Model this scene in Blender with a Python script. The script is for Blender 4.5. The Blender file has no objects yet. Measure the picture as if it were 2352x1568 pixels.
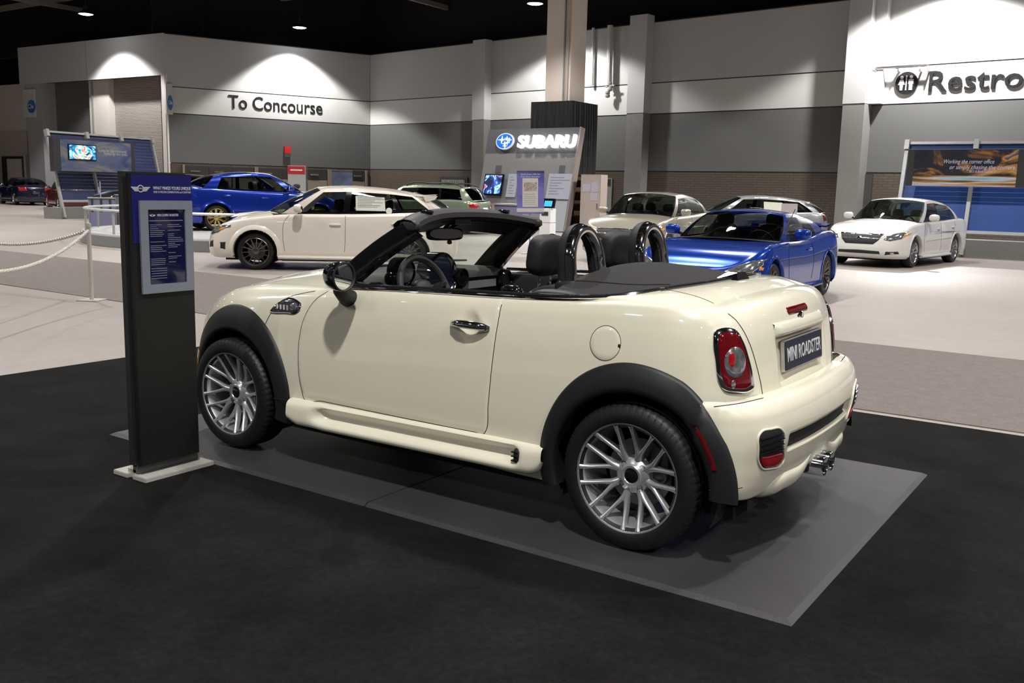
import bpy, bmesh, math, random
import numpy as np
from mathutils import Vector, Matrix
from mathutils.bvhtree import BVHTree
from mathutils.geometry import delaunay_2d_cdt

random.seed(7)
SC = bpy.context.scene
COL = SC.collection

# ------------------------------------------------------------------ camera
CAM_POS = np.array([4.174, -4.171, 1.483])
YAW, PITCH, ROLL, FPX = -0.6001, 0.1598, 0.0239, 2171.2
_f = np.array([math.sin(YAW) * math.cos(PITCH), math.cos(YAW) * math.cos(PITCH), -math.sin(PITCH)])
_r = np.array([math.cos(YAW), -math.sin(YAW), 0.0])
_u = np.cross(_r, _f)
CR = math.cos(ROLL) * _r + math.sin(ROLL) * _u
CU = -math.sin(ROLL) * _r + math.cos(ROLL) * _u
CF = _f
cam_data = bpy.data.cameras.new('camera')
cam_data.sensor_width = 36.0
cam_data.lens = FPX / 2352.0 * 36.0
cam_data.clip_end = 300
cam_data.clip_start = 0.05
cam = bpy.data.objects.new('camera', cam_data)
COL.objects.link(cam)
M = Matrix(((CR[0], CU[0], -CF[0], CAM_POS[0]), (CR[1], CU[1], -CF[1], CAM_POS[1]),
            (CR[2], CU[2], -CF[2], CAM_POS[2]), (0, 0, 0, 1)))
cam.matrix_world = M
SC.camera = cam


def U(px, py, axis=2, val=0.0):
    """photo pixel -> point on the plane (axis = val)"""
    d = CF + CR * (px - 1176) / FPX - CU * (py - 784) / FPX
    t = (val - CAM_POS[axis]) / d[axis]
    return CAM_POS + t * d


# ------------------------------------------------------------------ world, exposure
SC.view_settings.view_transform = 'Standard'
SC.view_settings.look = 'None'
SC.view_settings.gamma = 1.0
SC.view_settings.use_curve_mapping = False
SC.view_settings.exposure = 0.15
world = bpy.data.worlds.new('hall_dark')
SC.world = world
world.use_nodes = True
world.node_tree.nodes['Background'].inputs[0].default_value = (0.9, 0.95, 1.0, 1)
world.node_tree.nodes['Background'].inputs[1].default_value = 0.004

# hall lamps: high-bay pendants, one real lamp each (position, watts)
LAMP_Z = 10.0
LAMPS = []          # filled in below: (x, y, z, power, spot size in degrees)


def hall_light(x, y, z, power, size=125, col=(1.0, 0.98, 0.955)):
    LAMPS.append((x, y, z))
    d = bpy.data.lights.new('high_bay_light', 'SPOT')
    d.energy = power
    d.spot_size = math.radians(size)
    d.spot_blend = 0.35 if size == 125 else 0.22
    d.shadow_soft_size = 0.22
    d.color = col
    o = bpy.data.objects.new('high_bay_light', d)
    o.location = (x, y, z - 0.32)
    COL.objects.link(o)
    return o


P0 = 2000
for j in range(-1, 4):
    for i in range(-6, 3):
        x, y = 4.8 + 9.2 * i, -4.8 + 9.3 * j
        if (y > 20 and x < -35) or (i, j) == (-1, 0):
            continue
        hall_light(x, y, LAMP_Z, P0 * (1.55 if (i, j) == (0, 0) else 1.0))
# the wall washers: lamps hung close to the walls (four of them seen in the photograph)
for (q, z, p_, sz) in (((688, 63), 9.8, 3600, 112), ((197, 32), 9.85, 3000, 112), ((1229, 8), 9.8, 2600, 132), ((12, 128), 9.8, 1500, 125)):
    w_ = U(q[0], q[1], 2, z)
    hall_light(float(w_[0]), float(w_[1]), z, p_, sz)
hall_light(-3.2, 31.6, 9.9, 6500, 132)
N_WASH = 5

# ------------------------------------------------------------------ materials
MATS = {}


def mat(name, col, rough=0.5, metal=0.0, coat=0.0, emit=None, estr=0.0, noise=0.0, nscale=20.0, bump=0.0,
        bscale=200.0, trans=0.0, ior=1.45, alpha=1.0, spec=0.5, flake=0.0):
    if name in MATS:
        return MATS[name]
    m = bpy.data.materials.new(name)
    m.use_nodes = True
    nt = m.node_tree
    b = nt.nodes['Principled BSDF']
    c = (col[0], col[1], col[2], 1)
    b.inputs['Base Color'].default_value = c
    b.inputs['Roughness'].default_value = rough
    b.inputs['Metallic'].default_value = metal
    b.inputs['Coat Weight'].default_value = coat
    b.inputs['Coat Roughness'].default_value = 0.03
    b.inputs['Transmission Weight'].default_value = trans
    b.inputs['IOR'].default_value = ior
    b.inputs['Alpha'].default_value = alpha
    b.inputs['Specular IOR Level'].default_value = spec
    if emit:
        b.inputs['Emission Color'].default_value = (emit[0], emit[1], emit[2], 1)
        b.inputs['Emission Strength'].default_value = estr
    tc = None
    if noise or bump or flake:
        tc = nt.nodes.new('ShaderNodeTexCoord')
    if noise:
        n = nt.nodes.new('ShaderNodeTexNoise')
        n.inputs['Scale'].default_value = nscale
        n.inputs['Detail'].default_value = 4
        nt.links.new(tc.outputs['Object'], n.inputs['Vector'])
        r = nt.nodes.new('ShaderNodeMapRange')
        r.inputs['From Min'].default_value = 0.25
        r.inputs['From Max'].default_value = 0.75
        r.inputs['To Min'].default_value = 1 - noise
        r.inputs['To Max'].default_value = 1 + noise
        nt.links.new(n.outputs['Fac'], r.inputs['Value'])
        mx = nt.nodes.new('ShaderNodeMix')
        mx.data_type = 'RGBA'
        mx.blend_type = 'MULTIPLY'
        mx.inputs['Factor'].default_value = 1.0
        mx.inputs['A'].default_value = c
        nt.links.new(r.outputs['Result'], mx.inputs['B'])
        nt.links.new(mx.outputs['Result'], b.inputs['Base Color'])
    if bump:
        n = nt.nodes.new('ShaderNodeTexNoise')
        n.inputs['Scale'].default_value = bscale
        n.inputs['Detail'].default_value = 3
        nt.links.new(tc.outputs['Object'], n.inputs['Vector'])
        bp = nt.nodes.new('ShaderNodeBump')
        bp.inputs['Strength'].default_value = bump
        bp.inputs['Distance'].default_value = 0.01
        nt.links.new(n.outputs['Fac'], bp.inputs['Height'])
        nt.links.new(bp.outputs['Normal'], b.inputs['Normal'])
    MATS[name] = m
    return m


def paint(name, col, rough=0.35, metal=0.0):
    return mat(name, col, rough, metal, coat=1.0, noise=0.015, nscale=900)


CHROME = mat('chrome', (0.78, 0.79, 0.82), 0.08, 1.0)
SILVER = mat('silver_metal', (0.56, 0.56, 0.57), 0.26, 1.0, noise=0.04, nscale=60)
GUN = mat('gunmetal', (0.20, 0.19, 0.18), 0.3, 1.0, noise=0.05, nscale=60)
GOLD = mat('gold_metal', (0.62, 0.45, 0.16), 0.3, 1.0, noise=0.04, nscale=60)
RUBBER = mat('tyre_rubber', (0.008, 0.008, 0.0085), 0.5, noise=0.15, nscale=40, bump=0.1)
BLACKGLOSS = mat('gloss_black', (0.006, 0.006, 0.008), 0.12, coat=0.6, noise=0.05)
BLACKPL = mat('black_plastic', (0.016, 0.016, 0.017), 0.5, noise=0.15, nscale=80, bump=0.15, bscale=600)
BLACKMAT = mat('dull_black', (0.006, 0.006, 0.006), 0.8, noise=0.1)
CLADDING = mat('cladding_plastic', (0.011, 0.011, 0.012), 0.5, noise=0.1, nscale=300, bump=0.08, bscale=900)
LEATHER = mat('black_leather', (0.019, 0.018, 0.018), 0.55, noise=0.2, nscale=50, bump=0.2, bscale=500)
FABRIC = mat('black_canvas', (0.021, 0.019, 0.018), 0.9, noise=0.15, nscale=120, bump=0.3, bscale=900)
GREYINT = mat('grey_interior', (0.072, 0.062, 0.054), 0.6, noise=0.1, nscale=90, bump=0.1, bscale=500)
REDLENS = mat('red_lens', (0.13, 0.003, 0.006), 0.1, coat=1.0, noise=0.25, nscale=90)
REDLENS2 = mat('bright_red_lens', (0.34, 0.008, 0.010), 0.12, coat=1.0, noise=0.3, nscale=60)
AMBER = mat('amber_lens', (0.75, 0.28, 0.02), 0.15, coat=1.0, noise=0.2, nscale=60)
CLEARLENS = mat('clear_lens', (0.55, 0.56, 0.60), 0.12, 0.85, coat=1.0, noise=0.5, nscale=45)
DARKLENS = mat('smoked_lens', (0.10, 0.10, 0.11), 0.1, 0.6, coat=1.0, noise=0.6, nscale=60)
MIRROR = mat('mirror_glass', (0.85, 0.86, 0.88), 0.02, 1.0)
WHITEPL = mat('white_plastic', (0.8, 0.8, 0.78), 0.4, noise=0.03)


def glass(name, tint, alpha):
    """thin pane: part clear, part mirror-like"""
    if name in MATS:
        return MATS[name]
    m = bpy.data.materials.new(name)
    m.use_nodes = True
    nt = m.node_tree
    for n in list(nt.nodes):
        nt.nodes.remove(n)
    out = nt.nodes.new('ShaderNodeOutputMaterial')
    tr = nt.nodes.new('ShaderNodeBsdfTransparent')
    tr.inputs[0].default_value = (tint[0], tint[1], tint[2], 1)
    gl = nt.nodes.new('ShaderNodeBsdfGlossy')
    gl.inputs['Roughness'].default_value = 0.02
    gl.inputs[0].default_value = (0.9, 0.93, 0.92, 1)
    lw = nt.nodes.new('ShaderNodeLayerWeight')
    lw.inputs['Blend'].default_value = 0.5
    pw = nt.nodes.new('ShaderNodeMath')
    pw.operation = 'POWER'
    pw.inputs[1].default_value = 4.0
    nt.links.new(lw.outputs['Facing'], pw.inputs[0])
    fr = nt.nodes.new('ShaderNodeMapRange')
    fr.inputs['To Min'].default_value = 0.06
    fr.inputs['To Max'].default_value = 0.75
    nt.links.new(pw.outputs[0], fr.inputs['Value'])
    mx = nt.nodes.new('ShaderNodeMixShader')
    nt.links.new(fr.outputs[0], mx.inputs[0])
    nt.links.new(tr.outputs[0], mx.inputs[1])
    nt.links.new(gl.outputs[0], mx.inputs[2])
    nt.links.new(mx.outputs[0], out.inputs[0])
    MATS[name] = m
    return m


GLASS = glass('car_glass', (0.42, 0.46, 0.44), 1)
GLASSDARK = glass('privacy_glass', (0.10, 0.11, 0.11), 1)
WSGLASS = glass('windscreen_glass', (0.86, 0.93, 0.88), 1)


# ------------------------------------------------------------------ objects
def link(name, me, parent=None, m=None, smooth=True, auto=None):
    o = bpy.data.objects.new(name, me)
    COL.objects.link(o)
    if parent is not None:
        o.parent = parent
    if m is not None and me is not None and not me.materials:
        me.materials.append(m)
    return o


def tag(o, label=None, cat=None, group=None, kind=None):
    if label:
        o['label'] = label
    if cat:
        o['category'] = cat
    if group:
        o['group'] = group
    if kind:
        o['kind'] = kind
    return o


def thing(name, label, cat, loc=(0, 0, 0), rz=0.0, group=None):
    o = bpy.data.objects.new(name, None)
    COL.objects.link(o)
    o.empty_display_size = 0.2
    o.location = loc
    o.rotation_euler = (0, 0, rz)
    return tag(o, label, cat, group)


def copy_tree(o, parent=None):
    c = o.copy()
    COL.objects.link(c)
    c.parent = parent
    for ch in list(o.children):
        copy_tree(ch, c)
    return c


class MB:
    """collects geometry; build() links it as ONE mesh object"""

    def __init__(s):
        s.v, s.f, s.mi = [], [], []

    def add(s, vs, fs, mi=0):
        b = len(s.v)
        s.v += [tuple(map(float, q)) for q in vs]
        s.f += [tuple(b + i for i in q) for q in fs]
        s.mi += [mi] * len(fs)
        return s

    def box(s, c, d, rz=0.0, M3=None, mi=0):
        hx, hy, hz = d[0] / 2, d[1] / 2, d[2] / 2
        P = [(-hx, -hy, -hz), (hx, -hy, -hz), (hx, hy, -hz), (-hx, hy, -hz),
             (-hx, -hy, hz), (hx, -hy, hz), (hx, hy, hz), (-hx, hy, hz)]
        if M3 is None:
            M3 = Matrix.Rotation(rz, 3, 'Z')
        P = [M3 @ Vector(q) + Vector(c) for q in P]
        return s.add(P, [(0, 3, 2, 1), (4, 5, 6, 7), (0, 1, 5, 4), (1, 2, 6, 5), (2, 3, 7, 6), (3, 0, 4, 7)], mi)

    def box2(s, a, b, mi=0):
        return s.box([(a[i] + b[i]) / 2 for i in range(3)], [abs(b[i] - a[i]) for i in range(3)], mi=mi)

    def bar(s, a, b, w, h=None, up=(0, 0, 1), mi=0):
        """square bar from a to b"""
        h = h or w
        a, b = Vector(a), Vector(b)
        d = (b - a).normalized()
        x = d.cross(Vector(up))
        if x.length < 1e-4:
            x = d.cross(Vector((1, 0, 0)))
        x.normalize()
        y = x.cross(d)
        P = []
        for q in (a, b):
            for sx, sy in ((-1, -1), (1, -1), (1, 1), (-1, 1)):
                P.append(q + x * sx * w / 2 + y * sy * h / 2)
        return s.add(P, [(0, 1, 2, 3), (7, 6, 5, 4), (0, 4, 5, 1), (1, 5, 6, 2), (2, 6, 7, 3), (3, 7, 4, 0)], mi)

    def tube(s, pts, r, n=8, closed=False, cap=True, mi=0, flat=1.0):
        pts = [Vector(q) for q in pts]
        N = len(pts)
        rs = r if isinstance(r, (list, tuple)) else [r] * N
        rings = []
        prev = None
        for i, q in enumerate(pts):
            if closed:
                t = pts[(i + 1) % N] - pts[i - 1]
            else:
                t = pts[min(i + 1, N - 1)] - pts[max(i - 1, 0)]
            t.normalize()
            if prev is None:
                x = t.cross(Vector((0, 0, 1)))
                if x.length < 1e-3:
                    x = t.cross(Vector((1, 0, 0)))
            else:
                x = prev - t * prev.dot(t)
            x.normalize()
            prev = x
            y = t.cross(x)
            rings.append([q + (x * math.cos(2 * math.pi * k / n) + y * math.sin(2 * math.pi * k / n) * flat) * rs[i] for k in range(n)])
        vs = [v for ring in rings for v in ring]
        fs = []
        for i in range(N if closed else N - 1):
            j = (i + 1) % N
            for k in range(n):
                k2 = (k + 1) % n
                fs.append((i * n + k, i * n + k2, j * n + k2, j * n + k))
        if cap and not closed:
            fs.append(tuple(range(n)))
            fs.append(tuple((N - 1) * n + k for k in reversed(range(n))))
        return s.add(vs, fs, mi)

    def lathe(s, prof, n=32, axis='Y', c=(0, 0, 0), mi=0, closed_prof=False):
        """prof: list of (radius, height along axis)"""
        vs = []
        for (r, h) in prof:
            for k in range(n):
                a = 2 * math.pi * k / n
                if axis == 'Y':
                    vs.append((c[0] + r * math.cos(a), c[1] + h, c[2] + r * math.sin(a)))
                elif axis == 'Z':
                    vs.append((c[0] + r * math.cos(a), c[1] + r * math.sin(a), c[2] + h))
                else:
                    vs.append((c[0] + h, c[1] + r * math.cos(a), c[2] + r * math.sin(a)))
        fs = []
        m = len(prof)
        for i in range(m if closed_prof else m - 1):
            i2 = (i + 1) % m
            for k in range(n):
                k2 = (k + 1) % n
                fs.append((i * n + k, i * n + k2, i2 * n + k2, i2 * n + k))
        return s.add(vs, fs, mi)

    def grid(s, G, closed_u=False, mi=0, flip=False):
        """G[i][j] points"""
        ni, nj = len(G), len(G[0])
        vs = [G[i][j] for i in range(ni) for j in range(nj)]
        fs = []
        for i in range(ni if closed_u else ni - 1):
            i2 = (i + 1) % ni
            for j in range(nj - 1):
                q = (i * nj + j, i2 * nj + j, i2 * nj + j + 1, i * nj + j + 1)
                fs.append(q[::-1] if flip else q)
        return s.add(vs, fs, mi)

    def prism(s, poly, a, b, mi=0):
        """poly: list of 3D points; extruded by vector (b-a)"""
        d = Vector(b) - Vector(a)
        n = len(poly)
        vs = [Vector(q) for q in poly] + [Vector(q) + d for q in poly]
        fs = [tuple(range(n))[::-1], tuple(range(n, 2 * n))]
        for i in range(n):
            j = (i + 1) % n
            fs.append((i, j, n + j, n + i))
        return s.add(vs, fs, mi)

    def superell(s, c, r, e1=0.5, e2=0.5, nu=20, nv=12, M3=None, mi=0):
        def pw(v, e):
            return math.copysign(abs(v) ** e, v)
        G = []
        for i in range(nu):
            a = 2 * math.pi * i / nu
            row = []
            for j in range(nv + 1):
                b = -math.pi / 2 + math.pi * j / nv
                p = Vector((r[0] * pw(math.cos(b), e1) * pw(math.cos(a), e2),
                            r[1] * pw(math.cos(b), e1) * pw(math.sin(a), e2), r[2] * pw(math.sin(b), e1)))
                if M3 is not None:
                    p = M3 @ p
                row.append(p + Vector(c))
            G.append(row)
        return s.grid(G, closed_u=True, mi=mi)

    def mirror_y(s):
        n = len(s.v)
        s.v += [(x, -y, z) for x, y, z in s.v]
        s.f += [tuple(n + i for i in q[::-1]) for q in s.f]
        s.mi += s.mi
        return s

    def mesh(s, name, mats, smooth=True, angle=None, merge=True, recalc=True):
        me = bpy.data.meshes.new(name)
        me.from_pydata(s.v, [], s.f)
        if not isinstance(mats, (list, tuple)):
            mats = [mats]
        for m in mats:
            me.materials.append(m)
        for p, mi in zip(me.polygons, s.mi):
            p.material_index = mi
            p.use_smooth = smooth
        if merge or recalc:
            bm = bmesh.new()
            bm.from_mesh(me)
            if merge:
                bmesh.ops.remove_doubles(bm, verts=bm.verts, dist=1e-5)
            if recalc:
                bmesh.ops.recalc_face_normals(bm, faces=bm.faces)
            if smooth and angle:
                for e in bm.edges:
                    if len(e.link_faces) == 2 and e.calc_face_angle(0) > math.radians(angle):
                        e.smooth = False
            bm.to_mesh(me)
            bm.free()
        me.update()
        return me

    def build(s, name, mats, parent=None, smooth=True, angle=35, merge=True, recalc=True):
        return link(name, s.mesh(name, mats, smooth, angle, merge, recalc), parent)


def boxo(name, a, b, m, parent=None, bevel=0.0):
    me = MB().box2(a, b).mesh(name, m, smooth=False)
    if bevel:
        bm = bmesh.new()
        bm.from_mesh(me)
        bmesh.ops.bevel(bm, geom=bm.edges[:], offset=bevel, segments=2, affect='EDGES')
        bm.to_mesh(me)
        bm.free()
    return link(name, me, parent)


def text_mesh(s, size=1.0, extrude=0.0, bold=0.0, align='LEFT', shear=0.0, wx=1.0):
    c = bpy.data.curves.new('t', 'FONT')
    c.body = s
    c.size = size
    c.extrude = extrude
    c.offset = bold * size
    c.align_x = align
    c.align_y = 'CENTER'
    c.shear = shear
    c.resolution_u = 3
    o = bpy.data.objects.new('t', c)
    COL.objects.link(o)
    bpy.context.view_layer.update()
    dg = bpy.context.evaluated_depsgraph_get()
    me = bpy.data.meshes.new_from_object(o.evaluated_get(dg))
    bpy.data.objects.remove(o)
    bpy.data.curves.remove(c)
    if wx != 1.0:
        me.transform(Matrix.Diagonal((wx, 1, 1, 1)))
    return me


def frame3(origin, right, up):
    r = Vector(right).normalized()
    n = r.cross(Vector(up)).normalized()
    u = n.cross(r)
    return Matrix(((r.x, u.x, n.x, origin[0]), (r.y, u.y, n.y, origin[1]), (r.z, u.z, n.z, origin[2]), (0, 0, 0, 1)))


def text_obj(name, s, size, m, origin, right, up, parent=None, extrude=0.002, bold=0.0, align='LEFT', shear=0.0, wx=1.0, width=None):
    me = text_mesh(s, size, extrude, bold, align, shear, wx)
    if width:
        xs = [v.co.x for v in me.vertices]
        k = width / (max(xs) - min(xs))
        me.transform(Matrix.Diagonal((k, 1, 1, 1)))
    me.transform(frame3(origin, right, up))
    me.materials.clear()
    me.materials.append(m)
    return link(name, me, parent)


def crs(P, tq, t=None):
    """smooth curve through rows of P, non-uniform Catmull-Rom"""
    P = np.asarray(P, float)
    n = len(P)
    if t is None:
        t = np.arange(n, dtype=float)
    t = np.asarray(t, float)
    h = np.diff(t)
    d = (P[1:] - P[:-1]) / h.reshape((-1,) + (1,) * (P.ndim - 1))
    m = np.zeros_like(P)
    m[0], m[-1] = d[0], d[-1]
    for i in range(1, n - 1):
        m[i] = (d[i - 1] * h[i] + d[i] * h[i - 1]) / (h[i - 1] + h[i])
    out = []
    for q in np.atleast_1d(tq):
        i = int(min(max(np.searchsorted(t, q, 'right') - 1, 0), n - 2))
        s = (q - t[i]) / h[i]
        a = 2 * s ** 3 - 3 * s ** 2 + 1
        b = s ** 3 - 2 * s ** 2 + s
        c = -2 * s ** 3 + 3 * s ** 2
        e = s ** 3 - s ** 2
        out.append(a * P[i] + b * h[i] * m[i] + c * P[i + 1] + e * h[i] * m[i + 1])
    return np.array(out)


def curve_pts(pts, n=40, closed=False):
    P = np.asarray(pts, float)
    if closed:
        P = np.vstack([P[-2:], P, P[:3]])
    t = np.concatenate([[0], np.cumsum(np.maximum(np.linalg.norm(np.diff(P, axis=0), axis=1), 1e-6))])
    a, b = (t[2], t[-3]) if closed else (0, t[-1])
    q = np.linspace(a, b, n + 1 if closed else n)
    r = crs(P, q, t)
    return r[:-1] if closed else r


def rrect(x0, z0, x1, z1, r, n=5):
    """rounded rectangle outline"""
    out = []
    for cx, cz, a0 in ((x1 - r, z0 + r, -90), (x1 - r, z1 - r, 0), (x0 + r, z1 - r, 90), (x0 + r, z0 + r, 180)):
        for k in range(n + 1):
            a = math.radians(a0 + 90 * k / n)
            out.append((cx + r * math.cos(a), cz + r * math.sin(a)))
    return out


class Surf:
    """ray-castable surface, panels are laid on it"""

    def __init__(s, mb):
        s.t = BVHTree.FromPolygons([Vector(v) for v in mb.v], mb.f)

    def hit(s, axis, sgn, p2):
        """axis 'y': ray along y from outside (sgn = side), p2 = (x, z); axis 'x': p2 = (y, z)"""
        if axis == 'y':
            o, d = Vector((p2[0], sgn * 5, p2[1])), Vector((0, -sgn, 0))
        elif axis == 'x':
            o, d = Vector((sgn * 9, p2[0], p2[1])), Vector((-sgn, 0, 0))
        elif axis == 'd':
            nrm, e = s.frame
            o, d = e * p2[0] + Vector((0, 0, p2[1])) + nrm * 9, -nrm
        else:
            o, d = Vector((p2[0], p2[1], 5)), Vector((0, 0, -1))
        h = s.t.ray_cast(o, d)
        if h[0] is None:
            h = s.t.find_nearest(o + d * (4.2 if axis == 'y' else 6))
            q = h[0].copy()
            return q, -d
        n = h[1]
        if n.dot(d) > 0:
            n = -n
        return h[0], n

    def panel(s, poly, axis, sgn, off=0.002, step=0.03, edge=0.008, disp=None, rim=0.004, alongn=True):
        """polygon (2-D) triangulated with inner points, laid on the surface, edges turned in"""
        poly = [Vector((float(a), float(b))) for a, b in poly]
        # resample outline
        out = []
        for i, a in enumerate(poly):
            b = poly[(i + 1) % len(poly)]
            k = max(1, int((b - a).length / step))
            for j in range(k):
                out.append(a + (b - a) * (j / k))
        n = len(out)
        xs = [q.x for q in out]
        zs = [q.y for q in out]
        # inner ring just inside the edge, then grid
        cen = Vector((sum(xs) / n, sum(zs) / n))
        inner = []
        for i, q in enumerate(out):
            t = (out[(i + 1) % n] - out[i - 1])
            nn = Vector((-t.y, t.x))
            if nn.length > 0:
                nn.normalize()
            inner.append(q + nn * rim)
        area = sum(out[i].x * out[(i + 1) % n].y - out[(i + 1) % n].x * out[i].y for i in range(n))
        if area < 0:
            inner = [2 * q - r for q, r in zip(out, inner)]
        pts = out + inner
        nx = int((max(xs) - min(xs)) / step)
        nz = int((max(zs) - min(zs)) / step)

        def inside(p):
            c = False
            for i in range(n):
                a, b = inner[i], inner[(i + 1) % n]
                if (a.y > p.y) != (b.y > p.y) and p.x < (b.x - a.x) * (p.y - a.y) / (b.y - a.y) + a.x:
                    c = not c
            return c

        def mind(p):
            return min((p - q).length for q in inner)
        for i in range(nx + 1):
            for j in range(nz + 1):
                p = Vector((min(xs) + (i + 0.5) * step, min(zs) + (j + 0.5) * step))
                if inside(p) and mind(p) > step * 0.45:
                    pts.append(p)
        edges = [(i, (i + 1) % n) for i in range(n)]
        r = delaunay_2d_cdt(pts, edges, [], 1, 1e-6)
        V, F, orig = r[0], r[2], r[3]
        mb = MB()
        bd = set()
        for k, ov in enumerate(orig):
            if any(o < n for o in ov):
                bd.add(k)
        P3 = []
        for k, q in enumerate(V):
            h, nn = s.hit(axis, sgn, q)
            o = off - (rim * 0.5 if k in bd else 0.0)
            if disp:
                o += disp(q.x, q.y)
            P3.append(h + (nn if alongn else Vector((0, sgn, 0) if axis == 'y' else (sgn, 0, 0))) * o)
        F = [tuple(f) for f in F]
        vs = list(P3)
        # skirt
        ecount = {}
        for f in F:
            for i in range(len(f)):
                e = (f[i], f[(i + 1) % len(f)])
                ecount[tuple(sorted(e))] = ecount.get(tuple(sorted(e)), 0) + 1
        low = {}
        din = -s.frame[0] if axis == 'd' else Vector((0, -sgn, 0)) if axis == 'y' else (Vector((-sgn, 0, 0)) if axis == 'x' else Vector((0, 0, -1)))
        for e, c in list(ecount.items()):
            if c == 1:
                ids = []
                for k in e:
                    if k not in low:
                        low[k] = len(vs)
                        vs.append(P3[k] + din * edge)
                    ids.append(low[k])
                F.append((e[0], e[1], ids[1], ids[0]))
        mb.add(vs, F)
        return mb

    def line(s, pts, axis, sgn, r=0.002, off=0.0, n=30, closed=False, k=6):
        P = curve_pts(pts, n, closed)
        Q = []
        for q in P:
            h, nn = s.hit(axis, sgn, q)
            Q.append(h + nn * off)
        return MB().tube(Q, r, k, closed=closed)


def sheet(mb, thick):
    """give an open mesh builder a thickness is not needed for closed shells"""
    return mb

# ------------------------------------------------------------------ the hall
def brickmat(name, c1, c2, scale=1.0):
    m = bpy.data.materials.new(name)
    m.use_nodes = True
    nt = m.node_tree
    b = nt.nodes['Principled BSDF']
    b.inputs['Roughness'].default_value = 0.75
    tc = nt.nodes.new('ShaderNodeTexCoord')
    mp = nt.nodes.new('ShaderNodeMapping')
    mp.inputs['Rotation'].default_value = (math.radians(90), 0, 0)
    br = nt.nodes.new('ShaderNodeTexBrick')
    br.inputs['Color1'].default_value = (*c1, 1)
    br.inputs['Color2'].default_value = (*c2, 1)
    br.inputs['Mortar'].default_value = (c1[0] * .6, c1[1] * .6, c1[2] * .6, 1)
    br.inputs['Scale'].default_value = scale
    br.inputs['Mortar Size'].default_value = 0.012
    br.inputs['Brick Width'].default_value = 0.4
    br.inputs['Row Height'].default_value = 0.1
    nt.links.new(tc.outputs['Object'], mp.inputs['Vector'])
    nt.links.new(mp.outputs['Vector'], br.inputs['Vector'])
    nt.links.new(br.outputs['Color'], b.inputs['Base Color'])
    MATS[name] = m
    return m


def wavemat(name, c1, c2, scale, rough=0.5, axis='Z'):
    m = bpy.data.materials.new(name)
    m.use_nodes = True
    nt = m.node_tree
    b = nt.nodes['Principled BSDF']
    b.inputs['Roughness'].default_value = rough
    tc = nt.nodes.new('ShaderNodeTexCoord')
    w = nt.nodes.new('ShaderNodeTexWave')
    w.bands_direction = axis
    w.inputs['Scale'].default_value = scale
    r = nt.nodes.new('ShaderNodeValToRGB')
    r.color_ramp.elements[0].color = (*c1, 1)
    r.color_ramp.elements[1].color = (*c2, 1)
    nt.links.new(tc.outputs['Object'], w.inputs['Vector'])
    nt.links.new(w.outputs['Fac'], r.inputs['Fac'])
    nt.links.new(r.outputs['Color'], b.inputs['Base Color'])
    bp = nt.nodes.new('ShaderNodeBump')
    bp.inputs['Strength'].default_value = 0.5
    bp.inputs['Distance'].default_value = 0.03
    nt.links.new(w.outputs['Fac'], bp.inputs['Height'])
    nt.links.new(bp.outputs['Normal'], b.inputs['Normal'])
    MATS[name] = m
    return m


def floormat(name, c, var, s1, s2, rough, bump=0.0, bscale=60):
    m = bpy.data.materials.new(name)
    m.use_nodes = True
    nt = m.node_tree
    b = nt.nodes['Principled BSDF']
    b.inputs['Roughness'].default_value = rough
    b.inputs['Specular IOR Level'].default_value = 0.5 if rough < .9 else 0.1
    tc = nt.nodes.new('ShaderNodeTexCoord')
    fac = None
    for s, k in ((s1, var), (s2, var * 0.7)):
        n = nt.nodes.new('ShaderNodeTexNoise')
        n.inputs['Scale'].default_value = s
        n.inputs['Detail'].default_value = 5
        n.inputs['Roughness'].default_value = 0.6
        nt.links.new(tc.outputs['Object'], n.inputs['Vector'])
        r = nt.nodes.new('ShaderNodeMapRange')
        r.inputs['From Min'].default_value = 0.3
        r.inputs['From Max'].default_value = 0.7
        r.inputs['To Min'].default_value = 1 - k
        r.inputs['To Max'].default_value = 1 + k
        nt.links.new(n.outputs['Fac'], r.inputs['Value'])
        if fac is None:
            fac = r.outputs['Result']
        else:
            mm = nt.nodes.new('ShaderNodeMath')
            mm.operation = 'MULTIPLY'
            nt.links.new(fac, mm.inputs[0])
            nt.links.new(r.outputs['Result'], mm.inputs[1])
            fac = mm.outputs[0]
    mx = nt.nodes.new('ShaderNodeMix')
    mx.data_type = 'RGBA'
    mx.blend_type = 'MULTIPLY'
    mx.inputs['Factor'].default_value = 1
    mx.inputs['A'].default_value = (*c, 1)
    nt.links.new(fac, mx.inputs['B'])
    nt.links.new(mx.outputs['Result'], b.inputs['Base Color'])
    if bump:
        n = nt.nodes.new('ShaderNodeTexNoise')
        n.inputs['Scale'].default_value = bscale
        n.inputs['Detail'].default_value = 4
        nt.links.new(tc.outputs['Object'], n.inputs['Vector'])
        bp = nt.nodes.new('ShaderNodeBump')
        bp.inputs['Strength'].default_value = bump
        bp.inputs['Distance'].default_value = 0.01
        nt.links.new(n.outputs['Fac'], bp.inputs['Height'])
        nt.links.new(bp.outputs['Normal'], b.inputs['Normal'])
    MATS[name] = m
    return m


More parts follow.
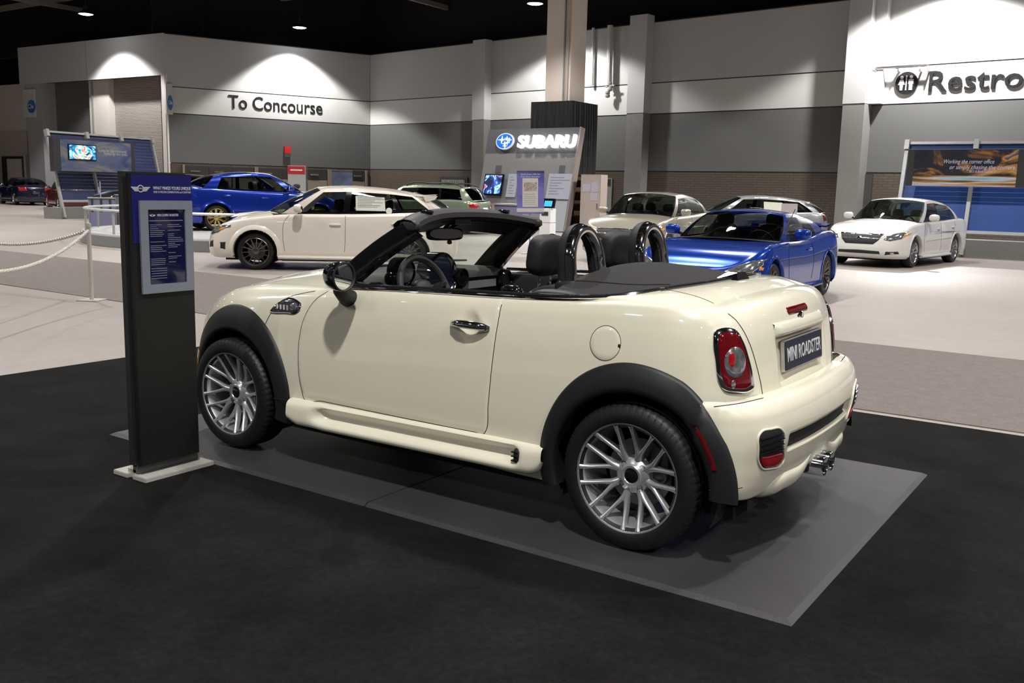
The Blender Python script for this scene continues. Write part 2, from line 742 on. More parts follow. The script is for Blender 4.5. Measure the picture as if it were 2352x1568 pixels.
CONCRETE = floormat('pale_concrete', (0.295, 0.255, 0.228), 0.10, 0.35, 6.0, 0.42, 0.05, 30)
BLACKCARPET = floormat('black_carpet', (0.008, 0.0076, 0.0072), 0.45, 2.2, 34, 0.95, 0.8, 180)
AISLECARPET = floormat('taupe_carpet', (0.17, 0.148, 0.135), 0.12, 60, 9, 0.95, 0.6, 160)
MATRUBBER = floormat('dark_rubber_mat', (0.036, 0.0345, 0.034), 0.16, 90, 3, 0.42, 0.25, 300)
WALLUP = mat('light_grey_wall', (0.42, 0.42, 0.41), 0.7, noise=0.02, nscale=0.6)
WALLBAND = mat('pale_wall_band', (0.50, 0.50, 0.485), 0.7, noise=0.02, nscale=0.6)
WALLMID = mat('mid_grey_wall', (0.115, 0.115, 0.114), 0.75, noise=0.03, nscale=0.6)
WALLBACK = mat('dark_joint', (0.06, 0.06, 0.06), 0.8, noise=0.05)
BRICK = brickmat('brown_block_wall', (0.072, 0.056, 0.042), (0.084, 0.066, 0.05), 1.0)
BEIGEWALL = mat('beige_wall', (0.58, 0.52, 0.47), 0.75, noise=0.03)
BLACKWALL = mat('black_ceiling_paint', (0.004, 0.004, 0.004), 0.9, noise=0.1)
TRUSS = mat('truss_paint', (0.22, 0.21, 0.19), 0.7, noise=0.1)
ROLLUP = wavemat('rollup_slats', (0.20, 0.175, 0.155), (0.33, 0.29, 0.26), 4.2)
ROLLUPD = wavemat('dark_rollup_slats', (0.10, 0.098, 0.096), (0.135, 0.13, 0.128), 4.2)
DOORBROWN = mat('brown_door', (0.23, 0.19, 0.15), 0.5, noise=0.05)
DOORDARK = mat('dark_transom', (0.035, 0.032, 0.030), 0.5, noise=0.1)
GREYDOOR = mat('grey_door', (0.25, 0.245, 0.23), 0.5, noise=0.04)


def struct(o):
    o['kind'] = 'structure'
    return o


floor = struct(MB().box2((-80, -30, -0.2), (35, 45, 0.0)).build('floor', CONCRETE, smooth=False))
tag(boxo('black_carpet', (-2.94, -14, 0), (14, 2.52, 0.006), BLACKCARPET),
    'plain black exhibition carpet under the cream convertible', 'carpet')
tag(boxo('aisle_carpet', (-62, 2.62, 0), (30, 5.8, 0.007), AISLECARPET),
    'taupe speckled carpet runner along the aisle behind the cream convertible', 'carpet')
# rubber platform mats, two tiles with sloped edges
for i, (x0, x1, lab) in enumerate(((-0.80, 1.228, 'dark rubber floor mat under the front of the cream convertible'),
                                   (1.236, 3.25, 'dark rubber floor mat under the rear of the cream convertible'))):
    y0, y1, b = -1.06, 1.20, 0.025
    V = [(x0, y0, 0.0062), (x1, y0, 0.0062), (x1, y1, 0.0062), (x0, y1, 0.0062)]
    l, r = (b, 0.002) if i == 0 else (0.002, b)
    V += [(x0 + l, y0 + b, 0.02), (x1 - r, y0 + b, 0.02), (x1 - r, y1 - b, 0.02), (x0 + l, y1 - b, 0.02)]
    mb = MB().add(V, [(0, 3, 2, 1), (4, 5, 6, 7), (0, 1, 5, 4), (1, 2, 6, 5), (2, 3, 7, 6), (3, 0, 4, 7)])
    tag(mb.build('platform_mat', MATRUBBER, smooth=False), lab, 'floor mat')


class VWall:
    """vertical wall plane from ground point p0 to p1; s runs along, n points to the hall"""

    def __init__(s, p0, p1):
        s.p0 = np.array([p0[0], p0[1], 0.0])
        d = np.array([p1[0] - p0[0], p1[1] - p0[1], 0.0])
        s.L = float(np.linalg.norm(d))
        s.d = d / s.L
        s.n = np.cross(s.d, [0, 0, 1.0])
        if np.dot(CAM_POS - s.p0, s.n) < 0:
            s.n = -s.n
        s.rz = math.atan2(s.d[1], s.d[0])

    def px(s, px, py, out=0.0):
        """pixel -> (s, z) on the wall (out: metres in front)"""
        d = CF + CR * (px - 1176) / FPX - CU * (py - 784) / FPX
        p0 = s.p0 + s.n * out
        t = np.dot(p0 - CAM_POS, s.n) / np.dot(d, s.n)
        q = CAM_POS + t * d
        return float(np.dot(q - p0, s.d)), float(q[2])

    def at(s, a, z, out=0.0):
        q = s.p0 + s.d * a + s.n * out
        return (float(q[0]), float(q[1]), z)

    def block(s, mb, s0, s1, z0, z1, o0, o1):
        """box between out distances o0..o1"""
        c = s.at((s0 + s1) / 2, (z0 + z1) / 2, (o0 + o1) / 2)
        return mb.box(c, (abs(s1 - s0), abs(o1 - o0), abs(z1 - z0)), rz=s.rz)

    def slab(s, name, s0, s1, z0, z1, o0, o1, m, parent=None):
        return s.block(MB(), s0, s1, z0, z1, o0, o1).build(name, m, parent, smooth=False)


C40, C375, C850, CB = U(40, 110, 2, 9), U(375, 75, 2, 9), U(850, 125, 2, 9), U(1930, 0, 2, 9)
WA = VWall(C375, C850)
WB = VWall(C850, C850 + (CB - C850) * 2.2)
WC = VWall(C40, C375)
BANDS = [(0.0, 2.45, BRICK, 'base_course'), (2.45, 5.0, WALLMID, 'wall_panel'), (5.0, 6.36, WALLBAND, 'wall_panel'), (6.36, 9.0, WALLUP, 'wall_panel')]


def banded(w, name, s0, s1, cuts=(), lean=0):
    root = struct(w.slab(name, s0, s1, 0, 9.0, -0.5, -0.03, WALLBACK))
    ed = [s0] + list(cuts) + [s1]
    for i in range(len(ed) - 1):
        for (z0, z1, m, nm) in BANDS:
            w.slab(nm, ed[i] + 0.01, ed[i + 1] - 0.01, z0 + 0.0, z1 - 0.05, -0.03, 0.0, m, root)
    return root


wall_left = banded(WA, 'wall_left', 0, WA.L)
cutsB = [WB.px(p, 250)[0] for p in (1100, 1297, 1460, 1948)]
wall_back = banded(WB, 'wall_back', 0, WB.L, cutsB)


def pilaster(p0, p1, out, ztop=9.0, name='trim_1'):
    a, b = WB.px(p0, 250, out)[0], WB.px(p1, 250, out)[0]
    o = struct(WB.slab(name, a, b, 0, 5.0, 0, out, mat('grey_block_pilaster', (0.17, 0.165, 0.155), 0.8, noise=0.06, nscale=1.5)))
    WB.slab('upper_casing', a - 0.01, b + 0.01, 5.0, ztop, 0, out + 0.02, WALLUP, o)
    return o, a, b


pilaster(1085, 1112, 0.5, 9.0, 'trim_1')
pilaster(1440, 1478, 0.55, 9.25, 'trim_2')
p3, pa, pb = pilaster(1935, 1985, 0.7, 13.0, 'trim_3')
# white casing column beside the restroom wall
a0 = WB.px(1990, 250, 0.35)[0]
struct(WB.slab('trim_4', a0, a0 + 0.5, 5.0, 13.0, 0, 0.35, WALLBAND))

# upper black walls and ceiling
struct(MB().box2((-85, -32, 12.4), (38, 48, 12.6)).build('ceiling', BLACKWALL, smooth=False))
struct(WB.slab('wall_upper_back', -2, WB.L, 9.0, 12.4, -1.6, -1.4, BLACKWALL))
struct(WA.slab('wall_upper_left', -0.2, WA.L + 2, 9.0, 12.4, -1.6, -1.4, BLACKWALL))
struct(WC.slab('wall_upper_far', -30, WC.L, 9.0, 12.4, -2.6, -2.4, BLACKWALL))
DIMWALL = mat('dim_far_wall', (0.16, 0.16, 0.16), 0.8, noise=0.05)
struct(boxo('wall_right', (33, -30, 0), (33.4, 45, 12.4), DIMWALL))
struct(boxo('wall_front', (-80, -30.4, 0), (33, -30, 12.4), DIMWALL))
struct(boxo('wall_far_left', (-80.4, -30, 0), (-80, 45, 12.4), BLACKWALL))
# ceiling beams
for i, y in enumerate(range(-20, 40, 6)):
    b_ = MB().bar((-75, y, 11.75), (30, y, 11.75), 0.22, 0.3)
    struct(b_.build('trim_beam', TRUSS, smooth=False))
for i, x in enumerate(range(-70, 30, 10)):
    b_ = MB().bar((x, -28, 11.3), (x, 40, 11.3), 0.18, 0.24)
    struct(b_.build('trim_beam', TRUSS, smooth=False))

# ---- wall C: header over two roll-up doors
sl, zl = WC.px(197, 130)
hdr = struct(WC.slab('wall_far', -0.0, WC.L, 6.95, 9.0, -0.6, -0.05, WALLBACK))
WC.slab('header_panel', 0.0, sl - 0.03, 6.9, 9.0, -0.05, 0.0, WALLUP, hdr)
WC.slab('header_panel', sl + 0.03, WC.L, 6.9, 9.0, -0.05, 0.0, WALLUP, hdr)
back = -1.0


def cs(px, out=back):
    return WC.px(px, 300, out)[0]


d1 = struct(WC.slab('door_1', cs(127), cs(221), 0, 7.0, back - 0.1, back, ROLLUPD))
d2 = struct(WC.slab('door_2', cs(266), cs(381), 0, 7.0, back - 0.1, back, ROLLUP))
WC.slab('door_guide', cs(377), cs(381), 0, 7.0, back, back + 0.15, DOORDARK, d2)
WHCOL = mat('white_column', (0.56, 0.52, 0.48), 0.7, noise=0.03)
c1 = struct(WC.slab('wall_pier', cs(221), cs(266), 0, 7.0, back - 0.2, back + 0.35, WHCOL))
WC.slab('conduit', cs(228), cs(231), 0, 6.9, back + 0.35, back + 0.42, GREYDOOR, c1)
struct(WC.slab('wall_pier', cs(95), cs(128), 0, 7.0, back - 0.2, back + 0.2, mat('grey_pier', (0.26, 0.26, 0.27), 0.7, noise=0.04)))
cA = struct(WC.slab('wall_pier', cs(60, 0), cs(95, 0), 0, 7.0, back, -0.1, mat('grey_pier2', (0.33, 0.33, 0.335), 0.7, noise=0.04)))
WC.slab('pier_panel', cs(60, -.1), cs(86, -.1), 5.0, 6.6, -0.1, -0.02, WALLBAND, cA)
struct(WC.slab('wall_far_lower', cs(-400, back), cs(62, back), 0, 7.1, back - 0.5, back, BEIGEWALL))
struct(WC.slab('wall_far_lower', cs(-400, back), cs(62, back), 0, 4.3, back, back + 0.04, mat('beige_lower', (0.45, 0.40, 0.35), 0.7, noise=0.03)))
struct(WC.slab('wall_end', WC.L - 0.35, WC.L + 0.05, 0, 6.95, -1.1, -0.02, WHCOL))
# low dark doorway at far left
dd = struct(WC.slab('door_3', cs(3, back), cs(62, back), 0, 2.75, back + 0.04, back + 0.1, DOORDARK))
WC.slab('door_leaf', cs(17, back), cs(50, back), 0, 2.6, back + 0.1, back + 0.16, BEIGEWALL, dd)
WC.slab('door_jamb', cs(61, back), cs(66, back), 0, 2.8, back + 0.05, back + 0.3, WALLBAND, dd)
BLUESIGN = mat('blue_sign', (0.03, 0.14, 0.36), 0.5, noise=0.03)
WHITEPR = mat('white_print', (0.8, 0.8, 0.8), 0.6, noise=0.02)
BLACKPR = mat('black_letters', (0.012, 0.012, 0.014), 0.4, noise=0.05)


def wdisc(w, px, py, r, out, m, name, label, cat):
    a, z = w.px(px, py, out)
    root = MB()
    n = 32
    P = []
    for k in range(n):
        t = 2 * math.pi * k / n
        P.append(w.at(a + r * math.cos(t), z + r * math.sin(t), out))
    dv = w.n * 0.06
    root.prism(P, (0, 0, 0), tuple(dv))
    o = root.build(name, m, smooth=False)
    return tag(o, label, cat), a, z


def wright(w):
    d = w.d if np.dot(w.d, CR) > 0 else -w.d
    return tuple(d)


o, a, z = wdisc(WC, 73, 245, 0.36, 0.0, BLUESIGN, 'bay_sign', 'round blue bay number sign on the pale pier panel beside the far doorway', 'sign')
text_obj('lettering', 'C3e', 0.36, WHITEPR, WC.at(a, z, 0.075), wright(WC), (0, 0, 1), o, align='CENTER')
# C4 board on the end of wall A
b_ = WA.slab('bay_board', WA.px(383, 220, 0.3)[0], WA.px(398, 220, 0.3)[0], 4.9, 6.45, 0.02, 0.12, WALLBAND)
tag(b_, 'narrow white board with a blue disc beside the lit roll-up door', 'sign')
a, z = WA.px(391, 236, 0.13)
P = [WA.at(a + 0.13 * math.cos(2 * math.pi * k / 28), z + 0.38 * math.sin(2 * math.pi * k / 28), 0.12) for k in range(28)]
MB().prism(P, (0, 0, 0), tuple(WA.n * 0.02)).build('sign_disc', BLUESIGN, b_, smooth=False)
text_obj('lettering', 'C4e', 0.3, WHITEPR, WA.at(a - .09, z, 0.15), wright(WA), (0, 0, 1), b_, width=.18)

# ---- lettering on the walls
def wtext(w, s, pxl, pxr, pyl, pyr, size, name, label, m=BLACKPR, ext=0.014, bold=0.004):
    a0, z0 = w.px(pxl, pyl, 0.1)
    a1, z1 = w.px(pxr, pyr, 0.1)
    z = (z0 + z1) / 2
    return tag(text_obj(name, s, size, m, w.at(a0, z, 0.016), wright(w), (0, 0, 1), None, ext, bold, width=abs(a1 - a0)), label, 'sign')


wtext(WA, 'To Concourse', 526, 741, 235, 249, 1.02, 'wall_lettering', 'raised black lettering reading To Concourse on the lit wall')
o, a, z = wdisc(WB, 2083, 191, 0.41, 0.02, BLACKPR, 'restroom_symbol', 'round black restroom symbol sign on the white wall band', 'sign')
fig = MB()
def fpoly(pts):
    P = [WB.at(a + s * x, z + y, 0.09) for x, y in pts]
    fig.prism(P, (0, 0, 0), tuple(WB.n * 0.012))
s = 1.0 if np.dot(WB.d, CR) > 0 else -1.0
fpoly([(-.02, -.26), (.02, -.26), (.02, .27), (-.02, .27)])
for cx, fem in ((-.17, True), (.17, False)):
    fpoly([(cx + .06 * math.cos(t * math.pi / 6), .21 + .06 * math.sin(t * math.pi / 6)) for t in range(12)])
    if fem:
        fpoly([(cx - .06, .13), (cx + .06, .13), (cx + .12, -.06), (cx - .12, -.06)])
        fpoly([(cx - .06, -.06), (cx + .06, -.06), (cx + .04, -.26), (cx - .04, -.26)])
    else:
        fpoly([(cx - .09, .13), (cx + .09, .13), (cx + .09, -.04), (cx - .09, -.04)])
        fpoly([(cx - .06, -.04), (cx + .06, -.04), (cx + .06, -.26), (cx - .06, -.26)])
fig.build('pictogram', WHITEPR, o, smooth=False)
a0, z0 = WB.px(2127, 190, 0.1)
tag(text_obj('wall_lettering', 'Restrooms', 1.06, BLACKPR, WB.at(a0, z0, 0.034), wright(WB), (0, 0, 1), None, 0.032, 0.004, wx=1.12),
    'raised black lettering reading Restrooms on the white wall band', 'sign')

# ---- things on the walls
a, z = WA.px(659, 345)
al = tag(WA.slab('alarm_box', a - 0.19, a + 0.19, z - 0.16, z + 0.2, 0.001, 0.16, mat('alarm_red', (0.62, 0.03, 0.03), 0.4, noise=0.05)),
         'red fire alarm box on the grey wall under the lettering', 'alarm')
WA.slab('alarm_grille', a - 0.15, a + 0.15, z - 0.36, z - 0.17, 0.001, 0.06, mat('grey_print', (0.28, 0.26, 0.26), 0.6), al)
# bank of doors in wall A
nd = 4
for (pa_, pb_, nl) in ((424, 584, 3), (592, 752, 3), (760, 838, 2)):
    s0, s1 = WA.px(pa_, 400)[0], WA.px(pb_, 400)[0]
    dr = struct(WA.slab('door_%d' % nd, s0, s1, 0.0, 2.28, 0.0, 0.03, DOORDARK))
    nd += 1
    for k in range(nl):
        u0, u1 = s0 + (s1 - s0) * k / nl + 0.04, s0 + (s1 - s0) * (k + 1) / nl - 0.04
        lf = WA.slab('door_leaf', u0, u1, 0.0, 1.72, 0.03, 0.06, DOORBROWN, dr)
        WA.slab('transom', u0, u1, 1.76, 2.22, 0.03, 0.05, DOORDARK, dr)
        WA.slab('door_closer', u0 + 0.25, u0 + 0.75, 1.98, 2.06, 0.05, 0.12, SILVER, dr)
        WA.slab('push_bar', u0 + 0.1, u1 - 0.1, 1.0, 1.06, 0.06, 0.14, SILVER, lf)
    WA.slab('door_jamb', s0 - 0.12, s0, 0.0, 2.36, 0.0, 0.12, DOORBROWN, dr)
    WA.slab('door_jamb', s1, s1 + 0.12, 0.0, 2.36, 0.0, 0.12, DOORBROWN, dr)
# louvred grille, doors in wall B
s0, s1 = WB.px(1013, 400)[0], WB.px(1076, 400)[0]
vg = tag(WB.slab('vent_grille', s0, s1, 0.4, 2.05, 0.0, 0.08, DOORDARK), 'dark framed louvre grille in the brown block wall', 'vent')
for k in range(14):
    u = s0 + 0.15 + (s1 - s0 - 0.3) * (k + 0.5) / 14
    WB.slab('louvre', u - 0.035, u + 0.035, 0.5, 1.9, 0.08, 0.13, GREYDOOR, vg)
g1 = struct(WB.slab('door_%d' % nd, WB.px(1386, 430)[0], WB.px(1407, 430)[0], 0, 2.1, 0.0, 0.06, GREYDOOR)); nd += 1
WB.slab('door_window', WB.px(1389, 430)[0], WB.px(1404, 430)[0], 1.75, 2.05, 0.06, 0.08, DOORDARK, g1)
g2 = struct(WB.slab('door_%d' % nd, WB.px(1955, 430)[0], WB.px(2004, 430)[0], 0, 2.42, 0.0, 0.05, DOORDARK)); nd += 1
WB.slab('door_leaf', WB.px(1982, 430)[0], WB.px(2003, 430)[0], 0, 2.35, 0.05, 0.09, mat('dark_olive_door', (0.05, 0.047, 0.042), 0.5), g2)
# pipes on wall B
def wpipe(px0, py0, px1, py1, r, out, name, label, m=WALLBAND, z0=None, z1=None):
    a0, q0 = WB.px(px0, py0, out)
    a1, q1 = WB.px(px1, py1, out)
    return tag(MB().tube([WB.at(a0, z0 or q0, out), WB.at(a1, z1 or q1, out)], r, 10).build(name, m), label, 'pipe')
wpipe(1363, 60, 1360, 196, 0.07, 0.15, 'wall_pipe', 'thin pale pipe running down the wall beside the beige column', WALLUP, z0=9.0)
pp = wpipe(1402, 58, 1399, 196, 0.14, 0.25, 'wall_pipe', 'thick pale pipe ending in a valve cluster on the back wall', WALLUP, z0=9.0)
a, z = WB.px(1401, 204, 0.3)
vm = MB()
for k in range(5):
    vm.superell(WB.at(a + random.uniform(-.12, .12), z + 0.25 - k * 0.14, 0.3 + random.uniform(-.05, .1)), (0.11, 0.11, 0.09), 0.8, 0.8, 10, 6)
vm.tube([WB.at(a - .25, z + .1, .3), WB.at(a + .25, z + .14, .3)], 0.035, 8)
vm.build('valve_cluster', GREYDOOR, pp)
hp = wpipe(2007, 157, 2132, 149, 0.06, 0.35, 'wall_pipe', 'horizontal pale conduit bar above the restroom symbol', SILVER)
for p in (2012, 2060, 2110, 2128):
    a, z = WB.px(p, 156, 0.35)
    MB().box(WB.at(a, z - 0.06, 0.2), (0.06, 0.36, 0.1), rz=WB.rz).build('bracket', GREYDOOR, hp, smooth=False)
wpipe(1988, 0, 1984, 160, 0.16, 0.55, 'wall_pipe', 'thick white pipe beside the restroom lettering wall', WALLBAND, z0=12)


# ---- column with black drape
def DP(px, depth, py=437):
    d = CF + CR * (px - 1176) / FPX - CU * (py - 784) / FPX
    return CAM_POS + d * depth


K = DP(1309, 36.5)
cx, cy = K[0] - 0.95, K[1] + 0.95
colm = struct(MB().box2((cx - .56, cy - .56, 0), (cx + .56, cy + .56, 12.4)).build('column', mat('beige_column', (0.72, 0.62, 0.54), 0.7, noise=0.03), smooth=False))
MB().tube([(cx + 0.45, cy - 0.64, 3), (cx + .45, cy - .64, 12)], 0.07, 8).build('conduit', mat('beige_conduit', (0.40, 0.36, 0.32), 0.6), colm)
MB().tube([(cx + 0.3, cy - 0.62, 3), (cx + .3, cy - .62, 12)], 0.035, 8).build('conduit', GREYDOOR, colm)
DRAPE = mat('black_drape', (0.014, 0.013, 0.013), 0.85, noise=0.25, nscale=6)
dm = MB()
G = []
N = 220
per = [(-.95, -.95), (.95, -.95), (.95, .95), (-.95, .95)]
for k in range(N):
    t = 4 * k / N
    i = int(t) % 4
    f = t - int(t)
    p = np.array(per[i]) * (1 - f) + np.array(per[(i + 1) % 4]) * f
    nrm = np.array([(0, -1), (1, 0), (0, 1), (-1, 0)][i], float)
    am = 0.035 * math.sin(k * 1.15) + 0.02 * math.sin(k * 0.53)
    col = []
    for z in (0.02, 1.2, 2.6, 4.0, 4.86):
        q = p + nrm * am * (1.0 if z < 4.5 else 0.4)
        col.append((cx + q[0], cy + q[1], z))
    G.append(col)
dm.grid(G, closed_u=True)
tag(dm.build('column_drape', DRAPE), 'tall black pleated drape box wrapped around the beige column', 'drape')
MB().add([(cx + a, cy + b, 4.85) for a, b in per], [(0, 1, 2, 3)]).build('drape_top', DRAPE, bpy.data.objects['column_drape'], smooth=False)

# ---- pendant lamps
LENS = mat('lamp_lens', (1, 1, 1), 0.5, emit=(0.96, 0.97, 1.0), estr=28.0)
SHADE = mat('lamp_shade', (0.03, 0.03, 0.035), 0.4, 0.5, noise=0.05)
for i, (x, y, z) in enumerate(LAMPS):
    if i == 0:
        lp = thing('pendant_lamp', 'round high bay lamp hanging from the black ceiling', 'lamp', (x, y, z), 0, 'high bay lamps in the hall')
        MB().lathe([(0.05, 0.42), (0.13, 0.40), (0.15, 0.18), (0.37, 0.02), (0.38, -0.02), (0.36, -0.02)], 20, 'Z').build('shade', SHADE, lp)
        MB().lathe([(0.0, -0.05), (0.25, -0.04), (0.355, 0.0), (0.0, 0.0)], 20, 'Z').build('lens', LENS, lp)
        MB().tube([(0, 0, 0.4), (0, 0, 1.25)], 0.015, 6).build('rod', SHADE, lp)
    else:
        c = copy_tree(lp)
        c.location = (x, y, z)
        own = {len(LAMPS) - 5: 'lit high bay lamp hanging before the To Concourse wall', len(LAMPS) - 4: 'lit high bay lamp hanging above the roll-up doors',
               len(LAMPS) - 3: 'lit high bay lamp hanging beside the beige column', len(LAMPS) - 2: 'lit high bay lamp hanging past the end of the door header',
               len(LAMPS) - 1: 'lit high bay lamp hanging above the restroom lettering'}.get(i)
        if own:
            c['label'] = own

# ------------------------------------------------------------------ cream convertible
CREAM = mat('cream_paint', (0.80, 0.755, 0.60), 0.32, 0.0, coat=1.0, noise=0.01, nscale=700)
GAP = mat('panel_gap', (0.012, 0.011, 0.010), 0.8)
TRIM = mat('belt_trim', (0.02, 0.02, 0.022), 0.15, 0.2, coat=0.8)


def shell_grid(cols, nu, nv, levels_of):
    """cols: list of column dicts -> dense half grid [u][v] of (x, w, z)"""
    net = np.array([levels_of(c) for c in cols])          # [col][level][3]
    plan = np.array([(c['x'], c['w']) for c in cols])
    t = np.concatenate([[0], np.cumsum(np.linalg.norm(np.diff(plan, axis=0), axis=1))])
    # chord-length samples, denser at the ends
    tq = []
    for i in range(len(t) - 1):
        k = max(2, int(round((t[i + 1] - t[i]) * nu)))
        tq += list(np.linspace(t[i], t[i + 1], k, endpoint=False))
    tq.append(t[-1])
    A = crs(net, tq, t)                                   # [u][level][3]
    out = []
    for row in A:
        tv = np.concatenate([[0], np.cumsum(np.maximum(np.linalg.norm(np.diff(row, axis=0), axis=1), 1e-4))])
        q = np.linspace(0, len(tv) - 1, nv)
        tqv = np.interp(q, np.arange(len(tv)), tv)
        out.append(crs(row, tqv, tv))
    return np.array(out)


T_SIDE = ([.00, .075, .28, .46, .63, .78, .895, .955, .99, 1.0], [.045, .015, .0, .0, .007, .020, .040, .056, .074, .10])
T_FEN = ([.00, .08, .30, .50, .66, .79, .89, .95, .985, 1.0], [.045, .015, .0, .0, .010, .03, .065, .105, .155, .21])
T_REAR = ([.00, .07, .26, .46, .63, .75, .86, .935, .982, 1.0], [.09, .05, .004, .0, .010, .026, .048, .078, .125, .19])
T_FRONT = ([.00, .12, .32, .50, .64, .76, .86, .93, .975, 1.0], [.06, .03, .0, .0, .01, .02, .04, .06, .09, .14])


def mini_levels(c):
    wr, wf, wn = c.get('r', 0), c.get('f', 0), c.get('n', 0)
    ws = 1 - wr - wf - wn
    fz = ws * np.array(T_SIDE[0]) + wr * np.array(T_REAR[0]) + wf * np.array(T_FRONT[0]) + wn * np.array(T_FEN[0])
    ins = ws * np.array(T_SIDE[1]) + wr * np.array(T_REAR[1]) + wf * np.array(T_FRONT[1]) + wn * np.array(T_FEN[1])
    d = np.array(c['d'], float)
    d /= np.linalg.norm(d)
    zb = c.get('zb', 0.20)
    L = []
    for a, i in zip(fz, ins):
        L.append((c['x'] - d[0] * i, max(0.0, c['w'] - d[1] * i), zb + (c['zt'] - zb) * a))
    return L


mc = [dict(x=2.920, w=0, d=(1, 0), r=1, zt=1.046), dict(x=2.916, w=.22, d=(1, .02), r=1, zt=1.044),
      dict(x=2.902, w=.42, d=(.98, .15), r=1, zt=1.038), dict(x=2.872, w=.575, d=(.85, .45), r=.97, zt=1.030),
      dict(x=2.820, w=.683, d=(.62, .75), r=.75, zt=1.024), dict(x=2.735, w=.757, d=(.32, .93), r=.42, zt=1.022),
      dict(x=2.61, w=.798, d=(.1, 1), r=.14, zt=1.024), dict(x=2.40, w=.815, d=(0, 1), zt=1.020),
      dict(x=2.10, w=.813, d=(0, 1), zt=1.000), dict(x=1.75, w=.808, d=(0, 1), zt=.982), dict(x=1.3, w=.806, d=(0, 1), zt=.968),
      dict(x=.95, w=.804, d=(0, 1), zt=.955), dict(x=.62, w=.802, d=(0, 1), n=.35, zt=.940), dict(x=.30, w=.799, d=(0, 1), n=.8, zt=.928),
      dict(x=0, w=.792, d=(0, 1), n=1, zt=.905), dict(x=-.22, w=.765, d=(-.16, .98), n=.85, f=.15, zt=.865),
      dict(x=-.40, w=.70, d=(-.45, .9), n=.6, f=.4, zt=.81), dict(x=-.53, w=.58, d=(-.75, .65), n=.25, f=.75, zt=.765),
      dict(x=-.60, w=.42, d=(-.93, .35), f=1, zt=.735), dict(x=-.645, w=.22, d=(-1, .1), f=1, zt=.72), dict(x=-.655, w=0, d=(-1, 0), f=1, zt=.72)]
MT = 0.02
mini = thing('convertible_car', 'cream two-seat convertible with black wheel arches and folded black roof on the rubber mat', 'car', (0, 0, MT), 0)
HG = shell_grid(mc, 60, 60, mini_levels)
AR, AZ = 0.372, 0.308


def plate_recess(x, y, z):
    """bowl for the number plate in the boot lid"""
    if x < 2.7:
        return 0.0
    def sm(a, lo, hi):
        t = min(max((a - lo) / (hi - lo), 0), 1)
        return t * t * (3 - 2 * t)
    k = sm(abs(y), .335, .305) if False else (1 - sm(abs(y), .30, .325))
    k *= sm(z, .665, .70) * (1 - sm(z, .872, .888))
    return 0.020 * k


def grid_to_mb(HG, hole=None, post=None):
    mb = MB()
    ni, nj = HG.shape[:2]
    for sg in (-1, 1):
        vs = []
        for i in range(ni):
            for j in range(nj):
                x, w, z = HG[i, j]
                y = sg * w
                if post:
                    x = x - post(x, y, z)
                vs.append((x, y, z))
        fs = []
        for i in range(ni - 1):
            for j in range(nj - 1):
                q = (i * nj + j, (i + 1) * nj + j, (i + 1) * nj + j + 1, i * nj + j + 1)
                if hole:
                    cxx = sum(vs[k][0] for k in q) / 4
                    cyy = sum(vs[k][1] for k in q) / 4
                    czz = sum(vs[k][2] for k in q) / 4
                    if hole(cxx, cyy, czz):
                        continue
                fs.append(q if sg < 0 else q[::-1])
        mb.add(vs, fs)
    return mb


full = grid_to_mb(HG)
S = Surf(full)
body_mb = grid_to_mb(HG, hole=lambda x, y, z: abs(y) > .4 and min(math.hypot(x, z - AZ), math.hypot(x - 2.467, z - AZ)) < AR + .03 or (x > 2.8 and z < .60 and abs(y) < .76) or (abs(y) > .7 and math.hypot((x - 1.622) / .060, (z - .846) / .066) < 1.15), post=plate_recess)
body = body_mb.build('body_shell', CREAM, mini, angle=60)
SR = Surf(grid_to_mb(HG, post=plate_recess))

# edge curve (last level) as functions of x
edge = HG[:, -1, :]
e_side = edge[(edge[:, 0] < 2.75) & (edge[:, 0] > -.5)]
e_side = e_side[np.argsort(e_side[:, 0])]


def edge_at(x):
    return float(np.interp(x, e_side[:, 0], e_side[:, 1])), float(np.interp(x, e_side[:, 0], e_side[:, 2]))


# bonnet
hood_zc = [(-.60, .735), (-.5, .80), (-.36, .868), (-.2, .915), (0, .95), (.2, .975), (.4, .99), (.6, 1.0), (.7, 1.0)]
hx, hz = zip(*hood_zc)
G = []
for x in np.linspace(-.56, .66, 50):
    xe = max(x, -.49)
    we, ze = edge_at(xe)
    if x < -.49:
        fr = (x + .56) / .07
        we = we * (.6 + .4 * fr)
    zc = np.interp(x, hx, hz)
    row = []
    for k in np.linspace(-1, 1, 41):
        w = we * k
        bul = .012 * math.exp(-((abs(k) - .0) / .45) ** 4)
        row.append((x - .0 + .10 * (1 - k * k) * (-1 if x > .5 else 0) * (x - .5) / .16, w, ze + (zc - ze) * (1 - abs(k) ** 2.3) + bul * (0 if x < -.3 else 1)))
    G.append(row)
hood = MB().grid(G).build('bonnet', CREAM, mini, angle=60)
# bonnet shut line down to the wheel arch, scuttle panel
for sg in (-1, 1):
    S.line([(.245, .70), (.27, .755), (.315, .82), (.38, .868), (.46, .893), (.56, .915)], 'y', sg, .0022, n=26).build('shut_line', GAP, mini)

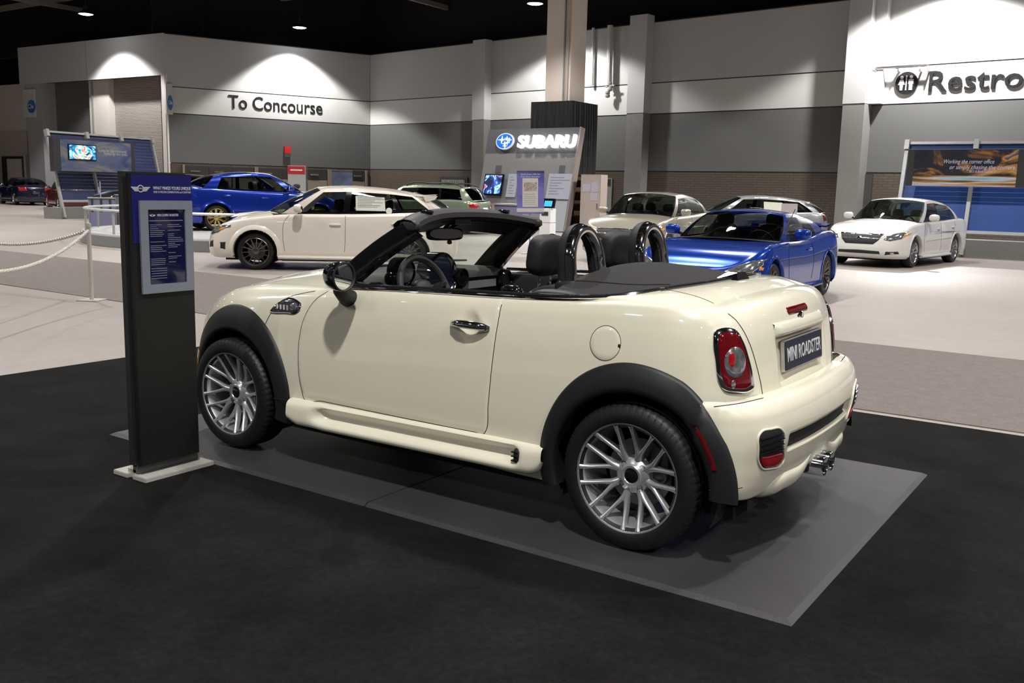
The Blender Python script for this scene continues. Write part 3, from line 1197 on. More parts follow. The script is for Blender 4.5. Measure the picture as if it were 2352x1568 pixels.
# cowl and windscreen base
cw = []
for x, dz, sc in ((.50, -.005, 1.0), (.56, .0, 1.0), (.66, .005, .99), (.78, -.02, .97)):
    row = []
    for k in np.linspace(-1, 1, 25):
        we, ze = edge_at(x + .06)
        xx = x - .09 * (1 - k * k)
        zc = 1.002 if x < .7 else .985
        row.append((xx + .08, we * k * sc, ze + (zc - ze) * (1 - abs(k) ** 2.3) + dz + .012))
    cw.append(row)
MB().grid(cw).build('cowl', BLACKPL, mini)
for sg, y0 in ((1, -.42), (1, .18)):
    MB().tube([(.46, y0, 1.005), (.50, y0 + .2, 1.018), (.545, y0 + .42, 1.012)], [.012, .009, .006], 8).build('wiper_arm', BLACKPL, mini)

# boot deck: between the roof trim curve and the lip
trim_half = [(0.78, .705, .962), (1.0, .708, .970), (1.3, .708, .982), (1.6, .708, .992), (1.78, .708, .998), (2.0, .708, 1.006), (2.15, .703, 1.014), (2.28, .680, 1.026),
             (2.38, .630, 1.042), (2.455, .55, 1.058), (2.505, .44, 1.068), (2.54, .30, 1.074), (2.555, .15, 1.077), (2.56, 0, 1.078)]
TH = curve_pts(trim_half, 90)
tr_deck = TH[TH[:, 0] > 2.14]
lip = edge[(edge[:, 0] > 2.5) & (edge[:, 1] < .74)]
lip = lip[np.argsort(lip[:, 1])]
side_e = e_side[e_side[:, 0] > 2.14]
# outer boundary: side edge from x = 2.14 to the corner and along the lip to the centre
outer = [tuple(p) for p in side_e if p[0] < 2.60] + [tuple(p) for p in lip[::-1] if p[0] >= 2.60]
outer = curve_pts(np.array(outer)[::3], len(tr_deck))
for sg in (-1, 1):
    pass
G = []
inn = curve_pts(tr_deck, 60)
out_ = curve_pts(outer, 60)
for a, b in zip(inn, out_):
    row = []
    for k in np.linspace(0, 1, 16):
        p = a * (1 - k) + b * k
        row.append((p[0], p[1], p[2] + .012 * math.sin(math.pi * k)))
    G.append(row)
deck = MB().grid([[(x, -w, z) for x, w, z in r] for r in G]).mirror_y()
SD = Surf(deck)
deck.build('rear_deck', CREAM, mini, angle=60)
# boot deck shut lines
for sg in (-1, 1):
    SD.line([(2.47, sg * .545), (2.55, sg * .57), (2.63, sg * .575), (2.70, sg * .58)], 'z', 1, .0016, n=20).build('shut_line', GAP, mini)

# doors: panels over the shell
def ridge(x, z):
    return 0.0


door_poly = [(.548, .385), (.56, .36), (1.735, .362), (1.745, .38), (1.752, .50), (1.762, .66), (1.770, .80), (1.773, .90), (1.772, .945), (1.765, .973)]
top = [(x, edge_at(x)[1] - .003) for x in np.linspace(1.772, .74, 14)]
door_poly = [(.545, .40), (.556, .364), (.70, .364), (1.1, .364), (1.5, .365), (1.68, .366), (1.73, .366), (1.742, .385), (1.752, .50), (1.762, .66), (1.770, .80), (1.773, .90), (1.772, .955)] + \
    [(x, z) for x, z in top] + [(.66, .922), (.605, .885), (.565, .83), (.535, .75), (.522, .66), (.520, .56), (.528, .47)]
hand_c = (1.625, .848)


def hdisp(x, z):
    r = math.hypot((x - 1.622) / .060, (z - .846) / .066)
    return -.026 * max(0, 1 - r * r) if r < 1 else 0.0


for sg in (-1, 1):
    d = S.panel(door_poly, 'y', sg, .0022, .019, .012, disp=hdisp, rim=.005).build('door', CREAM, mini, angle=50)
    dp = [(x, z) for x, z in door_poly]
    S.line(dp[27:] + dp[:13], 'y', sg, .0019, .0, n=160, k=5).build('shut_line', GAP, d)
    h = S.hit('y', sg, hand_c)[0]
    y0 = h.y
    hb = MB()
    hp_ = [(1.518, .848), (1.54, .853), (1.58, .856), (1.625, .857), (1.67, .856), (1.71, .853), (1.735, .848)]
    hb.tube([(x, y0 + sg * (.008 + .03 * math.sin(math.pi * i / 6)), z) for i, (x, z) in enumerate(hp_)],
            [.006, .014, .017, .018, .018, .016, .008], 12, flat=1.1)
    hd = hb.build('door_handle', CHROME, d)
    MB().superell((1.705, y0 + sg * .02, .848), (.03, .008, .016), .8, .8, 12, 8).build('key_cover', CHROME, hd)
    # belt trim: black rail and chrome bead
    P = [(x, sg * (w + .012), z + .004) for x, w, z in TH]
    nn = len(P)
    MB().tube(P, .013, 8, flat=.75).build('belt_trim', TRIM, mini)
    MB().tube([(x, y + sg * .012, z - .004) for x, y, z in P], .0045, 6).build('chrome_bead', CHROME, mini)

# fuel flap
for sg in (-1,):
    pts = [(2.327 + .071 * math.cos(a), .848 + .071 * math.sin(a)) for a in np.linspace(0, 2 * math.pi, 40, endpoint=False)]
    ff = S.panel(pts, 'y', sg, .0015, .018, .008, rim=.004).build('fuel_flap', CREAM, mini)
    S.line(pts, 'y', sg, .0013, n=60, closed=True).build('shut_line', GAP, ff)
    h = S.hit('y', sg, (2.395, .842))[0]
    MB().superell((2.392, h.y, .842), (.007, .003, .010), .9, .9, 10, 6).build('finger_notch', GAP, ff)

# side scuttle (indicator grille)
for sg in (-1, 1):
    pts = curve_pts([(.275, .790), (.32, .835), (.375, .862), (.47, .857), (.505, .840), (.505, .815), (.485, .798), (.40, .787)], 40, closed=True)
    sc = S.panel(pts, 'y', sg, .008, .02, .012, rim=.006).build('side_scuttle', CHROME, mini)
    pts2 = curve_pts([(.300, .797), (.335, .832), (.378, .850), (.465, .845), (.490, .832), (.490, .817), (.475, .806), (.40, .797)], 40, closed=True)
    S.panel(pts2, 'y', sg, .0105, .015, .006, rim=.003).build('scuttle_grille', DARKLENS, sc)
    for k in range(4):
        xx = .335 + k * .027
        h = S.hit('y', sg, (xx, .82))[0]
        MB().box((xx, h.y + sg * .012, .82), (.012, .008, .026)).build('grille_bar', CHROME, sc, smooth=False)
    pts3 = [(.455 + .027 * math.cos(a), .826 + .018 * math.sin(a)) for a in np.linspace(0, 2 * math.pi, 20, endpoint=False)]
    S.panel(pts3, 'y', sg, .0125, .012, .004, rim=.003).build('indicator_lens', CLEARLENS, sc)

# underside
MB().box2((-.5, -.62, .16), (2.85, .62, .21)).build('floor_pan', BLACKMAT, mini, smooth=False)
MB().box2((.44, -.765, .18), (2.03, .765, .24)).build('floor_pan', BLACKMAT, mini, smooth=False)

# side skirts
def skirt(sg):
    sec = [(.362, .800), (.358, .822), (.346, .832), (.336, .826), (.322, .808), (.300, .800), (.285, .806), (.272, .826), (.262, .846), (.248, .852), (.232, .846), (.222, .825), (.215, .77), (.215, .70)]
    full_sec = [(.362, .800), (.356, .824), (.346, .836), (.334, .843), (.322, .847), (.306, .849), (.290, .850), (.276, .851), (.262, .851), (.248, .849), (.234, .842), (.224, .82), (.217, .77), (.217, .70)]
    G = []
    xs = np.concatenate([np.linspace(.475, .70, 14), np.linspace(.72, 1.84, 30), np.linspace(1.86, 2.065, 16)])
    for x in xs:
        k = min(max((x - .62) / .14, 0), 1) * min(max((1.955 - x) / .05, 0), 1)
        k = k * k * (3 - 2 * k)
        rise = .0
        e = 1.0
        if x > 1.98:
            e = math.sqrt(max(0, 1 - ((x - 1.98) / .088) ** 2)) if x < 2.067 else 0
        if x < .54:
            e = .7 + .3 * (x - .475) / .065
        if False:
            e = .45 + .55 * math.sqrt(max(0.0, 1 - ((.60 - x) / .062) ** 2))
        row = []
        for (z1, w1), (z2, w2) in zip(sec, full_sec):
            z, w = z2 + (z1 - z2) * k, w2 + (w1 - w2) * k
            z = .362 + (z - .362) * (.35 + .65 * e)
            zz = z + .008 * (x - 1.3) / .7
            row.append((x, sg * w, zz))
        G.append(row)
    return MB().grid(G).build('side_skirt', CREAM, mini, angle=60)


for sg in (-1, 1):
    sk = skirt(sg)
    MB().superell((1.938, sg * .824, .306), (.026, .026, .038), .7, .8, 14, 10).build('skirt_vent', BLACKPL, sk)
    for k in range(3):
        MB().box((1.928, sg * .844, .287 + k * .019), (.034, .016, .005)).build('vent_fin', BLACKGLOSS, sk, smooth=False)

# rear bumper
def RF_REAR(a):
    return .435 + .04 * max(0, math.sin(a)) ** 2 + .03 * max(0, math.cos(a)) * (1 - max(0, math.sin(a)))


def rb_levels(c):
    d = np.array(c['d'], float)
    d /= np.linalg.norm(d)
    zs = [.270, .276, .30, .36, .43, .50, .57, .62, .648, .660, .664]
    ins = [.10, .062, .040, .022, .010, .0, .004, .018, .042, .07, .115]
    k = c.get('k', 1)
    return [(c['x'] - d[0] * i * k, max(0, c['w'] - d[1] * i * k), z + c.get('dz', 0) * (1 if z > .5 else 0) + (c.get('db', 0) if z < .30 else 0)) for z, i in zip(zs, ins)]


bc = [dict(x=3.027, w=0, d=(1, 0), db=.02), dict(x=3.022, w=.22, d=(1, .04), db=.02), dict(x=3.006, w=.42, d=(.97, .2), db=.0), dict(x=2.988, w=.575, d=(.9, .42), db=-.01),
      dict(x=2.958, w=.692, d=(.7, .7), db=-.01, dz=.004), dict(x=2.91, w=.772, d=(.4, .9), k=.8, dz=.006), dict(x=2.85, w=.810, d=(.2, 1), k=.55, dz=.004),
      dict(x=2.80, w=.815, d=(.1, 1), k=.45, dz=.002), dict(x=2.76, w=.822, d=(0, 1), k=.4)]
BG = shell_grid(bc, 120, 90, rb_levels)


def slot(x, y, z):
    def sm(a, lo, hi):
        t = min(max((a - lo) / (hi - lo), 0), 1)
        return t * t * (3 - 2 * t)
    zc = .470
    k = (1 - sm(abs(y), .43, .45)) * sm(z, .437, .447) * (1 - sm(z, .497, .507))
    v = .030 * k
    return v


bum = grid_to_mb(BG, hole=lambda x, y, z: math.hypot(x - 2.467, z - AZ) < RF_REAR(math.atan2(z - AZ, x - 2.467)) - .03, post=slot)
_u2 = grid_to_mb(HG)
_u3 = grid_to_mb(BG)
_u2.add(_u3.v, _u3.f)
SU = Surf(_u2)
SB = Surf(grid_to_mb(BG))
SB2 = Surf(grid_to_mb(BG, post=slot))
bumper = bum.build('rear_bumper', CREAM, mini, angle=60)
SB2.panel(rrect(-.435, .443, .435, .501, .02), 'x', 1, .002, .03, .006, rim=.003).build('lower_grille', BLACKPL, bumper)
VN = Vector((.86, -.51, 0)).normalized()
VE = Vector((.51, .86, 0)).normalized()


def cam_hit_b(px, py):
    d = Vector(CF + CR * (px - 1176) / FPX - CU * (py - 784) / FPX)
    return SB.t.ray_cast(Vector(CAM_POS) - Vector((0, 0, MT)), d)[0]


def cam_poly(pts, n=44):
    o = []
    for q in curve_pts(pts, n, closed=True):
        h = cam_hit_b(*q)
        o.append((h.dot(VE), h.z))
    return o


vent_px = [(1745, 1000), (1752, 991), (1770, 987), (1790, 985), (1797, 992), (1798, 1030), (1797, 1058), (1790, 1068), (1768, 1074), (1752, 1074), (1745, 1064), (1743, 1030)]
refl_px = [(1747, 1048), (1758, 1047), (1780, 1042), (1793, 1040), (1794, 1056), (1788, 1065), (1768, 1071), (1754, 1071), (1747, 1062)]
VP_, RP_ = cam_poly(vent_px), cam_poly(refl_px)
for sg in (-1, 1):
    SB.frame = (Vector((VN.x, VN.y * -sg, 0)), Vector((VE.x, VE.y * -sg, 0)))
    rim_c = (sum(p[0] for p in VP_) / len(VP_), sum(p[1] for p in VP_) / len(VP_))
    rv = SB.panel(VP_, 'd', sg, .003, .02, .008, rim=.005).build('bumper_vent', BLACKPL, bumper)
    ring = []
    for q in VP_:
        h, nn = SB.hit('d', sg, (rim_c[0] + (q[0] - rim_c[0]) * 1.05, rim_c[1] + (q[1] - rim_c[1]) * 1.04))
        ring.append(h + nn * .001)
    MB().tube(ring, .005, 8, closed=True).build('vent_rim', CREAM, rv)
    xs_ = [p[0] for p in VP_]
    zt_ = max(p[1] for p in VP_)
    for k in range(4):
        pts = []
        zz = zt_ - .030 - k * .023
        cr_ = []
        for i_ in range(len(VP_)):
            p_, q_ = VP_[i_], VP_[(i_ + 1) % len(VP_)]
            if (p_[1] - zz) * (q_[1] - zz) < 0:
                cr_.append(p_[0] + (q_[0] - p_[0]) * (zz - p_[1]) / (q_[1] - p_[1]))
        for e_ in np.linspace(min(cr_) + .010, max(cr_) - .010, 7):
            h, nn = SB.hit('d', sg, (e_, zz))
            pts.append(h + nn * .007)
        MB().tube(pts, .006, 6, flat=.6).build('vent_slat', BLACKGLOSS, rv)
    SB.panel(RP_, 'd', sg, .010, .02, .012, rim=.005).build('rear_reflector', REDLENS2, rv)
# wheel arches
def flare(cx, sg, a0, a1, rout_fn):
    ang = np.linspace(a0, a1, 72)
    ri = .352
    H = np.zeros((len(ang), 10))
    RS = []
    for i, a in enumerate(ang):
        ca, sa = math.cos(a), math.sin(a)
        ro = rout_fn(a)
        rs = (ro, ro - .004, ro - .014, ro - (ro - ri) * .45, ri + .03, ri + .012, ri + .003, ri, ri, ri + .01)
        RS.append(rs)
        for j, r in enumerate(rs):
            rq = max(r, ri + .02)
            H[i, j] = abs(SU.hit('y', sg, (cx + rq * ca, max(AZ + rq * sa, .23)))[0].y)
            if cx > 1 and ca > .7:
                H[i, j] = max(H[i, j], .79)
    HS = H.copy()
    for i in range(len(ang)):
        lo, hi = max(0, i - 5), min(len(ang), i + 6)
        HS[i] = np.maximum(H[lo:hi].mean(axis=0), H[i] - .002)
    DW = (.0, .009, .016, .026, .031, .029, .022, .008, -.06, -.13)
    G = []
    for i, a in enumerate(ang):
        G.append([(cx + r * math.cos(a), sg * min(HS[i, j] + DW[j], .848), AZ + r * math.sin(a)) for j, r in enumerate(RS[i])])
    return MB().grid(G)


for cx, rf in ((0.0, lambda a: .455 + .035 * math.sin(a) ** 2 - .0 * math.cos(a)), (2.467, RF_REAR)):
    for sg in (-1, 1):
        fl = flare(cx, sg, math.radians(-3 if cx > 1 else -14), math.radians(196), rf)
        f_ = fl.build('wheel_arch', CLADDING, mini, angle=50)
        # lower seam of the arch moulding
        for ang, in ((math.radians(4),),) if cx > 1 else ((math.radians(4),),):
            row = []
            for r in np.linspace(.36, .46, 6):
                x, z = cx + r * math.cos(ang), AZ + r * math.sin(ang)
                row.append((x, sg * (abs(SU.hit('y', sg, (x, z))[0].y) + .030), z))
            MB().tube(row, .0018, 5).build('seam', GAP, f_)
        if cx > 1:
            G = []
            for a in np.linspace(math.radians(16), math.radians(42), 16):
                row = []
                for r in (.383, .388, .399, .404):
                    x, z = cx + r * math.cos(a), AZ + r * math.sin(a)
                    h = abs(SU.hit('y', sg, (x, z))[0].y)
                    row.append((x, sg * (min(h + .030, .845) + (.004 if .385 < r < .40 else .001)), z))
                G.append(row)
            MB().grid(G).build('side_reflector', mat('dark_red_lens', (0.11, 0.004, 0.006), 0.15, coat=1.0), f_)
        else:
            G = []
            for a in np.linspace(math.radians(150), math.radians(164), 8):
                row = []
                for r in (.383, .393, .407, .417):
                    x, z = cx + r * math.cos(a), AZ + r * math.sin(a)
                    h = abs(SU.hit('y', sg, (x, z))[0].y)
                    row.append((x, sg * (min(h + .030, .845) + (.004 if .39 < r < .41 else .001)), z))
                G.append(row)
            MB().grid(G).build('side_marker', AMBER, f_)
        # inner liner
        G = []
        for a in np.linspace(math.radians(-25), math.radians(205), 30):
            G.append([(cx + r * math.cos(a), sg * y, AZ + r * math.sin(a)) for r, y in ((.375, .76), (.372, .70), (.37, .45), (.02, .45))])
        MB().grid(G).build('wheel_liner', BLACKMAT, mini)

# boot and bumper shut lines, read off the photograph and laid on the body, both sides
def cam_line(pts, r, tree, name='shut_line'):
    Q = []
    for q in curve_pts(pts, 40):
        d = Vector(CF + CR * (q[0] - 1176) / FPX - CU * (q[1] - 784) / FPX)
        h = tree.ray_cast(Vector(CAM_POS) - Vector((0, 0, MT)), d)[0]
        if h is not None:
            Q.append(h)
    for sg in (1, -1):
        MB().tube([(p.x, p.y * sg, p.z) for p in Q], r, 6).build(name, GAP, mini)


cam_line([(1672, 720), (1688, 733), (1706, 757), (1722, 790), (1737, 838), (1747, 880), (1753, 917)], .0022, S.t)
for q_ in (((506, 667), (494, 678), (482, 695), (474, 714), (470, 730)),):
    Q_ = []
    for q in curve_pts(q_, 14):
        d_ = Vector(CF + CR * (q[0] - 1176) / FPX - CU * (q[1] - 784) / FPX)
        h_ = S.t.ray_cast(Vector(CAM_POS) - Vector((0, 0, MT)), d_)[0]
        if h_ is not None and h_.y < 0:
            Q_.append(h_)
    if len(Q_) > 3:
        for sg in (1, -1):
            MB().tube([(p.x, p.y * sg, p.z) for p in Q_], .011, 8).build('head_lamp_rim', CHROME, mini)
cam_line([(1640, 934), (1700, 926), (1753, 914)], .0022, SU.t)

# lower valance (diffuser) with twin exhaust
def val_levels(c):
    d = np.array(c['d'], float)
    d /= np.linalg.norm(d)
    zs = [.222, .230, .25, .285, .32, .34]
    ins = [.10, .05, .02, .0, .0, .01]
    return [(c['x'] - d[0] * i, max(0, c['w'] - d[1] * i), z + c.get('dz', 0)) for z, i in zip(zs, ins)]


vc = [dict(x=3.0, w=.0, d=(1, 0), dz=.085), dict(x=3.0, w=.09, d=(1, 0), dz=.08), dict(x=3.0, w=.17, d=(1, 0), dz=.025), dict(x=2.998, w=.26, d=(1, 0)), dict(x=2.99, w=.36, d=(1, .1)), dict(x=2.975, w=.47, d=(.9, .35), dz=.0),
      dict(x=2.93, w=.56, d=(.7, .7), dz=.01), dict(x=2.86, w=.60, d=(.4, .9), dz=.03)]
VG = shell_grid(vc, 60, 24, val_levels)
grid_to_mb(VG).build('rear_valance', CREAM, mini, angle=50)
MB().box2((2.5, -.6, .2), (2.9, .6, .3)).build('exhaust_box', BLACKMAT, mini, smooth=False)
for sg in (-1, 1):
    ex = MB()
    ex.lathe([(.046, -.16), (.046, .02), (.043, .026), (.038, .02), (.037, -.14), (.0, -.14)], 28, 'X', c=(3.02, sg * .05, .288))
    ex.build('exhaust_tip', CHROME, mini, angle=40)
MB().superell((2.965, 0, .30), (.03, .12, .05), .6, .6).build('exhaust_shroud', BLACKPL, mini)

# tail lamps: outline read off the photograph, laid on the corner of the body
LN = Vector((.80, -.60, 0)).normalized()
LE = Vector((.60, .80, 0)).normalized()


def cam_hit(px, py):
    d = Vector(CF + CR * (px - 1176) / FPX - CU * (py - 784) / FPX)
    o = Vector(CAM_POS) - Vector((0, 0, MT))
    return S.t.ray_cast(o, d)[0]


lamp_px = [(1640, 762), (1662, 753), (1686, 757), (1704, 783), (1718, 824), (1728, 872), (1729, 890), (1718, 899), (1690, 902), (1664, 898), (1650, 878), (1642, 830), (1637, 785)]
L2 = []
for q in curve_pts(lamp_px, 60, closed=True):
    h = cam_hit(*q)
    L2.append((h.dot(LE), h.z))
lcx = sum(p[0] for p in L2) / len(L2)
lcz = sum(p[1] for p in L2) / len(L2)
for sg in (-1, 1):
    S.frame = (Vector((LN.x, LN.y * -sg, 0)), Vector((LE.x, LE.y * -sg, 0)))
    tl = S.panel(L2, 'd', sg, .010, .022, .018, rim=.006).build('tail_lamp', CHROME, mini)
    sc = lambda kx, kz: [(lcx + (x - lcx) * kx, lcz + (z - lcz) * kz) for x, z in L2]
    S.panel(sc(.78, .86), 'd', sg, .0145, .018, .006, rim=.004).build('red_lens', REDLENS, tl)
    S.panel([(lcx + .050 * math.cos(a), lcz + .0 + .060 * math.sin(a)) for a in np.linspace(0, 2 * math.pi, 28, endpoint=False)], 'd', sg, .0185, .015, .005, rim=.006).build('clear_lens', CLEARLENS, tl)
    S.panel([(lcx - .020 + .014 * math.cos(a), lcz + .012 + .028 * math.sin(a)) for a in np.linspace(0, 2 * math.pi, 16, endpoint=False)], 'd', sg, .0205, .01, .003, rim=.004).build('inner_red_lens', REDLENS2, tl)
    S.panel([(lcx - .012 + .010 * math.cos(a), lcz - .085 + .016 * math.sin(a)) for a in np.linspace(0, 2 * math.pi, 12, endpoint=False)], 'd', sg, .016, .01, .003, rim=.003).build('reversing_lens', CLEARLENS, tl)

# plate, boot details
PLATE = mat('plate_blue', (0.012, 0.014, 0.035), 0.55, noise=0.05)
def plate_pt(y, z, off):
    return (2.884 + (z - .78) * -.10 + off, y, z)
pz0, pz1, pw = .722, .858, .262
mb = MB()
P = [plate_pt(y, z, .0) for y, z in rrect(-pw, pz0, pw, pz1, .012)]
mb.prism(P, (0, 0, 0), (.016, 0, 0))
pl = mb.build('number_plate', SILVER, mini, smooth=False)
mb = MB()
P = [plate_pt(y, z, .0165) for y, z in rrect(-pw + .006, pz0 + .006, pw - .006, pz1 - .006, .010)]
mb.prism(P, (0, 0, 0), (.001, 0, 0)).build('plate_face', PLATE, pl, smooth=False)
text_obj('plate_lettering', 'MINI ROADSTER', .088, mat('plate_white', (0.62, 0.62, 0.64), 0.4), plate_pt(-.232, .788, .0182), (0, 1, 0), (-.1, 0, 1), pl, .0008, .004, width=.464)
# overhang above the plate (grip moulding)
G = []
for y in np.linspace(-.325, .325, 40):
    k = 1 - max(0, (abs(y) - .27) / .055) ** 2 if abs(y) > .27 else 1
    base = S.hit('x', 1, (y, .905))[0].x
    G.append([(base - .012, y, .935), (base + .006 * k, y, .928), (base + .016 * k, y, .912), (base + .021 * k, y, .893), (base + .018 * k, y, .882), (base + .004, y, .874), (base - .03, y, .874)])
MB().grid(G).build('boot_grip', CREAM, mini, angle=60)
SR.panel(rrect(-.135, .952, .135, .982, .014), 'x', 1, .004, .02, .008, rim=.004).build('brake_light', REDLENS, mini)
em = MB()
h = S.hit('x', 1, (0, .935))[0]
for pts in ([(-.032, .942), (-.012, .948), (.012, .948), (.032, .942), (.012, .934), (-.012, .934)],):
    em.prism([(h.x - .002, y, z) for y, z in pts], (0, 0, 0), (.009, 0, 0))
em.lathe([(.0, .014), (.016, .013), (.019, .008), (.019, 0)], 20, 'X', c=(h.x, 0, .94))
em.build('boot_emblem', CHROME, mini, smooth=False)
h = SR.hit('x', 1, (.43, .935))[0]
MB().box((h.x + .004, .43, .90), (.006, .11, .02)).build('boot_badge', CHROME, mini, smooth=False)
# third-brake / antenna pod on the deck
mb = MB()
b0 = [(2.475, -.062), (2.605, -.085), (2.605, .085), (2.475, .062)]
t0 = [(2.535, -.03), (2.585, -.05), (2.585, .05), (2.535, .03)]
zd = 1.076
mb.add([(x, y, zd - .004 if x < 2.5 else zd - .012) for x, y in b0] + [(x, y, zd + .035) for x, y in t0],
       [(0, 1, 5, 4), (1, 2, 6, 5), (2, 3, 7, 6), (3, 0, 4, 7), (4, 5, 6, 7)])
mb.build('antenna_pod', BLACKGLOSS, mini, smooth=False)

# folded roof under its tonneau
G = []
for x in np.linspace(1.96, 2.545, 30):
    wt = float(np.interp(x, [1.9, 2.15, 2.28, 2.38, 2.455, 2.505, 2.54, 2.56], [.70, .695, .67, .62, .54, .43, .28, .05]))
    zb = float(np.interp(x, [1.9, 2.15, 2.38, 2.56], [1.000, 1.008, 1.035, 1.074]))
    zc = float(np.interp(x, [1.96, 2.02, 2.10, 2.2, 2.35, 2.45, 2.56], [1.095, 1.118, 1.122, 1.116, 1.10, 1.088, 1.074]))
    row = []
    for k in np.linspace(-1, 1, 33):
        row.append((x, wt * k, zb - .008 + (zc - zb + .008) * (1 - abs(k) ** 2.4)))
    G.append(row)
sf = MB().grid(G)
row0 = G[0]
sf.grid([[(p[0], p[1], p[2]) for p in row0], [(p[0] - .03, p[1], p[2] - .03) for p in row0], [(p[0] - .035, p[1], .8) for p in row0]])
soft = sf.build('soft_top', FABRIC, mini, angle=60)
ST = Surf(sf)
for sg in (-1, 1):
    ST.line([(2.0, sg * .50), (2.12, sg * .505), (2.3, sg * .48), (2.42, sg * .40)], 'z', 1, .003, .001, n=24).build('seam', FABRIC, soft)
    # roof side linkage cover
    MB().superell((2.02, sg * .665, .985), (.14, .05, .05), .7, .6).build('link_cover', BLACKPL, mini)

# interior tub
TUB = mat('interior_black', (0.011, 0.011, 0.012), 0.65, noise=0.1)
tub = MB()
for sg in (-1, 1):
    G = []
    for x in np.linspace(.62, 2.1, 24):
        we, ze = edge_at(x)
        G.append([(x, sg * (we + .01), ze - .004), (x, sg * (we - .035), ze - .008), (x, sg * (we - .06), ze - .05), (x, sg * .63, .75), (x, sg * .62, .30)])
    tub.grid(G)
tub.box2((.5, -.64, .22), (2.1, .64, .28))
tub.box2((2.0, -.64, .25), (2.06, .64, .98))
tub.box2((.45, -.64, .25), (.62, .64, .9))
tub.build('interior_tub', TUB, mini, angle=40)
# dash
G = []
G2 = []
for k in np.linspace(-1, 1, 29):
    y = .655 * k
    f0 = .10 * (1 - k * k)
    G.append([(.60 - f0 * 1.2, y, .97 + .02 * (1 - k * k)), (.68 - f0, y, .985 + .022 * (1 - k * k)), (.76 - f0 * .7, y, .985 + .02 * (1 - k * k)), (.83 - f0 * .5, y, .968 + .016 * (1 - k * k)),
              (.865 - f0 * .4, y, .945)])
    G2.append([(.865 - f0 * .4, y, .945), (.858 - f0 * .4, y, .935), (.852 - f0 * .4, y, .90), (.84 - f0 * .4, y, .85), (.82 - f0 * .4, y, .70), (.7, y, .5)])
dash = MB().grid(G).build('dashboard', GREYINT, mini, angle=60)
MB().grid(G2).build('dash_front', BLACKPL, dash, angle=60)
# passenger trim panel
G = []
for y in np.linspace(.18, .50, 12):
    G.append([(.858 - .02 * (1 - (y / .65) ** 2), y, z) for z in (.925, .915, .905, .895, .880)])
MB().grid(G).build('dash_trim', mat('satin_dash_trim', (0.26, 0.285, 0.28), 0.4, 0.3), dash)
for y in (-.58, .575):
    MB().lathe([(.062, -.02), (.062, .012), (.052, .018), (.047, .006), (.0, .006)], 28, 'X', c=(.865, y, .915)).build('air_vent', BLACKGLOSS, dash)
# central speedometer
sp = MB().lathe([(.135, -.05), (.138, .03), (.128, .042), (.118, .034), (.112, .02)], 40, 'X', c=(.80, 0, .965)).build('speedometer', CHROME, dash)
MB().lathe([(.113, .0), (.0, .0)], 40, 'X', c=(.822, 0, .965)).build('dial_face', mat('dial_blue', (0.02, 0.03, 0.09), 0.3, coat=0.5, noise=0.2, nscale=30), sp)
for y in (.165,):
    MB().lathe([(.055, -.02), (.055, .02), (.047, .026), (.042, .012), (.0, .012)], 28, 'X', c=(.835, y, .95)).build('air_vent', BLACKGLOSS, dash)
# tachometer pod behind the wheel
tp = MB().lathe([(.075, -.05), (.078, .02), (.068, .03), (.060, .018), (.0, .018)], 32, 'X', c=(.845, -.35, 1.015)).build('tachometer', BLACKGLOSS, dash)
MB().lathe([(.058, .0), (.052, .004), (.0, .004)], 28, 'X', c=(.866, -.35, 1.015)).build('dial_face', mat('dial_grey', (0.16, 0.17, 0.17), 0.3, noise=0.2), tp)
MB().superell((.86, -.46, .985), (.035, .035, .035), .8, .8).build('switch_pod', BLACKGLOSS, dash)
# steering wheel
sw = MB()
R3 = Matrix.Rotation(math.radians(-24), 3, 'Y')
c0 = Vector((1.0, -.35, .925))
ring = [c0 + R3 @ Vector((0, .182 * math.cos(a), .182 * math.sin(a))) for a in np.linspace(0, 2 * math.pi, 48, endpoint=False)]
sw.tube(ring, .018, 10, closed=True)
swo = sw.build('steering_wheel', LEATHER, mini)
hub = MB().superell(c0 + R3 @ Vector((-.02, 0, 0)), (.035, .075, .065), .7, .7, M3=R3).build('wheel_hub', BLACKPL, swo)
for a in (math.radians(10), math.radians(170), math.radians(270)):
    e = c0 + R3 @ Vector((0, .175 * math.cos(a), .175 * math.sin(a)))
    MB().bar(c0 + R3 @ Vector((-.02, 0, 0)), e, .035, .02).build('wheel_spoke', SILVER, swo, smooth=False)
MB().tube([c0 + Vector((-.03, 0, -.01)), (.80, -.35, .86)], .045, 12).build('steering_column', BLACKPL, swo)

# seats with headrests
def seat(y):
    s_ = MB()
    Rb = Matrix.Rotation(math.radians(14), 3, 'Y')
    s_.superell((1.72, y, .70), (.075, .235, .32), .55, .5, 24, 16, M3=Rb)
    s_.superell((1.40, y, .46), (.27, .24, .09), .5, .5, 24, 12)
    for sg in (-1, 1):
        s_.superell((1.68, y + sg * .215, .68), (.09, .05, .26), .7, .7, 16, 12, M3=Rb)
    so = s_.build('seat', LEATHER, mini)
    hr = MB()
    hr.superell((1.745, y, 1.155), (.052, .128, .098), .55, .55, 28, 18, M3=Matrix.Rotation(math.radians(8), 3, 'Y'))
    ho = hr.build('headrest', LEATHER, so)
    P = []
    for a in np.linspace(-.3, math.pi + .3, 24):
        P.append((1.745 + .062 * math.cos(a), y + .045, 1.155 + .099 * math.sin(a)))
    MB().tube(P, .003, 5).build('headrest_seam', BLACKMAT, ho)
    for sg in (-1, 1):
        MB().tube([(1.74, y + sg * .05, 1.08), (1.735, y + sg * .05, .97)], .006, 6).build('headrest_post', CHROME, ho)
    return so


seat(-.345)
seat(.345)
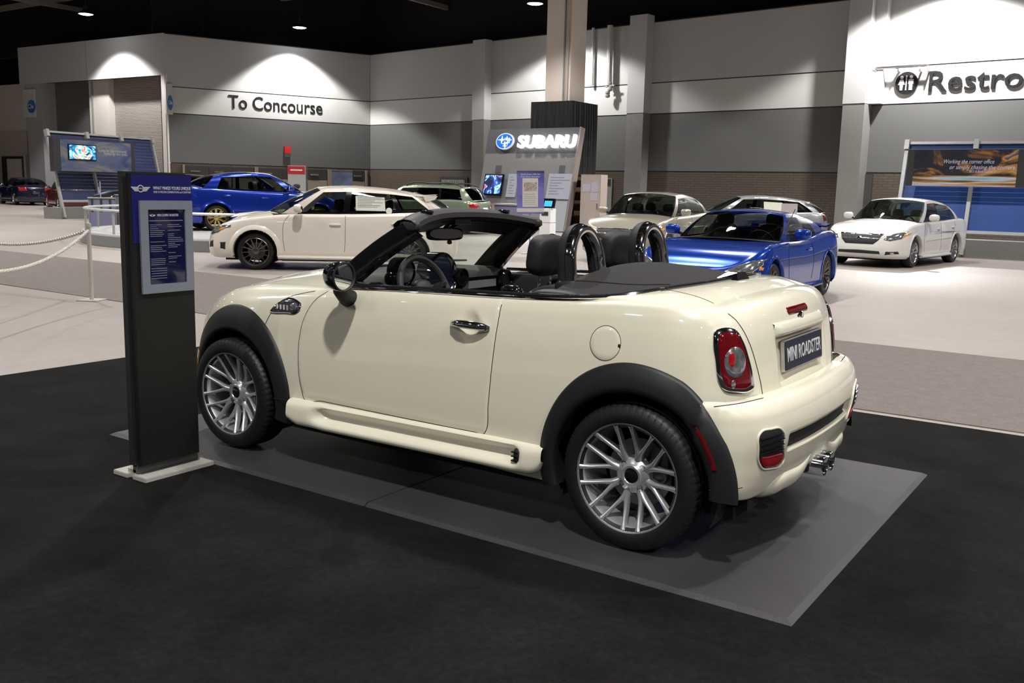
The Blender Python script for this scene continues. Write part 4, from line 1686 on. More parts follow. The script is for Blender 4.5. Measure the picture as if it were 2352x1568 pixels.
# roll hoops
for y in (-.345, .345):
    P = []
    hw, z0, z1 = .135, .98, 1.275
    for k in range(31):
        a = math.pi * k / 30
        P.append((1.945 - .02 * math.sin(a), y - hw * math.cos(a) * (1.0 if True else 1), 1.13 + .155 * math.sin(a)))
    P = [(1.96, y - hw - .012, .98), (1.955, y - hw - .006, 1.06)] + P + [(1.955, y + hw + .006, 1.06), (1.96, y + hw + .012, .98)]
    hp_ = MB()
    ring = []
    # flat band section
    Pv = [Vector(p) for p in P]
    G = []
    for i, p in enumerate(Pv):
        t = (Pv[min(i + 1, len(Pv) - 1)] - Pv[max(i - 1, 0)]).normalized()
        fx = Vector((1, 0, 0))
        nn = t.cross(fx).normalized()
        row = []
        for k in range(16):
            a = 2 * math.pi * k / 16
            row.append(p + fx * .042 * math.copysign(abs(math.cos(a)) ** .7, math.cos(a)) + nn * .024 * math.copysign(abs(math.sin(a)) ** .7, math.sin(a)))
        row.append(row[0])
        G.append(row)
    hb = hp_.grid(G).build('roll_hoop', CHROME, mini)
    # leather pad on the front side
    G = []
    for i, p in enumerate(Pv):
        t = (Pv[min(i + 1, len(Pv) - 1)] - Pv[max(i - 1, 0)]).normalized()
        fx = Vector((1, 0, 0))
        nn = t.cross(fx).normalized()
        row = []
        for k in range(9):
            a = math.pi / 2 + math.pi * k / 8
            row.append(p + fx * .052 * math.cos(a) + nn * .0275 * math.sin(a))
        G.append(row)
    MB().grid(G).build('hoop_pad', LEATHER, hb)
    for sg in (-1, 1):
        MB().superell((1.96, y + sg * (hw + .008), 1.015), (.065, .042, .045), .5, .6, 18, 10).build('hoop_foot', BLACKPL, hb)
MB().box2((1.86, -.64, .93), (2.02, .64, 1.0)).build('rear_bulkhead', BLACKPL, mini, smooth=False)
# grab handles, belt guides on the passenger side
MB().tube([(1.15, .63, .90), (1.2, .60, .93), (1.4, .60, .94), (1.5, .62, .93)], .014, 8).build('door_pull', BLACKGLOSS, mini)
MB().superell((1.70, -.57, .975), (.06, .03, .05), .7, .7).build('belt_guide', BLACKGLOSS, mini)
MB().tube([(1.66, -.55, .93), (1.74, -.56, 1.0), (1.8, -.55, .95)], .012, 8).build('belt_guide', BLACKPL, mini)

# windscreen frame
def lerp3(a, b, t):
    return tuple(a[i] + (b[i] - a[i]) * t for i in range(3))


BC, BS = (.42, 0, 1.00), (.66, .675, .965)        # base centre / side
TC, TS = (.905, 0, 1.312), (1.035, .560, 1.262)   # top centre / side
def ws_pt(k, v):
    """k -1..1 across, v 0..1 up"""
    b = (BC[0] + (BS[0] - BC[0]) * k * k, BS[1] * k, BC[2] + (BS[2] - BC[2]) * k * k)
    t = (TC[0] + (TS[0] - TC[0]) * k * k, TS[1] * k, TC[2] + (TS[2] - TC[2]) * abs(k) ** 2.4)
    p = np.array(b) * (1 - v) + np.array(t) * v
    p[2] += .018 * math.sin(math.pi * v)
    return p


G = [[tuple(ws_pt(k, v)) for v in np.linspace(0, 1, 12)] for k in np.linspace(-.97, .97, 30)]
gl = MB().grid(G).build('windscreen', WSGLASS, mini, angle=80)
for sg in (-1, 1):
    G = []
    for v in np.linspace(-.06, 1.0, 22):
        p = ws_pt(sg * 1.0, v)
        q = ws_pt(sg * .87, v)
        tx = (p - q)
        # pillar section: outer gloss face, inner matt face
        back = np.array([.085, -sg * .012, -.03])
        row = [q, p + np.array([-.018, sg * .004, .018]), p + np.array([.0, sg * .014, .022]), p + np.array([.035, sg * .012, .004]), p + back + np.array([0, sg * .006, .0]), p + back + np.array([-.005, -sg * .04, -.012]), q + np.array([.03, 0, -.02]), q]
        G.append([tuple(r) for r in row])
    MB().grid(G).build('windscreen_pillar', BLACKGLOSS, mini, angle=45)
HEADER = mat('header_trim', (0.035, 0.032, 0.032), 0.5, noise=0.1)
G = []
for k in np.linspace(-1.03, 1.03, 50):
    p = ws_pt(max(min(k, 1), -1), 1.0)
    if abs(k) > 1:
        p[1] += .565 * (k - math.copysign(1, k))
    sec = [(-.055, -.012), (-.06, .012), (-.03, .032), (.01, .040), (.055, .036), (.085, .020), (.088, -.006), (.06, -.026), (.0, -.030), (-.055, -.012)]
    G.append([(p[0] + a, p[1], p[2] + b) for a, b in sec])
hdr_ = MB().grid(G).build('windscreen_header', HEADER, mini, angle=50)
for sg in (-1, 1):
    p = ws_pt(sg, 1.0)
    MB().superell((p[0] + .03, p[1] * .985, p[2] + .006), (.062, .024, .030), .7, .6).build('header_corner', HEADER, hdr_)
    p = ws_pt(sg * .62, 1.0)
    MB().superell((p[0] + .05, p[1], p[2] + .040), (.03, .035, .010), .7, .7).build('roof_latch', BLACKGLOSS, hdr_)
    # sun visors folded up
    G = []
    for k in np.linspace(.12, .85, 14):
        p = ws_pt(sg * k, 1.0)
        q = ws_pt(sg * k, .74)
        G.append([(p[0] + .055, p[1], p[2] - .020), (p[0] - .02, p[1], p[2] - .032), (q[0] + .02, q[1], q[2] - .012), (q[0] + .025, q[1], q[2] - .024), (p[0] - .0, p[1], p[2] - .05), (p[0] + .055, p[1], p[2] - .03)])
    MB().grid(G).build('sun_visor', BLACKPL, hdr_)
p = ws_pt(0, 1.0)
MB().box((p[0] + .02, 0, p[2] - .035), (.10, .14, .03)).build('map_light', BLACKPL, hdr_, smooth=False)
# interior mirror
R3 = Matrix.Rotation(math.radians(-22), 3, 'Z') @ Matrix.Rotation(math.radians(-8), 3, 'Y')
c0 = Vector((.845, -.0, 1.205))
im = MB().superell(c0, (.020, .118, .036), .5, .75, 28, 12, M3=R3).build('inner_mirror', BLACKGLOSS, mini)
mg = []
for k in range(28):
    a = 2 * math.pi * k / 28
    mg.append(c0 + R3 @ Vector((.0205, .103 * math.copysign(abs(math.cos(a)) ** .75, math.cos(a)), .028 * math.copysign(abs(math.sin(a)) ** .8, math.sin(a)))))
MB().add(mg, [tuple(range(28))]).build('mirror_glass', MIRROR, im, smooth=False)
MB().tube([c0 + Vector((-.01, 0, .02)), (.88, 0, 1.27)], .012, 8).build('mirror_stalk', BLACKPL, im)
MB().superell(c0 + Vector((0.02, 0.02, -.045)), (.012, .016, .012), .8, .8, 10, 6).build('mirror_tab', BLACKPL, im)

# door mirrors
for sg in (-1, 1):
    c0 = Vector((.925, sg * .905, 1.030))
    R3 = Matrix.Rotation(math.radians(sg * 8), 3, 'Z')
    mm = MB()
    G = []
    for xx, sc in ((-.098, .02), (-.094, .30), (-.08, .58), (-.055, .80), (-.02, .94), (.015, 1.0), (.036, 1.0), (.042, .95), (.040, .90)):
        row = []
        for k in range(33):
            a = 2 * math.pi * k / 32
            row.append(c0 + R3 @ Vector((xx, sc * .068 * math.copysign(abs(math.cos(a)) ** .85, math.cos(a)), sc * .073 * math.copysign(abs(math.sin(a)) ** .9, math.sin(a)))))
        G.append(row)
    mo = mm.grid(G).build('door_mirror', BLACKGLOSS, mini, angle=60)
    ring = [c0 + R3 @ Vector((.038, .063 * math.cos(a), .068 * math.sin(a))) for a in np.linspace(0, 2 * math.pi, 32, endpoint=False)]
    MB().tube(ring, .0055, 6, closed=True).build('mirror_rim', BLACKPL, mo)
    MB().add([c0 + R3 @ Vector((.033, .061 * math.cos(a), .066 * math.sin(a))) for a in np.linspace(0, 2 * math.pi, 32, endpoint=False)], [tuple(range(32))]).build('mirror_glass', MIRROR, mo, smooth=False)
    MB().tube([c0 + Vector((-.01, sg * .0, -.045)), c0 + Vector((-.02, -sg * .03, -.078)), (.855, sg * .79, .918), (.84, sg * .755, .905)], [.028, .038, .047, .055], 16, flat=.8).build('mirror_foot', BLACKPL, mo)
# head lamps (front)
for sg in (-1, 1):
    out = [(sg * .50 + .095 * math.cos(a), .600 + .095 * math.sin(a)) for a in np.linspace(0, 2 * math.pi, 36, endpoint=False)]
    hl = S.panel(out, 'x', -1, .010, .03, .02, rim=.012).build('head_lamp', CHROME, mini)
    S.panel([(sg * .5 + (x - sg * .5) * .86, .600 + (z - .600) * .86) for x, z in out], 'x', -1, .016, .03, .01, rim=.006).build('lamp_lens', CLEARLENS, hl)
S.panel(rrect(-.36, .42, .36, .60, .06), 'x', -1, .006, .04, .02, rim=.01).build('front_grille', BLACKGLOSS, mini)
S.panel(rrect(-.50, .25, .50, .36, .03), 'x', -1, .006, .04, .02, rim=.01).build('lower_intake', BLACKPL, mini)

# wheels
WHEELSILVER = mat('wheel_silver', (0.60, 0.60, 0.61), 0.28, 0.72, coat=0.3, noise=0.04, nscale=60)


def make_tyre(r, w, rr, m=RUBBER, treads=True):
    h = w / 2
    prof = [(rr - .012, -h * .80), (rr + .004, -h * .95), (rr + .03, -h * 1.02), (rr + (r - rr) * .55, -h * 1.0), (r - .014, -h * .90), (r - .004, -h * .78), (r, -h * .62)]
    for g in (-.38, 0.0, .38):
        prof += [(r, h * (g - .05)), (r - .007, h * (g - .04)), (r - .007, h * (g + .04)), (r, h * (g + .05))]
    prof += [(a, -b) for a, b in prof[:7][::-1]]
    mb = MB()
    n = 240
    G = []
    for k in range(n):
        a = 2 * math.pi * k / n
        row = []
        for j, (rr_, y) in enumerate(prof):
            q = rr_
            if k % 4 == 0 and (j in (5, 6, 7) or j in (len(prof) - 6, len(prof) - 7, len(prof) - 8)):
                q -= .0035
            row.append((q * math.cos(a), y, q * math.sin(a)))
        G.append(row)
    return mb.grid(G, closed_u=True)


def cross_wheel(name, parent, x, sg, rot=0.0):
    """17 inch wheel of eight Y-shaped spokes; outer face towards sg"""
    w = thing(name, None, None)
    w.parent = parent
    w.location = (x, sg * .735, .308)
    R = .308
    ty = make_tyre(R, .205, .222).build('tyre', RUBBER, w, angle=30)
    o = sg
    rim = MB().lathe([(.2345, o * .090), (.2335, o * .097), (.229, o * .0985), (.2235, o * .096), (.219, o * .086), (.213, o * .076), (.207, o * .05), (.198, o * -.02), (.196, o * -.09), (.23, o * -.095), (.234, o * -.08)], 72, 'Y')
    ri = rim.build('rim', WHEELSILVER, w, angle=40)
    hub = MB().lathe([(.0, o * .045), (.03, o * .046), (.034, o * .052), (.043, o * .053), (.052, o * .044), (.070, o * .040), (.078, o * .030), (.080, o * .0), (.0, o * .0)], 48, 'Y')
    hu = hub.build('hub', WHEELSILVER, w, angle=40)
    MB().lathe([(.0, o * .050), (.026, o * .0505), (.031, o * .048)], 32, 'Y').build('hub_cap', BLACKGLOSS, hu)
    for k in range(4):
        a = rot + .6 + math.pi / 2 * k
        c = (.060 * math.cos(a), 0, .060 * math.sin(a))
        MB().lathe([(.0, o * .036), (.011, o * .0365), (.0125, o * .044), (.0115, o * .0445)], 14, 'Y', c=c).build('lug_recess', BLACKGLOSS, hu)
    for k in range(8):
        st = MB()
        phi = rot + math.pi / 4 * k + math.pi / 8
        for s2 in (-1, 1):
            tip = phi + s2 * math.radians(13.0)
            pts = []
            for (r, a, yy, wd, ht) in ((.060, phi, .034, .019, .020), (.084, phi + s2 * .015, .040, .016, .019), (.104, phi + s2 * .062, .046, .0115, .017), (.126, phi + s2 * .122, .053, .0088, .015), (.152, phi + s2 * .172, .062, .0078, .014), (.182, phi + s2 * .208, .075, .0080, .013), (.205, phi + s2 * .226, .086, .0092, .011), (.221, phi + s2 * .236, .094, .011, .006)):
                pts.append((np.array([r * math.cos(a), o * yy, r * math.sin(a)]), a, wd, ht))
            G = []
            for i, (p, a, wd, ht) in enumerate(pts):
                q0, q1 = pts[max(i - 1, 0)][0], pts[min(i + 1, len(pts) - 1)][0]
                t = q1 - q0
                t /= np.linalg.norm(t)
                sd = np.cross(t, [0, o, 0])
                sd /= np.linalg.norm(sd)
                up = np.cross(sd, t)
                if up[1] * o < 0:
                    up = -up
                row = [p + sd * wd * u_ + up * v_ for u_, v_ in ((-.9, -ht * 1.8), (-1, -.2 * ht), (-.62, .22 * ht), (0, .36 * ht), (.62, .22 * ht), (1, -.2 * ht), (.9, -ht * 1.8))]
                G.append([tuple(q) for q in row])
            st.grid(G)
        st.build('spoke', WHEELSILVER, w, angle=50)
    # brake disc and caliper
    br = MB().lathe([(.0, o * -.01), (.07, o * -.01), (.075, o * -.03), (.145, o * -.03), (.145, o * -.045)], 48, 'Y').build('brake_disc', mat('brake_steel', (0.30, 0.29, 0.28), 0.35, 1.0, noise=0.1), w)
    MB().superell((.10, o * -.02, .05), (.04, .03, .08), .6, .6).build('brake_caliper', GUN, w)
    return w


for x in (0.0, 2.467):
    for sg in (-1, 1):
        wheel = cross_wheel('wheel', mini, x, sg, rot=.12 if x > 1 else .3)

# ------------------------------------------------------------------ the other show cars
SUBSIDE = ([.00, .075, .26, .43, .60, .76, .885, .955, .99, 1.0], [.05, .015, .0, .0, .006, .018, .036, .055, .085, .125])


def car_shell(sp, nu=26, nv=34):
    W, fo, xr = sp['W'], sp['fo'], sp['wb'] + sp['ro']
    nose = sp.get('nose', [.08, .03, .0, .0, .02, .045, .08, .12, .165, .22])
    tail = sp.get('tail', [.10, .04, .0, .0, .01, .03, .05, .08, .12, .20])
    zsx, zsz = zip(*sp['zs'])
    cols = []

    def add(x, w, d, f, r):
        cols.append(dict(x=x, w=w, d=d, f=f, r=r, zt=float(np.interp(x, zsx, zsz))))
    cr, cf, n = sp.get('cr', .42), sp.get('cf', .62), 2.7
    for a in (0, 14, 28, 42, 56, 70, 82):
        t = math.radians(a)
        x = xr - cr + cr * math.cos(t) ** (2 / n)
        w = W * math.sin(t) ** (2 / n)
        add(x, w, (math.cos(t) ** (2 - 2 / n) * 1.0 + 1e-6, math.sin(t) ** (2 - 2 / n)), 0, math.cos(t) ** .7)
    for x in np.linspace(xr - cr, -fo + cf, 9):
        k = (x - (-fo + cf)) / (xr - cr + fo - cf)
        add(x, W - .012 * math.sin(math.pi * k), (0, 1), 0, 0)
    for a in (82, 70, 56, 42, 28, 14, 0):
        t = math.radians(a)
        x = -fo + cf - cf * math.cos(t) ** (2 / n)
        w = W * math.sin(t) ** (2 / n)
        add(x, w, (-math.cos(t) ** (2 - 2 / n) - 1e-6, math.sin(t) ** (2 - 2 / n)), math.cos(t) ** .7, 0)
    zb = sp.get('zb', .20)

    def lev(c):
        s_ = 1 - c['f'] - c['r']
        ins = max(s_, 0) * np.array(SUBSIDE[1]) + c['f'] * np.array(nose) + c['r'] * np.array(tail)
        d = np.array(c['d'])
        d = d / np.linalg.norm(d)
        return [(c['x'] - d[0] * i, max(0, c['w'] - d[1] * i), zb + (c['zt'] - zb) * a) for a, i in zip(SUBSIDE[0], ins)]
    return shell_grid(cols, nu, nv, lev)


def car_wheel(parent, x, y, sp, rimmat):
    r, wd, o = sp['r'], sp.get('tw', .22), (1 if y > 0 else -1)
    w = thing('wheel', None, None)
    w.parent = parent
    w.location = (x, y, r)
    rr = sp.get('rim', r * .70)
    h = wd / 2
    MB().lathe([(rr - .01, -h * .8), (rr + .02, -h), (r - .02, -h * .95), (r, -h * .7), (r, h * .7), (r - .02, h * .95), (rr + .02, h), (rr - .01, h * .8)], 40, 'Y').build('tyre', RUBBER, w, angle=40)
    MB().lathe([(rr + .004, o * h * .92), (rr - .006, o * h * .97), (rr - .016, o * h * .85), (rr - .025, o * h * .3), (rr - .03, -o * h * .8)], 40, 'Y').build('rim', rimmat, w, angle=40)
    MB().lathe([(.0, o * h * .55), (.04, o * h * .58), (.06, o * h * .5), (.07, 0), (.0, 0)], 20, 'Y').build('hub', rimmat, w, angle=40)
    ns = sp.get('spokes', 10)
    pair = sp.get('pair', 0.0)
    for k in range(ns):
        a0 = 2 * math.pi * k / ns + .1
        mb = MB()
        for s2 in ((-1, 1) if pair else (0,)):
            a1 = a0 + s2 * pair
            p0 = (.05 * math.cos(a0), o * h * .46, .05 * math.sin(a0))
            p1 = ((rr - .01) * math.cos(a1), o * h * .82, (rr - .01) * math.sin(a1))
            mb.bar(p0, p1, sp.get('sw', .03), .025, up=(0, 1, 0))
        mb.build('spoke', rimmat, w, smooth=False)
    MB().lathe([(.0, -o * .02), (.15, -o * .02), (.15, -o * .05)], 24, 'Y').build('brake_disc', GUN, w)
    return w


def make_car(sp):
    root = thing(sp.get('name', 'saloon_car'), sp['label'], 'car', sp['loc'], sp['rz'])
    P = sp['paint']
    W, wb, fo, xr = sp['W'], sp['wb'], sp['fo'], sp['wb'] + sp['ro']
    r = sp['r']
    HGc = car_shell(sp, sp.get('nu', 26), sp.get('nv', 34))
    full = grid_to_mb(HGc)
    Sf = Surf(full)
    ra = r + .05
    hole = lambda x, y, z: abs(y) > .45 and min(math.hypot(x, z - r), math.hypot(x - wb, z - r)) < ra + .012
    grid_to_mb(HGc, hole=hole).build('body_shell', P, root, angle=60)
    edge = HGc[:, -1, :]
    es = edge[(edge[:, 0] > -fo + .3) & (edge[:, 0] < xr - .18)]
    es = es[np.argsort(es[:, 0])]
    zsx, zsz = zip(*sp['zs'])

    def eat(x):
        return float(np.interp(x, es[:, 0], es[:, 1])), float(np.interp(x, es[:, 0], es[:, 2]))
    g = sp['gh']
    zcx, zcz = zip(*sp['zc'])

    half = edge[np.argsort(edge[:, 0])]
    xf0 = float(half[0, 0])
    xr0 = float(half[-1, 0])

    def smooth(t):
        t = min(max(t, 0), 1)
        return t * t * (3 - 2 * t)

    def topgrid(x0, x1, n):
        G = []
        for t in np.linspace(0, 1, n):
            # finer steps at the open end
            x = x0 + (x1 - x0) * (t ** 1.6 if abs(x0 - xf0) < .01 else 1 - (1 - t) ** 1.6)
            we = float(np.interp(x, half[:, 0], half[:, 1]))
            ze = float(np.interp(x, half[:, 0], half[:, 2]))
            zc = float(np.interp(x, zcx, zcz))
            zc = ze + (zc - ze) * smooth((x - xf0) / .45) * smooth((xr0 - x) / .30)
            G.append([(x, we * k, ze + (zc - ze) * (1 - abs(k) ** 2.4)) for k in np.linspace(-1, 1, 25)])
        return G
    MB().grid(topgrid(xf0, g['wsb_s'] + .02, 26)).build('bonnet', P, root, angle=60)
    if xr0 - g['rgb_s'] > .06:
        MB().grid(topgrid(g['rgb_s'] - .04, xr0, 14)).build('boot_lid', P, root, angle=60)
    # wheel arch lips, liners
    for cx in (0, wb):
        for sg in (-1, 1):
            G = []
            for a in np.linspace(math.radians(-12), math.radians(192), 40):
                row = []
                for rr_, dw in ((ra + sp.get('lipw', .045), -.002), (ra + .036, sp.get('lip', .008)), (ra + .006, sp.get('lip', .008) + .002), (ra, .002), (ra, -.08)):
                    x, z = cx + rr_ * math.cos(a), r + rr_ * math.sin(a)
                    h = abs(Sf.hit('y', sg, (x, max(z, sp.get('zb', .2) + .03)))[0].y)
                    row.append((x, sg * (h + dw), z))
                G.append(row)
            MB().grid(G).build('wheel_arch', sp.get('archmat', P), root, angle=60)
            G = []
            for a in np.linspace(math.radians(-20), math.radians(200), 20):
                G.append([(cx + q * math.cos(a), sg * y, r + q * math.sin(a)) for q, y in ((ra + .004, W - .06), (ra, .5), (.02, .5))])
            MB().grid(G).build('wheel_liner', BLACKMAT, root)
            car_wheel(root, cx, sg * (W - sp.get('tw', .22) / 2 - .025), sp, sp['rimmat'])
    MB().box2((-fo + .35, -W + .3, .15), (xr - .3, W - .3, .22)).build('floor_pan', BLACKMAT, root, smooth=False)
    MB().box2((r + .12, -W + .09, .16), (wb - r - .12, W - .09, .24)).build('floor_pan', BLACKMAT, root, smooth=False)
    # interior tub
    tub = MB()
    x0, x1 = g['wsb'] - .1, min(g['rgb'] + .1, xr - .25)
    for sg in (-1, 1):
        tub.grid([[(x, sg * (eat(x)[0] + .01), eat(x)[1] - .004), (x, sg * (eat(x)[0] - .05), eat(x)[1] - .03), (x, sg * (W - .2), .3)] for x in np.linspace(x0, x1, 12)])
    tub.box2((x0, -W + .2, .28), (x1, W - .2, .32))
    tub.build('interior_tub', TUB, root, angle=40)
    INT = sp.get('intmat', TUB)
    we, ze = eat(g['wsb_s'] + .1)
    MB().grid([[(g['wsb'] + .02 + .16 * k * k, we * k, ze + .0 + .03 * (1 - k * k)), (g['wsb'] + .30 + .1 * k * k, we * k, ze + .01 + .02 * (1 - k * k)), (g['wsb'] + .45, we * k, ze - .08), (g['wsb'] + .4, we * k, .5)] for k in np.linspace(-1, 1, 15)]).build('dashboard', TUB, root)
    for sx in sp.get('seats', (1.25, 2.1)):
        for y in (-.37, .37):
            so = MB().superell((sx + .06, y, .72), (.10, .24, .36), .5, .5, 16, 10, M3=Matrix.Rotation(.2, 3, 'Y')).build('seat', INT, root)
            MB().superell((sx + .17, y, 1.13), (.06, .13, .10), .6, .6, 14, 8).build('headrest', INT, so)
    c0 = Vector((g['wsb'] + .62, -.37, ze - .03))
    R3 = Matrix.Rotation(math.radians(-25), 3, 'Y')
    MB().tube([c0 + R3 @ Vector((0, .18 * math.cos(a), .18 * math.sin(a))) for a in np.linspace(0, 2 * math.pi, 24, endpoint=False)], .016, 6, closed=True).build('steering_wheel', BLACKPL, root)

    # greenhouse
    rpx, rpz = zip(*g['roof'])
    wR = g['wR']
    ring = []          # (base, top, kind of cell towards the next column)

    def roofz(x):
        return float(np.interp(x, rpx, rpz))

    def zc_at(x):
        return float(np.interp(x, zcx, zcz))
    KF = [0, .25, .5, .72, .9, 1.0]
    for i, k in enumerate(KF):
        bx = g['wsb'] + (g['wsb_s'] - g['wsb']) * k * k
        we, ze = eat(g['wsb_s'])
        we -= .02
        zc = zc_at(g['wsb'])
        tx = g['wst'] + (g['wst_s'] - g['wst']) * k * k
        ring.append(((bx, we * k, zc + (ze - zc) * k ** 2.4 + .004), (tx, wR * k, roofz(g['wst_s']) + g.get('crown', .05) * (1 - k ** 2.2)), 'w' if i < len(KF) - 1 else 'p'))
    for (xb, xt), kind in zip(g['side'], g['kinds']):
        we, ze = eat(xb)
        wk = wR - g.get('wtap', .0) * max(0, (xt - g['side'][0][1]) / (g['side'][-1][1] - g['side'][0][1]))
        ring.append(((xb, we - .012, ze + .002), (xt, wk, roofz(xt)), kind))
    wRr = wR - g.get('wtap', .0)
    for i, k in enumerate(KF[::-1]):
        bx = g['rgb'] + (g['rgb_s'] - g['rgb']) * k * k
        we, ze = eat(min(g['rgb_s'], es[-1, 0]))
        we -= .02
        zc = g.get('zrg', zc_at(g['rgb']))
        tx = g['rgt'] + (g['rgt_s'] - g['rgt']) * k * k
        ring.append(((bx, we * k, zc + (ze - zc) * k ** 2.4 + .004), (tx, wRr * k, roofz(g['rgt_s']) + g.get('crown', .05) * (1 - k ** 2.2)), 'r' if i < len(KF) - 1 else ''))
    bow = g.get('bow', .03)

    def gp(i, s, v):
        a, b = ring[i], ring[i + 1]
        p = np.array(a[0]) * (1 - s) + np.array(b[0]) * s
        q = np.array(a[1]) * (1 - s) + np.array(b[1]) * s
        o = p * (1 - v) + q * v
        k = 4 * v * (1 - v)
        kind = a[2]
        if kind in ('w',):
            o = o + np.array([-.25, 0, .9]) * bow * k * .9
        elif kind == 'r':
            o = o + np.array([.3, 0, .8]) * bow * k * g.get('rbow', .9)
        else:
            o = o + np.array([0, 1, 0.25]) * bow * k
        return o
    fr, blk, gls = MB(), MB(), {}
    for i in range(len(ring) - 1):
        kind = ring[i][2]
        ns = 3
        vv = {'w': (.03, .955), 'r': g.get('rv', (.04, .93)), 'g': g.get('gv', (.06, .86)), 'd': g.get('gv', (.06, .86))}.get(kind)
        ss = np.linspace(0, 1, ns + 1)
        for sg in (-1, 1):
            def patch(mb, v0, v1, n):
                G = [[(p[0], sg * p[1], p[2]) for p in (gp(i, s, v) for v in np.linspace(v0, v1, n))] for s in ss]
                mb.grid(G)
            if kind == 'p':
                patch(fr, 0, 1, 9)
            elif kind == 'k':
                patch(fr, g.get('gv', (.06, .86))[1], 1, 3)
                patch(blk, 0, g.get('gv', (.06, .86))[1], 9)
            elif vv:
                patch(blk if kind in 'wgd' else fr, 0, vv[0], 2)
                patch(fr, vv[1], 1, 3)
                nm = {'w': 'windscreen', 'r': 'rear_window'}.get(kind) or ('side_window', i, sg)
                patch(gls.setdefault(nm, MB()), vv[0], vv[1], 9)
    # roof cap
    ks = (1, .93, .8, .6, .35, 0)
    xc = (g['wst'] + g['rgt']) / 2
    for sg in (-1, 1):
        G = []
        for b, t, kd in ring:
            row = []
            for k in ks:
                x = xc + (t[0] - xc) * k
                row.append((x, sg * t[1] * k, roofz(x) * (1 - k) + t[2] * k + (g.get('crown', .05) * (1 - k ** 2) if t[1] > .05 or True else 0) * (1 if t[1] > .01 else 0)))
            # ends already carry the crown
            e = (t[2] - roofz(t[0])) / max(g.get('crown', .05), 1e-6)
            row = [(x, y, roofz(x) + g.get('crown', .05) * (1 - (1 - min(max(e, 0), 1)) * k ** 2)) for (x, y, z), k in zip(row, ks)]
            G.append(row)
        fr.grid(G)
    fr.build('roof', P, root, angle=50)
    if blk.v:
        blk.build('window_surround', BLACKGLOSS, root, angle=50)
    for nm, mb in gls.items():
        if nm == 'windscreen':
            mb.build('windscreen', glass('car_windscreen', (.40, .45, .43), 1), root, angle=80)
        elif nm == 'rear_window':
            mb.build('rear_window', GLASSDARK if sp.get('dark') else GLASS, root, angle=80)
        else:
            mb.build('side_window', GLASSDARK if (sp.get('dark') and nm[1] > len(KF) + 1) else GLASS, root, angle=80)
    # mirrors
    if sp.get('mirrors', True):
        for sg in (-1, 1):
            mx = g['side'][0][0] + .02
            we, ze = eat(mx)
            mo = MB().superell((mx + .02, sg * (W + .07), ze + .10), (.075, .11, .075), .7, .7, 16, 10).build('door_mirror', sp.get('mirmat', P), root)
            MB().bar((mx + .04, sg * (W - .09), ze + .03), (mx + .03, sg * (W + .03), ze + .07), .05, .04).build('mirror_arm', BLACKPL, mo, smooth=False)
            MB().superell((mx + .075, sg * (W + .07), ze + .10), (.025, .09, .058), .7, .7, 14, 8).build('mirror_glass', MIRROR, mo)
    # door lines and handles
    for pts in sp.get('seams', ()):
        for sg in (-1, 1):
            Sf.line(pts, 'y', sg, .0035, n=24, k=5).build('shut_line', GAP, root)
    for (hx_, hz_) in sp.get('handles', ()):
        for sg in (-1, 1):
            h = Sf.hit('y', sg, (hx_, hz_))[0]
            MB().superell((hx_, h.y + sg * .012, hz_), (.10, .018, .02), .7, .6, 14, 8).build('door_handle', sp.get('handlemat', P), root)
    # sills
    if sp.get('sill'):
        for sg in (-1, 1):
            pts = [(x, sg * (W - .012 + .025 * math.sin(math.pi * k)), .225) for k, x in zip(np.linspace(0, 1, 14), np.linspace(ra + .02, wb - ra - .02, 14))]
            MB().tube(pts, .045, 8, flat=.8).build('side_skirt', P, root)
    # panels laid on nose and tail: (name, polygon for y > 0, material, end, offset, mirrored)
    for (nm, poly, m, end, off, mir) in sp.get('panels', ()):
        for sg in ((1, -1) if mir else (1,)):
            pp_ = [(sg * y, z) for y, z in poly]
            if not mir:
                pp_ = poly + [(-y, z) for y, z in poly[::-1]]
            Sf.panel(pp_, 'x', -1 if end == 'f' else 1, off, .045, .02, rim=.012).build(nm, m, root, angle=50)
    for (nm, poly, m, off) in sp.get('sidepanels', ()):
        for sg in (-1, 1):
            Sf.panel(poly, 'y', sg, off, .04, .02, rim=.01).build(nm, m, root, angle=50)
    return root, Sf, eat


WHITEP = mat('pearl_white_paint', (0.72, 0.70, 0.66), 0.3, 0.0, coat=1.0, noise=0.01, nscale=700)
WHITEP2 = mat('warm_white_paint', (0.78, 0.71, 0.62), 0.3, 0.0, coat=1.0, noise=0.01, nscale=700)
BLUEP = mat('bright_blue_paint', (0.003, 0.045, 0.36), 0.22, 0.45, coat=1.0, noise=0.02, nscale=700)
BLUEP2 = mat('deep_blue_paint', (0.004, 0.026, 0.30), 0.22, 0.45, coat=1.0, noise=0.02, nscale=700)
CHAMP = mat('champagne_paint', (0.46, 0.41, 0.33), 0.28, 0.5, coat=1.0, noise=0.03, nscale=700)
GREENP = mat('sage_green_paint', (0.26, 0.31, 0.22), 0.28, 0.5, coat=1.0, noise=0.03, nscale=700)
NAVYP = mat('navy_paint', (0.008, 0.008, 0.028), 0.25, 0.3, coat=1.0, noise=0.03, nscale=700)
BLACKP = mat('black_paint', (0.006, 0.006, 0.007), 0.2, 0.0, coat=1.0, noise=0.03, nscale=700)
REDP = mat('maroon_paint', (0.10, 0.012, 0.014), 0.25, 0.3, coat=1.0, noise=0.03, nscale=700)
SILVERP = mat('silver_paint', (0.45, 0.45, 0.46), 0.28, 0.6, coat=1.0, noise=0.03, nscale=700)
IVORY = mat('ivory_leather', (0.50, 0.44, 0.34), 0.6, noise=0.08)

